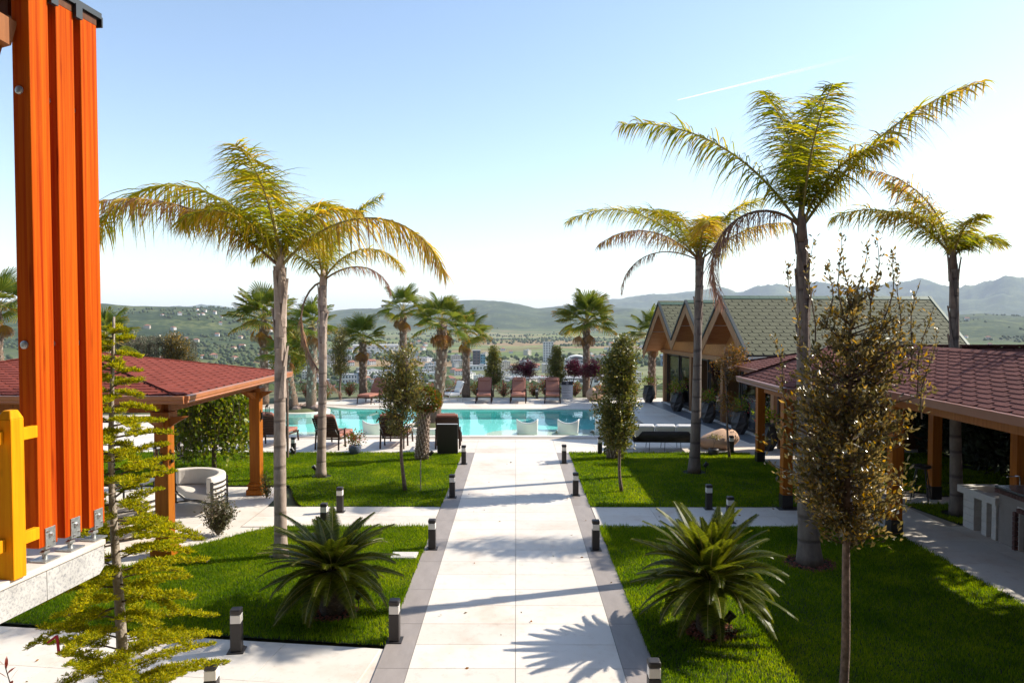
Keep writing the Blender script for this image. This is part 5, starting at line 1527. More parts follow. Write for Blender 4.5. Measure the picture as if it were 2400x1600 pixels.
def fan_palm(base, h, label, seed, sc=1.0, n=26, dead=7, lean=(0, 0), r=.16, skirt=True, curve=0.0):
    root = empty('fan_palm', base, label, 'palm')
    R_ = random.Random(seed)
    base = Vector(base); top = base + Vector((lean[0], lean[1], h))
    b = MB(); m_ = 22; pts = []; rr = []
    for i in range(m_ + 1):
        t = i / m_
        pts.append(base.lerp(top, t) + Vector((curve * math.sin(t * math.pi), 0, 0))); rr.append(r * (1.35 - .5 * t if t < .3 else 1.2 - .15 * t) * (1 + R_.uniform(-.09, .09)))
    b.tube(pts, rr, 12); b.build('trunk', M['fan_bark'], root, smooth=True)
    b = MB()
    for k in range(70):     # leaf-base stubs left on the trunk
        t = .22 + .78 * (k + R_.random()) / 70; i = min(int(t * m_), m_ - 1); c = pts[i].lerp(pts[i + 1], t * m_ - i); a = k * 2.4
        o_ = Vector((math.cos(a), math.sin(a), 0)); u = Vector((-math.sin(a), math.cos(a), 0)); rd = rr[i] * .93
        q = c + o_ * rd
        b.add([q - u * .05 - Vector((0, 0, .09)), q + u * .05 - Vector((0, 0, .09)), q + u * .025 + o_ * .055 + Vector((0, 0, .06)), q - u * .025 + o_ * .055 + Vector((0, 0, .06)), q + Vector((0, 0, .04))], [(0, 1, 2, 3), (3, 2, 4), (0, 3, 4), (1, 4, 2)])
    o = b.build('leaf_stubs', M['palm_boot'], root); o['kind'] = 'stuff'
    rl = root.location
    for k in range(n + dead):
        az = k * 137.5 + R_.uniform(-18, 18)
        if k < n:
            f = k / n; el = 84 - 105 * f ** .85 + R_.uniform(-10, 10); me = FANS[min(2, int(f * 2.2 + R_.random() * .9))]
        else:
            el = R_.uniform(-78, -50); me = FAND[k % 2]
        o = link('frond', me, root)
        Mx = Matrix.Rotation(rad(az), 4, 'Z') @ Matrix.Rotation(rad(-el), 4, 'Y') @ Matrix.Rotation(rad(R_.uniform(-30, 30)), 4, 'X')
        s = sc * R_.uniform(.85, 1.1) * (1.0 if k < n else .8)
        o.matrix_basis = Matrix.Translation(top - rl + Vector((0, 0, .12 * sc * (1 - k / (n + dead))))) @ Mx @ Matrix.Scale(s, 4)
    return root
fan_palm(at_depth(556, 900, 30.5) * 1 + Vector((0, 0, 0)) if False else (-11.6, 30.9 + 2.6, 0), 3.85, 'broad fan palm standing just above the far corner of the red pavilion roof', 21, 1.12, 28, 6)
fan_palm((-8.75, 31.0, 0), 3.55, 'fan palm on the pool island behind the two left queen palm trunks', 22, .85, 20, 6, (.1, 0), .17)
fan_palm((-9.55, 31.2, 0), 2.35, 'shorter leaning fan palm with yellow hanging leaves on the pool island', 23, .75, 16, 8, (-.35, 0), .19)
fan_palm((-7.75, 36.9, 0), 2.75, 'short-trunked fan palm behind the turned lounger', 24, .95, 20, 5)
fan_palm((-5.75, 37.2, 0), 4.25, 'ragged fan palm with a dry skirt behind the slender garden tree', 25, .95, 16, 12)
fan_palm((-3.05, 26.6, 0), 3.7, 'leaning fan palm in the pool with a heavy skirt of dry leaves', 26, .82, 22, 18, (.35, 0), .17, curve=.12)
fan_palm((-2.5, 36.6, 0), 3.1, 'fan palm left of the three poolside loungers', 27, .95, 20, 5)
fan_palm((3.55, 36.7, 0), 3.7, 'full round fan palm right of the three poolside loungers', 28, 1.12, 30, 5)
fan_palm((6.7, 35.9, 0), 3.1, 'fan palm half hidden behind the first gable of the house', 29, .95, 18, 6)
fan_palm((-23.5, 33.0, 0), 4.3, 'fan palm cut by the left edge of the picture', 30, 1.25, 24, 7)
fan_palm((-17.5, 31.0, 0), 3.0, 'fan palm whose leaf tips show right of the orange timber screen', 31, 1.0, 18, 3)

# ------------------------------------------------------------------ cycads
def cycad_frond(L, bend, seed, e0=0):
    R_ = random.Random(seed)
    b = MB(); n = 12
    pts, tans = frond_curve(0, e0, bend, L, n, 1.6)
    b.cm = 1; b.tube(pts, [.011 * (1 - .8 * i / n) for i in range(n + 1)], 4, False, [.5] * (n + 1)); b.cm = 0
    m_ = 74
    for i in range(m_):
        s = .10 + .9 * (i + .5) / m_; f = s * n; k = min(int(f), n - 1); p = pts[k].lerp(pts[k + 1], f - k); T = tans[k]
        S = Vector((0, 1, 0)); Up = S.cross(T) * -1
        if Up.z < 0: Up = -Up
        l = .16 * math.sin(min(1, s * 3.2) * math.pi / 2) * (1 - .75 * max(0, s - .6) / .4) * R_.uniform(.92, 1.06)
        for sg in (-1, 1):
            d = (S * sg * .86 + T * .50 + Up * .24).normalized(); sd = T * .0066
            mid = p + d * l * .55; tip = p + d * l + Vector((0, 0, -.012)) - Up * .015
            ag = [.1 + .2 * R_.random()] * 2 + [.15] * 2 + [.55 if R_.random() < .5 else .3]
            b.add([p - sd, p + sd, mid + sd * .9, mid - sd * .9, tip], [(0, 1, 2, 3), (3, 2, 4)], ag)
    return b.mesh('frond', [M['cycad'], M['rachis']], age=True)
CYF = [cycad_frond(1.0, 50, 1), cycad_frond(1.03, 30, 2), cycad_frond(.95, 68, 3), cycad_frond(.75, 22, 4)]
def cycad(c, h, n, lo, hi, sc, label, seed):
    root = empty('cycad', (c[0], c[1], 0), label, 'cycad')
    R_ = random.Random(seed)
    b = MB(); pr = [(.14, 0)] + [(.16 + .012 * (i % 2), .04 + i * h / 14) for i in range(13)] + [(.09, h + .04), (.02, h + .1)]
    b.lathe(pr, (c[0], c[1], 0), 14); b.build('trunk', M['bark_dark'], root)
    b = MB()
    for k in range(110):
        a = k * 2.4; z = .03 + (h) * k / 110; o_ = Vector((math.cos(a), math.sin(a), 0)); u = Vector((-math.sin(a), math.cos(a), 0)); q = Vector((c[0], c[1], z)) + o_ * .158
        b.add([q - u * .025, q + u * .025, q + o_ * .035 + Vector((0, 0, .045))], [(0, 1, 2)])
    o = b.build('leaf_stubs', M['twig'], root); o['kind'] = 'stuff'
    for k in range(n):
        f = k / n; az = k * 137.5 + R_.uniform(-12, 12); el = hi + (lo - hi) * f ** .9 + R_.uniform(-6, 6)
        me = CYF[3] if f < .08 else CYF[R_.choice([0, 1, 2])] if f > .35 else CYF[1]
        o = link('frond', me, root)
        o.matrix_basis = Matrix.Translation(Vector((0, 0, h + .04 - .06 * f))) @ Matrix.Rotation(rad(az), 4, 'Z') @ Matrix.Rotation(rad(-el), 4, 'Y') @ Matrix.Rotation(rad(R_.uniform(-14, 14)), 4, 'X') @ Matrix.Scale(sc * R_.uniform(.88, 1.1), 4)
    return root
cycad(CY_L, .56, 78, -14, 66, .93, 'low spreading cycad on the left lawn', 4)
cycad(CY_R, .62, 96, -16, 88, .97, 'upright star-shaped cycad on the right lawn', 6)

# ------------------------------------------------------------------ broadleaf trees and shrubs
def leaf_mesh(P, D, size, asp, m, off):
    P = np.asarray(P, float); D = np.asarray(D, float); n = len(P); size = np.asarray(size, float)
    D = D / (np.linalg.norm(D, axis=1, keepdims=True) + 1e-9)
    Bv = rng.normal(size=(n, 3)); Bv -= D * (Bv * D).sum(1, keepdims=True); Bv /= np.linalg.norm(Bv, axis=1, keepdims=True) + 1e-9
    Nv = np.cross(D, Bv); s = size[:, None]
    V = np.stack([P, P + D * s * .5 + Bv * s * asp * .5 + Nv * s * .12, P + D * s, P + D * s * .5 - Bv * s * asp * .5 + Nv * s * .12], 1).reshape(-1, 3)
    k = np.arange(n)[:, None] * 4
    F = np.concatenate([k + np.array([[0, 1, 2]]), k + np.array([[0, 2, 3]])])
    return mesh_np('crown', V, F, M[m], off)
def leafy_tree(name, base, trunk_h, r, blobs, twigs, per, ls, m, label, cat='tree', bark='bark', asp=.5, seed=1, lean=(0, 0), up=.35, trunk_n=8, twr=.006, spread=.05, group=None, stake=False, top=None):
    """Trunk, twigs that run out to the crown surface, and leaves along every twig. blobs: (dx, dy, z, rx, ry, rz, weight)."""
    root = empty(name, base, label, cat, group)
    R_ = np.random.default_rng(seed)
    base = Vector(base); tp_ = base + Vector((lean[0], lean[1], trunk_h))
    ztop = max(b_[2] + b_[5] * .6 for b_ in blobs) if top is None else top
    apexp = Vector((base.x + blobs[-1][0] * .6 + lean[0], base.y + blobs[-1][1] * .6 + lean[1], base.z + ztop))
    tr = MB(); ts = [base.lerp(tp_, t) + Vector((.02 * math.sin(5 * t + seed), .02 * math.cos(4 * t + seed), 0)) for t in np.linspace(0, 1, 7)] + [tp_.lerp(apexp, t) for t in (.35, .7, 1)]
    rr = [r * (1.25 - .1 * i if i < 2 else 1.05 - .04 * i) for i in range(7)] + [r * .55, r * .35, r * .12]
    tr.tube(ts, rr, trunk_n); tr.build('trunk', M[bark], root, smooth=True)
    w = np.array([b_[6] for b_ in blobs], float); w /= w.sum()
    TW = MB(); P = []; D = []
    for i in range(twigs):
        bl = blobs[R_.choice(len(blobs), p=w)]
        v = R_.normal(size=3); v /= np.linalg.norm(v); q = R_.uniform(.45, 1.0) ** .6
        end = np.array([base.x + bl[0] + v[0] * bl[3] * q, base.y + bl[1] + v[1] * bl[4] * q, base.z + bl[2] + v[2] * bl[5] * q])
        t0 = np.clip((end[2] - base.z - R_.uniform(.2, .7) * bl[5] - trunk_h) / max(ztop - trunk_h, .1), 0, .92)
        st = np.array(tp_.lerp(apexp, float(t0)))
        mid = st * .5 + end * .5 + np.array([0, 0, -.08 * np.linalg.norm(end - st)]) * (1 if up > 0 else -1) + R_.normal(size=3) * .02
        pts = [st, st * .3 + mid * .7, mid * .4 + end * .6, end]
        TW.tube([Vector(p) for p in pts], [twr * 1.6, twr * 1.2, twr * .8, twr * .3], 3, False)
        dirv = end - mid; dirv /= np.linalg.norm(dirv) + 1e-9
        for k in range(per):
            u = R_.uniform(.25, 1.0) ** .7
            p = (st * (1 - u) ** 2 + mid * 2 * u * (1 - u) + end * u * u) + R_.normal(size=3) * spread
            P.append(p); d = dirv * .5 + R_.normal(size=3) * .75 + np.array([0, 0, up]); D.append(d)
    o = TW.build('branches', M['twig'], root); o['kind'] = 'stuff'
    me = leaf_mesh(P, D, R_.uniform(.65, 1.2, len(P)) * ls, asp, m, root.location)
    o = link('crown', me, root); o['kind'] = 'stuff'
    return root
# bronze tree in the right foreground
leafy_tree('bronze_tree', (2.98, 6.6, 0), 1.8, .042, [(0.04, 0, 2.42, .62, .5, .44, 2.6), (0.0, 0, 2.92, .64, .55, .5, 2.6), (-.02, .05, 3.4, .55, .45, .5, 1.8), (.50, 0, 3.42, .26, .28, .5, 1.0), (-.08, 0, 3.85, .34, .3, .4, .7), (.24, 0, 3.95, .22, .2, .4, .5), (-.50, 0, 2.85, .30, .25, .45, .8), (.12, 0, 2.12, .5, .4, .22, .8), (0.0, 0, 3.4, .5, .4, .5, .6)],
           330, 28, .065, 'bronze_leaf', 'tall bronze-leaved tree in the right foreground', 'tree', 'bark', .42, 31, (.04, 0), .45, 10, .006, .032)
# slender trees on the back lawns
leafy_tree('slender_tree', (-2.54, 16.45, 0), 1.35, .042, [(-.05, 0, 1.75, .5, .45, .55, 1.6), (-.15, 0, 2.3, .55, .45, .6, 1.8), (0.0, 0, 2.9, .42, .4, .6, 1.3), (-.35, 0, 2.7, .35, .3, .7, .8), (.3, 0, 2.4, .35, .3, .5, .6)],
           215, 21, .085, 'olive_leaf', 'slender olive-green garden tree on the back left lawn', 'tree', 'bark', .42, 33, (-.06, 0), .3, 8, .006, .06)
leafy_tree('clipped_tree', (2.38, 16.4, 0), 1.05, .036, [(-.1, 0, 1.5, .48, .42, .5, 1.5), (-.14, .1, 2.1, .56, .48, .55, 1.8), (-.1, .1, 2.7, .50, .45, .5, 1.5), (.04, .1, 3.15, .38, .34, .42, 1.0)],
           460, 27, .078, 'topiary_leaf', 'tall clipped glossy tree at the corner of the back right lawn', 'tree', 'bark', .5, 34, (-.05, 0), .2, 8, .005, .05)
# two shaggy trunks behind them
def shaggy_trunk(c, h, label, globe):
    root = empty('shaggy_stump', (c[0], c[1], 0), label, 'tree')
    b = MB(); R_ = random.Random(int(c[0] * 10))
    b.tube([(c[0] + .01 * i, c[1], i * h / 10) for i in range(11)], [.18 - .004 * i for i in range(11)], 14); b.build('trunk', M['fan_bark'], root, smooth=True)
    me = MB(); me.box((0, 0, 0), (.05, .03, .11)); me = me.mesh('leaf_stub', M['palm_boot'])
    for k in range(150):
        a = k * 2.4; z = .06 + (h - .1) * k / 150; r = .175 - .04 * z / h
        o = link('leaf_stub', me, root); o.location = (.01 * z / h * 10 + r * math.cos(a), r * math.sin(a), z); o.rotation_euler = (R_.uniform(-.2, .2), R_.uniform(.2, .5), a)
    if globe:
        P, D = [], []
        for i in range(3200):
            v = rng.normal(size=3); v /= np.linalg.norm(v); q = rng.uniform(.5, 1) ** .5
            P.append((c[0] + .12 + v[0] * .44 * q, c[1] + v[1] * .4 * q, h + .12 + v[2] * .36 * q)); D.append(v + rng.normal(size=3) * .6)
        o = link('crown', leaf_mesh(P, D, rng.uniform(.05, .09, len(P)), .6, 'redgreen', root.location), root); o['kind'] = 'stuff'
    else:
        P, D = [], []
        for i in range(700):
            a = rng.uniform(0, 6.28); z = rng.uniform(.1, h); P.append((c[0] + .2 * math.cos(a), c[1] + .2 * math.sin(a), z)); D.append((math.cos(a), math.sin(a), .6))
        o = link('ivy', leaf_mesh(P, D, rng.uniform(.05, .09, len(P)), .6, 'olive_leaf', root.location), root); o['kind'] = 'stuff'
shaggy_trunk((-2.62, 20.15), 1.55, 'shaggy trunk with a red-tipped leafy ball beside the black board', True)
shaggy_trunk((2.72, 20.4), 1.5, 'shaggy ivy-hung trunk behind the tall clipped tree', False)
# clipped trees, maples along the railing
for x, s, lb in ((-1.12, 41, 'clipped two-tier tree behind the leftmost of three loungers'), (2.02, 42, 'clipped two-tier tree between the red maple and the notice board')):
    leafy_tree('topiary_tree', (x, 36.6, 0), .62, .04, [(0, 0, 1.15, .55, .5, .5, 1.6), (0, 0, 1.75, .45, .4, .45, 1.1), (0, 0, 2.25, .3, .3, .35, .7)], 260, 22, .085, 'topiary_leaf', lb, 'tree', 'bark', .55, s, up=.1, spread=.07)
for x, y, s, w, lb in ((.35, 36.7, 43, .82, 'low spreading dark red maple behind the middle lounger'), (3.7, 36.3, 44, .75, 'dark red maple behind the round bean bag'), (2.85, 37.2, 45, .4, 'small dark red maple sprig by the notice board')):
    leafy_tree('red_maple', (x, y, 0), .6, .035, [(-.15, 0, 1.35, w, .5, .28, 1.5), (.1, 0, 1.6, w * .8, .5, .26, 1.2), (.45, 0, 1.25, w * .5, .4, .22, .8)], 170, 20, .075, 'maple_leaf', lb, 'tree', 'bark_dark', .5, s, (.05, 0), up=-.1, spread=.08)
leafy_tree('orange_tree', (6.02, 20.5, 0), 1.75, .03, [(-.05, 0, 2.55, .55, .4, .4, 1.4), (.25, 0, 2.95, .35, .3, .3, 1.0), (-.1, 0, 1.5, .45, .3, .35, .8)], 95, 17, .062, 'orange_leaf', 'thin tree with orange-green leaves in front of the glass house', 'tree', 'bark', .55, 47, (-.1, 0), up=.2, spread=.07)
# trees beyond the left pavilion
leafy_tree('lime_tree', (-10.6, 31.8 + 2.5, 0), 1.2, .07, [(-.2, 0, 1.9, 1.0, .9, .6, 1.3), (.2, 0, 2.5, 1.0, .9, .6, 1.5), (.25, 0, 3.1, .7, .6, .5, 1.0)], 300, 22, .11, 'lime_leaf', 'bright lime-green tree behind the corner of the red pavilion roof', 'tree', 'bark', .55, 51, up=.2, spread=.12)
leafy_tree('bronze_round_tree', (-15.6, 33.5, 0), 1.0, .07, [(0, 0, 1.9, .95, .9, .8, 1.5), (-.1, 0, 2.7, .6, .6, .6, 1.0)], 300, 20, .10, 'bronze_leaf', 'rounded bronze-green tree behind the red pavilion roof', 'tree', 'bark', .5, 52, up=.25, spread=.1)
leafy_tree('grey_olive_tree', (-8.6, 35.6, 0), 1.2, .06, [(0, 0, 1.9, .55, .5, .8, 1.3), (0, 0, 2.9, .5, .45, .8, 1.1)], 260, 18, .09, 'olive_leaf', 'narrow grey-green tree just right of the slimmer palm trunk', 'tree', 'bark', .4, 53, up=.2, spread=.1)
# photinia and mixed shrubs along the railing
def shrub(base, r, h, m, n, ls, label, cat='shrub', group=None, seed=1, asp=.5, name='shrub'):
    root = empty(name, base, label, cat, group)
    R_ = np.random.default_rng(seed); base = np.array(base)
    TW = MB(); P, D = [], []
    for i in range(max(10, n // 14)):
        a = R_.uniform(0, 6.28); q = R_.uniform(.2, 1); end = base + np.array([r * q * math.cos(a), r * q * math.sin(a), h * R_.uniform(.45, 1.05) * (1.1 - .4 * q)])
        TW.tube([Vector(base), Vector(base * .5 + end * .5 + np.array([0, 0, .05])), Vector(end)], [.006, .004, .002], 3, False)
        for k in range(14):
            u = R_.uniform(.2, 1.02); P.append(base * (1 - u) + end * u + R_.normal(size=3) * .035 + np.array([0, 0, .05 * u])); D.append((end - base) * .6 / h + R_.normal(size=3) * .7)
    o = TW.build('stems', M['twig'], root); o['kind'] = 'stuff'
    o = link('foliage', leaf_mesh(P, D, R_.uniform(.7, 1.2, len(P)) * ls, asp, m, root.location), root); o['kind'] = 'stuff'
    return root
xs = [-11.0, -10.1, -9.2, -8.4, -7.0, -6.1, -5.0, -4.2, -3.4, -2.9, -2.0, -.6, .9, 1.5, 2.4, 3.0, 4.4, 5.2, 6.0]
SPOTN = ['at the far left bend of the deck', 'next to the far left bend of the deck', 'behind the island palms', 'left of the turned lounger', 'behind the turned lounger', 'right of the turned lounger', 'under the ragged fan palm', 'left of the white garden chair', 'behind the white garden chair', 'at the foot of the fan palm left of the loungers', 'just left of the leftmost of three loungers', 'between the first and second of three loungers', 'behind the second of three loungers', 'under the red maple', 'left of the notice board', 'right of the notice board', 'right of the round bean bag', 'near the far planter', 'beside the far planter at the glass house']
for i, x in enumerate(xs):
    y = 36.75 + .25 * math.sin(i * 2.1) - (1.6 if x < -8.9 else 0)
    shrub((x, y, 0), .42 + .1 * (i % 3), .62 + .14 * ((i * 7) % 4), 'photinia' if i % 4 != 2 else 'redgreen', 620, .085, 'red-tipped shrub by the railing, ' + SPOTN[i], 'shrub', 'shrubs along the railing', 60 + i)
shrub((-5.38, 13.05, 0), .34, .72, 'shrub_leaf', 2200, .05, 'small grey-green shrub at the edge of the pavilion paving', seed=81)
shrub((-5.42, 15.75, 0), .14, .62, 'olive_leaf', 420, .05, 'narrow dark shrub at the foot of the far pavilion post', seed=82)
shrub((2.95, 20.1, 0), .16, .45, 'vine_leaf', 120, .10, 'grassy tuft beside the ivy-hung trunk', seed=83, asp=.2)
shrub((-6.7, 10.9, 0), .4, .7, 'vine_leaf', 800, .07, 'green shrub behind the young cedar', seed=84)
# red-leaved shoot in the bottom left corner
rp = empty('red_shoot', (-4.18, 6.15, 0), 'red-leaved shoot rising in the bottom left corner', 'plant')
c = Vector((-4.18, 6.15, 0)); tip = at_depth(12, 1560, 6.15)
b = MB(); b.tube([c, c.lerp(tip, .6) + Vector((.02, 0, 0)), tip], [.008, .006, .004], 5); b.build('stem', M['twig'], rp)
M['red_leaf'] = leafy('red_leaf', [(0.0, (0.25, 0.04, 0.03)), (1.0, (0.42, 0.12, 0.06))], .4, .35)
for k in range(11):
    a = k * 2.3; p = c.lerp(tip, .62 + .38 * k / 10); d = Vector((math.cos(a), math.sin(a) * .5, .5 + .05 * k)).normalized(); s = d.cross(Vector((0, .3, 1))).normalized()
    b = MB(); b.add([p, p + d * .05 + s * .014, p + d * .09 + s * .012 + Vector((0, 0, -.004)), p + d * .135 + Vector((0, 0, -.018)), p + d * .09 - s * .012 + Vector((0, 0, -.004)), p + d * .05 - s * .014], [(0, 1, 5), (1, 2, 4, 5), (2, 3, 4)]); b.build('leaf', M['red_leaf'], rp)

# weeping trees: strands that arch out and hang down
def weeping(base, h, R, nst, m, ls, label, seed, drop, per=26, name='weeping_tree', asp=.7, r=.05, needle=False, flat=1.0):
    root = empty(name, base, label, 'tree')
    R_ = np.random.default_rng(seed); base = np.array(base, float)
    b = MB(); b.tube([Vector(base), Vector(base + [0, 0, h * .5]), Vector(base + [.03, 0, h])], [r * 1.2, r, r * .7], 8); b.build('trunk', M['bark'], root, smooth=True)
    TW = MB(); P, D = [], []
    for i in range(nst):
        a = R_.uniform(0, 6.28); rr = R * R_.uniform(.25, 1) ** .6; top = base + [0, 0, h - .1]
        o_ = np.array([math.cos(a), math.sin(a) * flat, 0]); mid = top + o_ * rr * .7 + [0, 0, R_.uniform(.05, .28)]; sh = top + o_ * rr + [0, 0, -.05]; end = sh + [o_[0] * .06, o_[1] * .06, -drop * R_.uniform(.45, 1.0)]
        pts = [top, mid, sh, end]; TW.tube([Vector(p) for p in pts], [.010, .007, .005, .002], 3, False)
        for k in range(per):
            u = R_.uniform(0.15, 1); s = u * 3; j = min(int(s), 2); f = s - j; p = pts[j] * (1 - f) + pts[j + 1] * f + R_.normal(size=3) * (.05 if not needle else .06)
            P.append(p); D.append(np.array([0, 0, -.6]) + R_.normal(size=3) * .7)
    o = TW.build('branches', M['twig'], root); o['kind'] = 'stuff'
    o = link('crown', leaf_mesh(P, D, R_.uniform(.65, 1.2, len(P)) * ls, asp, m, root.location), root); o['kind'] = 'stuff'
weeping((-7.75, 18.6, 0), 1.98, .98, 430, 'vine_leaf', .115, 'weeping vine-leaved tree like a green curtain behind the cream sofa', 91, 1.65, 34)
weeping((-17.4, 34.5, 0), 2.9, 2.1, 620, 'grey_needle', .11, 'grey-green weeping cedar behind the red pavilion roof', 92, 2.3, 46, 'weeping_cedar', .25, .08, True)
# dark hedge behind the bar
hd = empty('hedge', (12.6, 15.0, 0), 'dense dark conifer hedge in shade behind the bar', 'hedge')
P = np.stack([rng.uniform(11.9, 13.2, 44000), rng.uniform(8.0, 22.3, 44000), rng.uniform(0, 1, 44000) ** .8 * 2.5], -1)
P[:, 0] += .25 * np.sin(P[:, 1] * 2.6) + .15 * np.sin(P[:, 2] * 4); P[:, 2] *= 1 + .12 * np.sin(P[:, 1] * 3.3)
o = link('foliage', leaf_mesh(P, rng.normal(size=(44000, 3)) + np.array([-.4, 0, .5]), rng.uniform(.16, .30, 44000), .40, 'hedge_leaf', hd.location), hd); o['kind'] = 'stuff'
b = MB()
for k in range(14): b.tube([(12.6, 8.5 + k, 0), (12.6, 8.5 + k, 2.0)], [.05, .02], 6)
b.build('stems', M['bark_dark'], hd)

# young cedar in the left foreground
ce = empty('young_cedar', (-3.34, 6.05, 0), 'young golden-green cedar in the left foreground', 'conifer')
b = MB(); tip = Vector((-3.36, 6.05, 3.92)); cb = Vector((-3.34, 6.05, 0))
tpts = [cb.lerp(tip, t) + Vector((.03 * math.sin(t * 7), 0, 0)) for t in np.linspace(0, 1, 14)]
b.tube(tpts, [.055 * (1 - .9 * t) + .004 for t in np.linspace(0, 1, 14)], 9); b.build('trunk', M['bark_pale'], ce, smooth=True)
R_ = np.random.default_rng(5); P, D = [], []; TWG = MB()
for i in range(104):
    t = .10 + .88 * i / 104; z = 3.92 * t; a = i * 2.399 + R_.uniform(-.4, .4)
    L = (1.02 * (1 - t) ** .72 + .10) * R_.uniform(.7, 1.12)
    if math.cos(a) < 0: L *= .88
    st = np.array(cb.lerp(tip, t)); o_ = np.array([math.cos(a), math.sin(a), 0])
    el = R_.uniform(-.05, .42)
    pts = [st + o_ * L * u + np.array([0, 0, el * L * u - .22 * L * u * u]) for u in (0, .33, .66, 1)]
    q = MB(); q.tube([Vector(p) for p in pts], [.009, .007, .005, .002], 4, False); o = q.build('branch', M['twig'], ce)
    sd = np.array([-o_[1], o_[0], 0])
    ns = int(L * 32) + 5
    for k in range(ns):
        u = .16 + .84 * (k + .5) / ns; f = u * 3; j = min(int(f), 2); p = pts[j] * (1 - (f - j)) + pts[j + 1] * (f - j)
        for sg in (-1, 1):
            sl = .17 * L ** .5 * (1.05 - u) * R_.uniform(.4, 1.1) + .03
            nt2 = 1 + int(sl / .038)
            if k % 2 == 0: TWG.tube([Vector(p), Vector(p + (sd * sg * .9 + o_ * .55) * sl)], [.003, .0015], 3, False)
            for w in range(nt2):
                c = p + (sd * sg * .9 + o_ * .55) * sl * (w + .4) / nt2 + np.array([0, 0, R_.uniform(-.012, .02)])
                for g in range(10):
                    v = R_.normal(size=3); v[2] = abs(v[2]) * .8 + .1; P.append(c); D.append(v)
o = TWG.build('twigs', M['twig'], ce); o['kind'] = 'stuff'
o = link('needles', leaf_mesh(P, D, R_.uniform(.024, .044, len(P)), .20, 'cedar_needle', ce.location), ce); o['kind'] = 'stuff'
rb = at_depth(130, 1488, 5.95)
b = MB()
for j, (dx, dz) in enumerate(((.0, -.02), (.005, -.10), (-.003, -.18))): pass
b.ext([rb + Vector((0, 0, 0)), rb + Vector((.022, 0, .005)), rb + Vector((.03, .012, -.16)), rb + Vector((.008, .008, -.17))], (0, .003, 0)); b.ext([rb, rb + Vector((.015, 0, -.012)), rb + Vector((-.07, .01, -.075)), rb + Vector((-.082, .01, -.062))], (0, .003, 0))
tag(b.build('ribbon', M['red_ribbon']), 'red ribbon tied to a low branch of the young cedar', 'ribbon')
# upright leafy shoots standing out of the bronze tree's top
bt = [o for o in bpy.data.objects if o.name.startswith('bronze_tree')][0]
R_ = np.random.default_rng(77)
for k, (dx, z0, z1, ex) in enumerate(((-.42, 3.6, 4.42, -.10), (-.30, 3.7, 4.62, -.02), (-.02, 3.8, 4.66, -.06), (.10, 3.9, 4.60, .06), (.24, 3.9, 4.68, .03), (.34, 3.8, 4.52, .10), (.46, 3.6, 4.40, .02), (.55, 3.4, 4.25, .10), (.62, 3.2, 4.02, .14), (.68, 3.0, 3.80, .12), (-.5, 3.1, 3.75, -.16), (-.15, 3.8, 4.40, .0), (.02, 3.9, 4.45, -.03))):
    c = bt.location; P, D = [], []
    pts = [Vector((c.x + dx + ex * t + .03 * math.sin(6 * t + k), c.y + R_.uniform(-.1, .1) * 0, z0 + (z1 - z0) * t)) for t in np.linspace(0, 1, 7)]
    b = MB(); b.tube(pts, [.007, .006, .006, .005, .004, .003, .002], 4, False); o = b.build('shoot', M['twig'], bt)
    for i in range(72):
        t = R_.uniform(.05, 1) * 6; j = min(int(t), 5); p = pts[j].lerp(pts[j + 1], t - j); P.append(np.array(p) + R_.normal(size=3) * .018); D.append(np.array([R_.normal(), R_.normal(), .9 + .4 * R_.random()]))
    o2 = link('leaves', leaf_mesh(P, D, R_.uniform(.035, .065, len(P)), .42, 'bronze_leaf', bt.location), o); o2['kind'] = 'stuff'

# tall trees right of the bar that shade the walk and the lawn edge
for i, (x, y, h) in enumerate(((13.6, 16.2, 7.0), (13.2, 13.6, 7.4), (13.6, 11.2, 7.2), (13.3, 8.8, 7.2))):
    leafy_tree('shade_tree', (x, y, 0), 1.6, .09, [(0, 0, 3.4, 1.5, 1.5, 1.2, 1.4), (0, 0, 4.9, 1.5, 1.5, 1.3, 1.6), (.1, 0, h - .8, 1.1, 1.1, .9, 1.0)], 210, 24, .20, 'olive_leaf',
               'leafy tree beyond the right end of the bar, ' + ('farthest', 'second farthest', 'second nearest', 'nearest')[i] + ' of four', 'tree', 'bark', .55, 300 + i, up=.1, spread=.14)

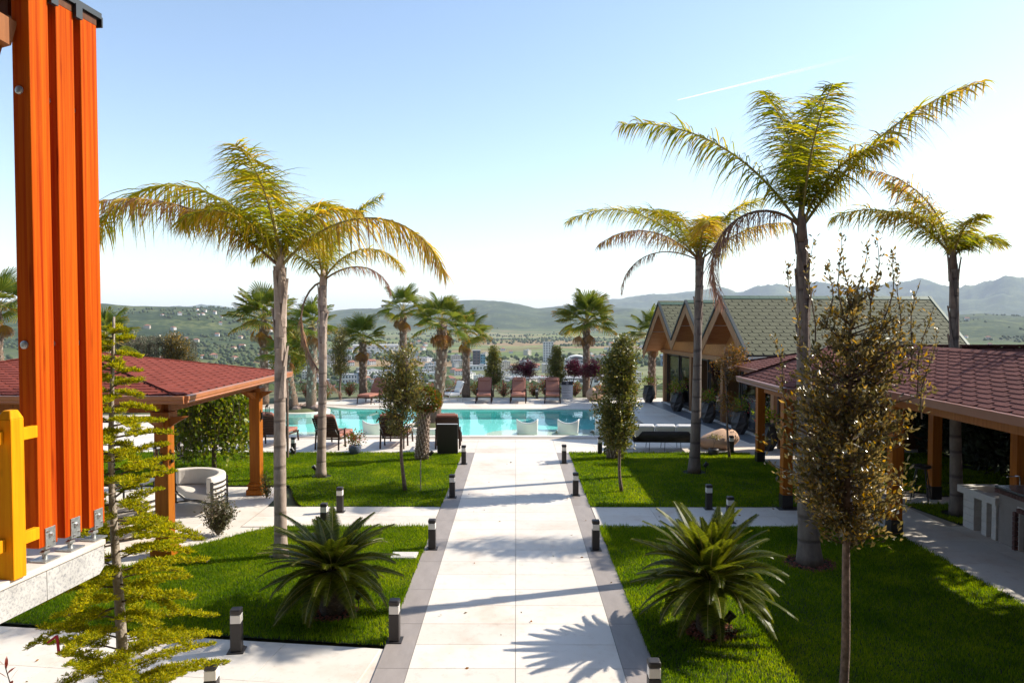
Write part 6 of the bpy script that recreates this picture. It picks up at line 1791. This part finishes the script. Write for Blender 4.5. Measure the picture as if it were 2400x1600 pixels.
# ------------------------------------------------------------------ bollard lights
def bollard_proto():
    r = empty('bollard_light', (0, 0, 0), 'x', 'bollard', 'bollard lights along the paths')
    b = MB(); b.box((0, 0, .006), (.19, .19, .012)); b.build('base_plate', M['bollard'], r, bevel=.002)
    b = MB(); b.box((0, 0, .177), (.125, .125, .33)); b.build('body', M['bollard'], r, bevel=.010)
    b = MB(); b.box((0, 0, .392), (.118, .118, .10)); b.build('diffuser', M['diffuser'], r, bevel=.006)
    b = MB(); b.box((0, 0, .475), (.128, .128, .066)); b.build('cap', M['bollard'], r, bevel=.018)
    return r
bp = bollard_proto()
BOL = [((925, 1500), 'black bollard light on the left path edge, nearest the camera'), ((1013, 1285), 'black bollard light on the left path edge at the cross path'), ((1060, 1165), 'black bollard light on the left path edge beside the back lawn'), ((1087, 1087), 'black bollard light at the far end of the left path edge'),
       ((555, 1524), 'black bollard light at the front edge of the left lawn near the cedar'), ((797, 1199), 'black bollard light on the back lawn side of the left cross path'), ((760, 1242), 'black bollard light rising behind the low cycad'), ((688, 1065), 'black bollard light on the deck beside the slimmer palm'), ((1001, 1064), 'black bollard light half hidden behind the shaggy trunk with leafy ball'),
       ((1532, 1662), 'black bollard light cut by the bottom edge right of the path'), ((1396, 1287), 'black bollard light on the right path edge at the cross path'), ((1349, 1160), 'black bollard light on the right path edge beside the back lawn'), ((1322, 1085), 'black bollard light at the far end of the right path edge'),
       ((1406, 1064), 'black bollard light on the deck left of the clipped tree'), ((1661, 1192), 'black bollard light in shade on the right cross path'), ((1711, 1224), 'black bollard light rising behind the upright cycad'), ((1714, 1061), 'black bollard light behind the thin orange-leaved tree'), ((1258, 934), 'black bollard light between loungers at the railing'), ((497, 1668), 'black bollard light whose cap shows at the bottom edge left')]
for i, (p, lb) in enumerate(BOL):
    o = bp if i == 0 else copy_tree(bp)
    q = on_ground(*p)
    place(o, (q.x, q.y, 0), rad(7) if p[0] < 600 else 0, lb)

# garden spotlights
def spot_proto():
    r = empty('garden_spotlight', (0, 0, 0), 'x', 'spotlight', 'spotlights at tree feet')
    b = MB(); b.tube([(0, 0, 0), (0, 0, .14)], .008, 6); b.box((0, 0, .14), (.03, .05, .03)); b.build('stake', M['black'], r)
    b = MB(); q = MB(); q.lathe([(.02, -.07), (.045, -.04), (.05, .04), (.056, .045), (.056, .07)], n=14)
    Rm = Matrix.Rotation(rad(-40), 3, 'Y'); b.add([Rm @ Vector(v) + Vector((0, 0, .19)) for v in q.v], q.f); b.build('head', M['black'], r)
    return r
sp = spot_proto()
for i, (x, y, rz, lb) in enumerate(((2.66, 9.0, 3.0, 'black spotlight at the foot of the upright cycad'), (-2.12, 9.72, 2.8, 'black spotlight at the foot of the low cycad'), (-5.02, 18.1, .3, 'black spotlight at the foot of the slimmer palm'), (4.85, 18.55, 3.0, 'black spotlight at the foot of the middle palm'), (-2.35, 20.1, 3.0, 'black spotlight at the shaggy trunk with leafy ball'), (-6.35, 20.6, 0.2, 'black spotlight on the lawn behind the far pavilion post'))):
    o = sp if i == 0 else copy_tree(sp)
    place(o, (x, y, 0), rz, lb)
# garden stakes
b = MB(); b.tube([(-2.16, 16.45, 0), (-2.16, 16.45, .72)], .012, 6); tag(b.build('garden_stake', M['bark_pale']), 'thin cane stake standing right of the slender olive tree', 'stake')
b = MB(); b.tube([(-6.42, 20.4, 0), (-6.42, 20.4, 2.2)], .035, 8); tag(b.build('support_pole', M['bark']), 'bare support pole beside the far pavilion post', 'pole')

# ------------------------------------------------------------------ loungers
def lounger_proto(board=False):
    r = empty('sun_lounger', (0, 0, 0), 'x', 'lounger', 'brown sun loungers around the pool')
    W = .33
    hinge = Vector((0, 0, .34)); top = Vector((0, -.46, .98))
    dv = (top - hinge).normalized(); nv = Vector((0, dv.z, -dv.y))
    b = MB()
    for sx in (-1, 1):
        b.bar((sx * W, -.02, .30), (sx * W, 1.28, .30), .04, .05); b.bar(hinge + Vector((sx * W, 0, 0)), top + Vector((sx * W, 0, 0)), .04, .03)
    b.bar((-W, 1.27, .30), (W, 1.27, .30), .04, .05); b.bar((-W, .0, .30), (W, .0, .30), .04, .04)
    b.build('frame', M['lounger_wood'], r)
    for k in range(11):
        b = MB(); c = hinge.lerp(top, (k + .5) / 11); b.bar(c - Vector((W, 0, 0)), c + Vector((W, 0, 0)), .014, .040, up=dv); b.build('slat', M['lounger_wood'], r)
    for sx in (-1, 1):
        for y, ly in ((-.14, -.20), (1.16, 1.20)):
            b = MB(); b.bar((sx * (W + .02), y, .56 if y < 0 else .30), (sx * (W + .03), ly, 0), .045, .03); b.build('leg', M['lounger_wood'], r)
        b = MB(); b.bar((sx * (W + .02), .36, .55), (sx * (W + .03), .40, 0), .045, .03); b.build('leg', M['lounger_wood'], r)
        b = MB(); b.bar((sx * (W + .02), -.20, .575), (sx * (W + .02), .46, .565), .06, .028); b.build('armrest', M['lounger_wood'], r, bevel=.006)
        b = MB(); b.bar((sx * (W - .03), -.30, .62), (sx * (W - .03), .12, .30), .012, .02); b.build('recline_stay', M['galv'], r)
    b = MB(); b.box((0, .63, .385), (.64, 1.27, .105)); b.build('seat_cushion', M['brown_cushion'], r, bevel=.03)
    b = MB(); c0 = hinge + nv * .075 + dv * .05; c1 = top + nv * .075 + dv * .05; b.bar(c0, c1, .64, .10, up=nv); b.build('back_cushion', M['brown_cushion'], r, bevel=.03)
    b = MB(); c = top + nv * .14 - dv * .06; b.bar(c - dv * .1, c + dv * .1, .5, .07, up=nv); b.build('head_pillow', M['brown_cushion'], r, bevel=.03)
    return r
lp = lounger_proto()
LO = [((-5.62, 21.85), -6, 'brown lounger seen from behind, beside the slimmer palm trunk'), ((-7.55, 22.3), -8, 'brown lounger seen from behind, half hidden by the tall palm trunk'), ((-3.72, 22.05), -3, 'brown lounger seen from behind, behind the slender olive tree'), ((-2.06, 22.05), 2, 'brown lounger seen from behind, behind the black board'), ((-9.45, 22.6), -10, 'brown lounger at the far left, mostly hidden by the weeping vine tree'),
      ((-1.50, 34.95), 180, 'brown lounger facing us across the pool, leftmost of three'), ((.14, 34.95), 178, 'brown lounger facing us across the pool, middle of three'), ((1.76, 34.95), 177, 'brown lounger facing us across the pool, rightmost of three beside the notice board'), ((-6.62, 34.6), 162, 'brown lounger facing us across the pool, alone at the left bend')]
for i, (p, a, lb) in enumerate(LO):
    o = lp if i == 0 else copy_tree(lp)
    place(o, (p[0], p[1], 0), rad(a), lb)

# white chair at the far side
wc = empty('garden_chair', (0, 0, 0), 'white-cushioned garden chair across the pool beside the leaning palm', 'chair')
b = MB(); b.box((0, 0, .40), (.56, .58, .12)); b.build('seat_cushion', M['white_cushion'], wc, bevel=.03)
b = MB(); b.bar((0, -.28, .46), (0, -.46, .98), .56, .12, up=(0, 1, .3)); b.build('back_cushion', M['white_cushion'], wc, bevel=.03)
for sx in (-1, 1):
    b = MB(); b.tube([(sx * .30, .30, 0), (sx * .30, .27, .34), (sx * .31, .2, .60), (sx * .31, -.3, .66), (sx * .30, -.5, .95)], .014, 6); b.build('side_frame', M['galv'], wc)
    b = MB(); b.tube([(sx * .30, -.34, .36), (sx * .30, -.42, 0)], .014, 6); b.build('leg', M['galv'], wc)
    b = MB(); b.tube([(sx * .29, .28, .33), (sx * .29, -.36, .34)], .012, 6); b.build('seat_rail', M['galv'], wc)
place(wc, (-3.0, 34.3, 0), rad(120))

# white shell loungers standing on the pool shelf
def shell_proto():
    r = empty('pool_shell_chair', (0, 0, 0), 'x', 'chair', 'white shell chairs in the pool')
    W = .37; n, m_ = 14, 12
    b = MB(); vs = []
    for j in range(m_ + 1):
        v = j / m_
        for i in range(n + 1):
            u = -1 + 2 * i / n
            if v < .5:
                t = v / .5; y = -.30 - .10 * (1 - t); z = .62 - .48 * t
                y -= .10 * (1 - t) ** 2; zt = (.13 * (abs(u) ** 2.2) - .03) * (1 - t); yc = .10 * u * u * (1 - t * .5)
                vs.append((u * W * (1.0 - .06 * t), y + yc, z + zt))
            else:
                t = (v - .5) / .5; y = -.30 + 1.0 * t; z = .14 + .12 * math.sin(t * math.pi) - .10 * t + .04 * u * u
                vs.append((u * W * (.94 + .06 * t), y, z))
    fs = [(j * (n + 1) + i, j * (n + 1) + i + 1, (j + 1) * (n + 1) + i + 1, (j + 1) * (n + 1) + i) for j in range(m_) for i in range(n)]
    b.add(vs, fs); o = b.build('shell', M['white_plastic'], r, smooth=True)
    s = o.modifiers.new('thick', 'SOLIDIFY'); s.thickness = .03
    b = MB(); b.box((0, .1, .055), (.55, .7, .10)); b.build('foot', M['white_plastic'], r, bevel=.02)
    return r
sh = shell_proto()
for i, (x, y, lb) in enumerate(((.42, 25.85, 'white shell chair in the shallow pool, left of three'), (1.83, 25.85, 'white shell chair in the shallow pool, middle of three'), (3.12, 25.9, 'white shell chair in the shallow pool, by the clipped tree'), (-5.0, 25.6, 'white shell chair in the pool behind the lounger at the slimmer palm'))):
    o = sh if i == 0 else copy_tree(sh)
    place(o, (x, y, -.30), rad(-3 + 4 * i), lb)

# pool islands with stones
def island(c, r, rocks, label, seed):
    root = empty('pool_island', (c[0], c[1], -.9), label, 'planter')
    b = MB(); b.lathe([(r, -1.35), (r, .02), (r - .03, .035), (r - .22, .035), (r - .22, -.02)], (c[0], c[1], 0), 32, capt=True); b.build('rim', M['tile'], root)
    b = MB(); b.lathe([(r - .23, -.05), (r * .5, .10), (.05, .16)], (c[0], c[1], 0), 20); b.build('soil', M['earth'], root)
    R_ = random.Random(seed)
    for k in range(rocks):
        a = R_.uniform(0, 6.28); q = R_.uniform(.2, .8) * r; s = R_.uniform(.12, .26)
        b = MB(); b.add([Vector((v[0] * s * R_.uniform(.8, 1.2) + c[0] + q * math.cos(a), v[1] * s * R_.uniform(.8, 1.2) + c[1] + q * math.sin(a), .12 + v[2] * s * .7)) for v in ICO], ICOF.tolist())
        b.build('rock', M['stone_rock'], root)
M['stone_rock'] = mat('reddish_rock', (0.28, 0.20, 0.16), 0.9, 0.35, 6, bump=.5)
island((-9.1, 31.0), 1.15, 9, 'round planted pool island with two fan palms and stones', 3)
island((-3.1, 26.6), 1.0, 8, 'round planted pool island with the leaning fan palm', 4)
for x, y, s, lb in ((-9.9, 30.6, 1, 'low agave-like tuft on the left pool island'), (-3.45, 26.3, 2, 'low pale flowers on the leaning palm island')):
    shrub((x, y, .08), .3, .4, 'photinia' if s == 2 else 'grey_needle', 260, .09, lb, 'plant', seed=200 + s)

# notice board across the pool
nb = empty('notice_board', (2.52, 35.75, 0), 'white pool notice board with a navy header across the pool', 'sign')
b = MB(); b.box((2.52, 35.75, .44), (.55, .03, .84)); b.build('panel', M['sign_white'], nb)
b = MB(); b.box((2.52, 35.731, .77), (.55, .012, .18)); hd_ = b.build('header', M['sign_navy'], nb)
b = MB(); b.tube([(2.52 + .055 * math.cos(a), 35.722, .77 + .055 * math.sin(a)) for a in np.linspace(0, 2 * math.pi, 19)], .006, 5, False); b.tube([(2.50, 35.722, .78), (2.52, 35.722, .75), (2.545, 35.722, .80)], .005, 4); b.build('emblem', M['sign_white'], hd_)
k = 0
for z, w in ((.63, .42), (.60, .34), (.54, .40), (.51, .30), (.45, .36), (.42, .42), (.36, .30), (.30, .40), (.27, .24), (.20, .32), (.13, .36)):
    b = MB(); b.box((2.28 + w / 2, 35.732, z), (w, .004, .012)); b.build('text_line', M['text_ink'], nb)
for sx in (-1, 1):
    b = MB(); b.box((2.52 + sx * .2, 35.85, .22), (.03, .2, .44)); b.build('leg', M['black'], nb)
# black board on the left lawn (the back of a standing sign)
bb = empty('standing_board', (-1.97, 20.95, 0), 'black standing sign board seen from behind on the back left lawn', 'sign')
b = MB(); R_x = Matrix.Rotation(rad(5), 3, 'X'); b.box((-1.97, 20.95, .45), (.60, .035, .86), R=R_x); b.build('panel', M['black'], bb, bevel=.006)
b = MB(); b.box((-1.97, 20.95 - .0375, .888), (.60, .05, .014), R=R_x); b.build('top_edge', M['sign_white'], bb)
for sx in (-1, 1):
    b = MB(); b.bar((-1.97 + sx * .26, 21.02, .8), (-1.97 + sx * .26, 21.3, 0), .025, .025); b.build('leg', M['black'], bb)

# railing along the terrace edge
rl = empty('railing', (-3.5, 37.6, 0), 'thin dark metal railing along the far edge of the pool terrace', 'railing')
RL = [(-14.5, 34.0), (-11.0, 35.4), (-8.5, 37.2), (9.5, 37.6)]
for i in range(3):
    a, c = Vector((*RL[i], 0)), Vector((*RL[i + 1], 0)); n = max(1, round((c - a).length / 1.15))
    for k in range(n):
        p = a.lerp(c, k / n); b = MB(); b.box((p.x, p.y, .42), (.035, .035, .84)); b.build('post', M['galv'], rl)
    for z in (.82, .50, .24):
        b = MB(); b.bar((a.x, a.y, z), (c.x, c.y, z), .03, .035 if z > .8 else .018); b.build('rail', M['galv'], rl)

# flower pots and planters
def potted(base, label, kind):
    root = empty('flower_pot' if kind != 'tall' else 'tall_planter', base, label, 'pot' if kind != 'tall' else 'planter')
    x, y, z = base
    if kind == 'blue':
        b = MB(); b.lathe([(.10, 0), (.16, .06), (.185, .15), (.175, .24), (.165, .27), (.15, .27), (.15, .2)], base, 20); b.build('pot', M['blue_pot'], root, smooth=True)
        P = rng.normal(size=(340, 3)) * [.13, .13, .10] + [x, y, .42]; D = (P - [x, y, .2]) * 3 + rng.normal(size=(340, 3)) * .5
        o = link('foliage', leaf_mesh(P, D, rng.uniform(.05, .09, 340), .5, 'redgreen', root.location), root); o['kind'] = 'stuff'
        P = rng.normal(size=(60, 3)) * [.12, .12, .07] + [x, y, .5]
        o = link('flowers', leaf_mesh(P, rng.normal(size=(60, 3)), rng.uniform(.03, .05, 60), .9, 'flower_red', root.location), root); o['kind'] = 'stuff'
    elif kind == 'low':
        b = MB(); b.lathe([(.11, 0), (.15, .05), (.155, .16), (.14, .19), (.12, .19), (.12, .15)], base, 20); b.build('pot', M['planter'], root, smooth=True)
        b = MB(); b.tube([(x, y, .15), (x + .02, y, .35), (x - .03, y, .5)], [.008, .006, .004], 5); b.tube([(x + .02, y, .33), (x + .1, y, .52)], .004, 4); b.build('stem', M['twig'], root)
        P = rng.normal(size=(90, 3)) * [.11, .08, .035] + [x, y, .53]
        o = link('foliage', leaf_mesh(P, rng.normal(size=(90, 3)), rng.uniform(.04, .07, 90), .5, 'olive_leaf', root.location), root); o['kind'] = 'stuff'
    else:
        b = MB(); b.lathe([(.17, 0), (.27, .22), (.31, .42), (.235, .74), (.225, .80), (.19, .80), (.19, .72)], base, 7, twist=.32); b.build('pot', M['planter'], root)
        n = 300; P = rng.normal(size=(n, 3)) * [.17, .17, .12] + [x, y, .98]
        o = link('foliage', leaf_mesh(P, (P - [x, y, .7]) * 3 + rng.normal(size=(n, 3)) * .5, rng.uniform(.06, .11, n), .45, 'vine_leaf', root.location), root); o['kind'] = 'stuff'
        P = rng.normal(size=(45, 3)) * [.2, .2, .12] + [x, y, 1.02]
        o = link('flowers', leaf_mesh(P, rng.normal(size=(45, 3)), rng.uniform(.05, .08, 45), .9, 'flower_red', root.location), root); o['kind'] = 'stuff'
q = on_ground(832, 1064); potted((q.x, q.y, 0), 'speckled blue pot of red flowers between two loungers', 'blue')
q = on_ground(1672, 1066); potted((q.x, q.y, 0), 'low dark pot with a small bare plant before the tan bean bag', 'low')
for s, t_, lb in ((11.15, .10, 'tall faceted planter at the far corner of the glass house'), (7.75, .32, 'tall faceted planter before the second post of the glass house'), (4.3, .35, 'tall faceted planter before the third post of the glass house'), (1.6, .42, 'tall faceted planter reflected in the nearest glass door'), (-1.4, .0, 'tall faceted planter in the shade left of the near house corner')):
    q = hp(s, t_, 0); potted((q.x, q.y, 0), lb, 'tall')

# outdoor sofa on the deck
so = empty('outdoor_sofa', (0, 0, 0), 'dark woven outdoor sofa with white cushions seen from behind', 'sofa')
L = 1.85
b = MB(); vs = []
for i in range(13):
    u = -1 + 2 * i / 12; yb = -.36 + .10 * abs(u) ** 3
    vs += [(u * L / 2, yb, .30), (u * L / 2 * 1.02, yb - .05, .60)]
b.add(vs, [(2 * i, 2 * i + 2, 2 * i + 3, 2 * i + 1) for i in range(12)]); o = b.build('backrest', M['wicker'], so, smooth=True); s = o.modifiers.new('thick', 'SOLIDIFY'); s.thickness = .03
for sx in (-1, 1):
    b = MB(); b.ext([(sx * L / 2, -.28, .30), (sx * L / 2, .36, .28), (sx * (L / 2 + .03), .36, .44), (sx * (L / 2 + .05), -.3, .60)], (sx * -.03, 0, 0)); b.build('armrest', M['wicker'], so)
b = MB(); b.box((0, .02, .29), (L, .72, .04)); b.build('seat_base', M['wicker'], so)
for k in range(3):
    x = -L / 2 + L * (k + .5) / 3
    b = MB(); b.bar((x, -.22, .42), (x, -.34, .80), L / 3 - .02, .18, up=(0, 1, .3)); b.build('back_cushion', M['white_cushion'], so, bevel=.06)
    b = MB(); b.box((x, .08, .37), (L / 3 - .01, .6, .13)); b.build('seat_cushion', M['white_cushion'], so, bevel=.03)
for x in (-.9, -.45, .0, .45, .9):
    for y in (-.3, .32):
        b = MB(); b.tube([(x, y, .28), (x + .02 * (1 if x > 0 else -1), y + (.03 if y > 0 else -.03), 0)], .009, 6); b.build('leg', M['black'], so)
place(so, (4.42, 21.78, 0), rad(-2))
# bean bags
def beanbag(c, rx, ry, h, label, slump, rz):
    root = empty('bean_bag', (0, 0, 0), label, 'bean bag')
    b = MB(); n, m_ = 22, 12; vs = []
    R_ = random.Random(int(c[0] * 100))
    for j in range(m_ + 1):
        v = j / m_
        for i in range(n):
            a = 2 * math.pi * i / n
            rr = (math.sin(math.pi * min(1, v * .86 + .10)) ** .55) * (1 + .03 * math.sin(5 * a + 7 * v))
            z = h * v ** 1.1
            vs.append((rx * rr * math.cos(a) + slump * v ** 1.5, ry * rr * math.sin(a), z * (1 + .05 * math.sin(3 * a + 2))))
    fs = [(j * n + i, j * n + (i + 1) % n, (j + 1) * n + (i + 1) % n, (j + 1) * n + i) for j in range(m_) for i in range(n)] + [tuple(range(n - 1, -1, -1)), tuple(m_ * n + i for i in range(n))]
    b.add(vs, fs); b.build('bag', M['tan'], root, smooth=True)
    b = MB(); b.tube([(slump * .8 + .05, 0, h * .98), (slump + .1, 0, h * 1.06), (slump * .9 + .16, 0, h * .97)], .012, 6); b.build('handle', M['tan'], root)
    place(root, c, rz)
beanbag((6.0, 22.0, 0), .60, .48, .56, 'large tan bean bag lounger slumped right of the outdoor sofa', .34, 0)
beanbag((3.05, 21.9, 0), .34, .32, .36, 'small tan pouf left of the outdoor sofa', 0, .2)
beanbag((3.80, 34.9, 0), .42, .40, .62, 'round tan bean bag across the pool by the red maple', -.1, .4)

# ------------------------------------------------------------------ air: haze over the whole valley
hz = MB(); hz.box((0, 7000, 260), (40000, 36000, 680))
def haze_mat():
    m = bpy.data.materials.new('haze'); m.use_nodes = True; nt = m.node_tree; nt.nodes.clear()
    out = nt.nodes.new('ShaderNodeOutputMaterial'); pv = nt.nodes.new('ShaderNodeVolumePrincipled')
    pv.inputs['Color'].default_value = (0.76, 0.84, 1.0, 1); pv.inputs['Density'].default_value = HAZE; pv.inputs['Anisotropy'].default_value = 0.0
    nt.links.new(pv.outputs[0], out.inputs['Volume'])
    return m
HAZE = 0.000062
o = hz.build('haze', haze_mat())
tag(o, 'pale blue haze in the air over the valley', 'haze', kind='stuff')

# a few fallen leaves on the paving
P = np.array([(rng.uniform(-1.1, 1.4), rng.uniform(6.5, 20), .006) for _ in range(26)] + [(rng.uniform(-6, -1.8), rng.uniform(7.2, 8.6), .006) for _ in range(12)] + [(rng.uniform(2, 6.5), rng.uniform(13.7, 15), .006) for _ in range(10)])
D = np.stack([rng.normal(size=len(P)), rng.normal(size=len(P)), np.full(len(P), .12)], -1)
o = link('fallen_leaves', leaf_mesh(P, D, rng.uniform(.03, .07, len(P)), .45, 'orange_leaf', (0, 0, 0)))
tag(o, 'few dry leaves lying about on the pale paving', 'leaves', kind='stuff')
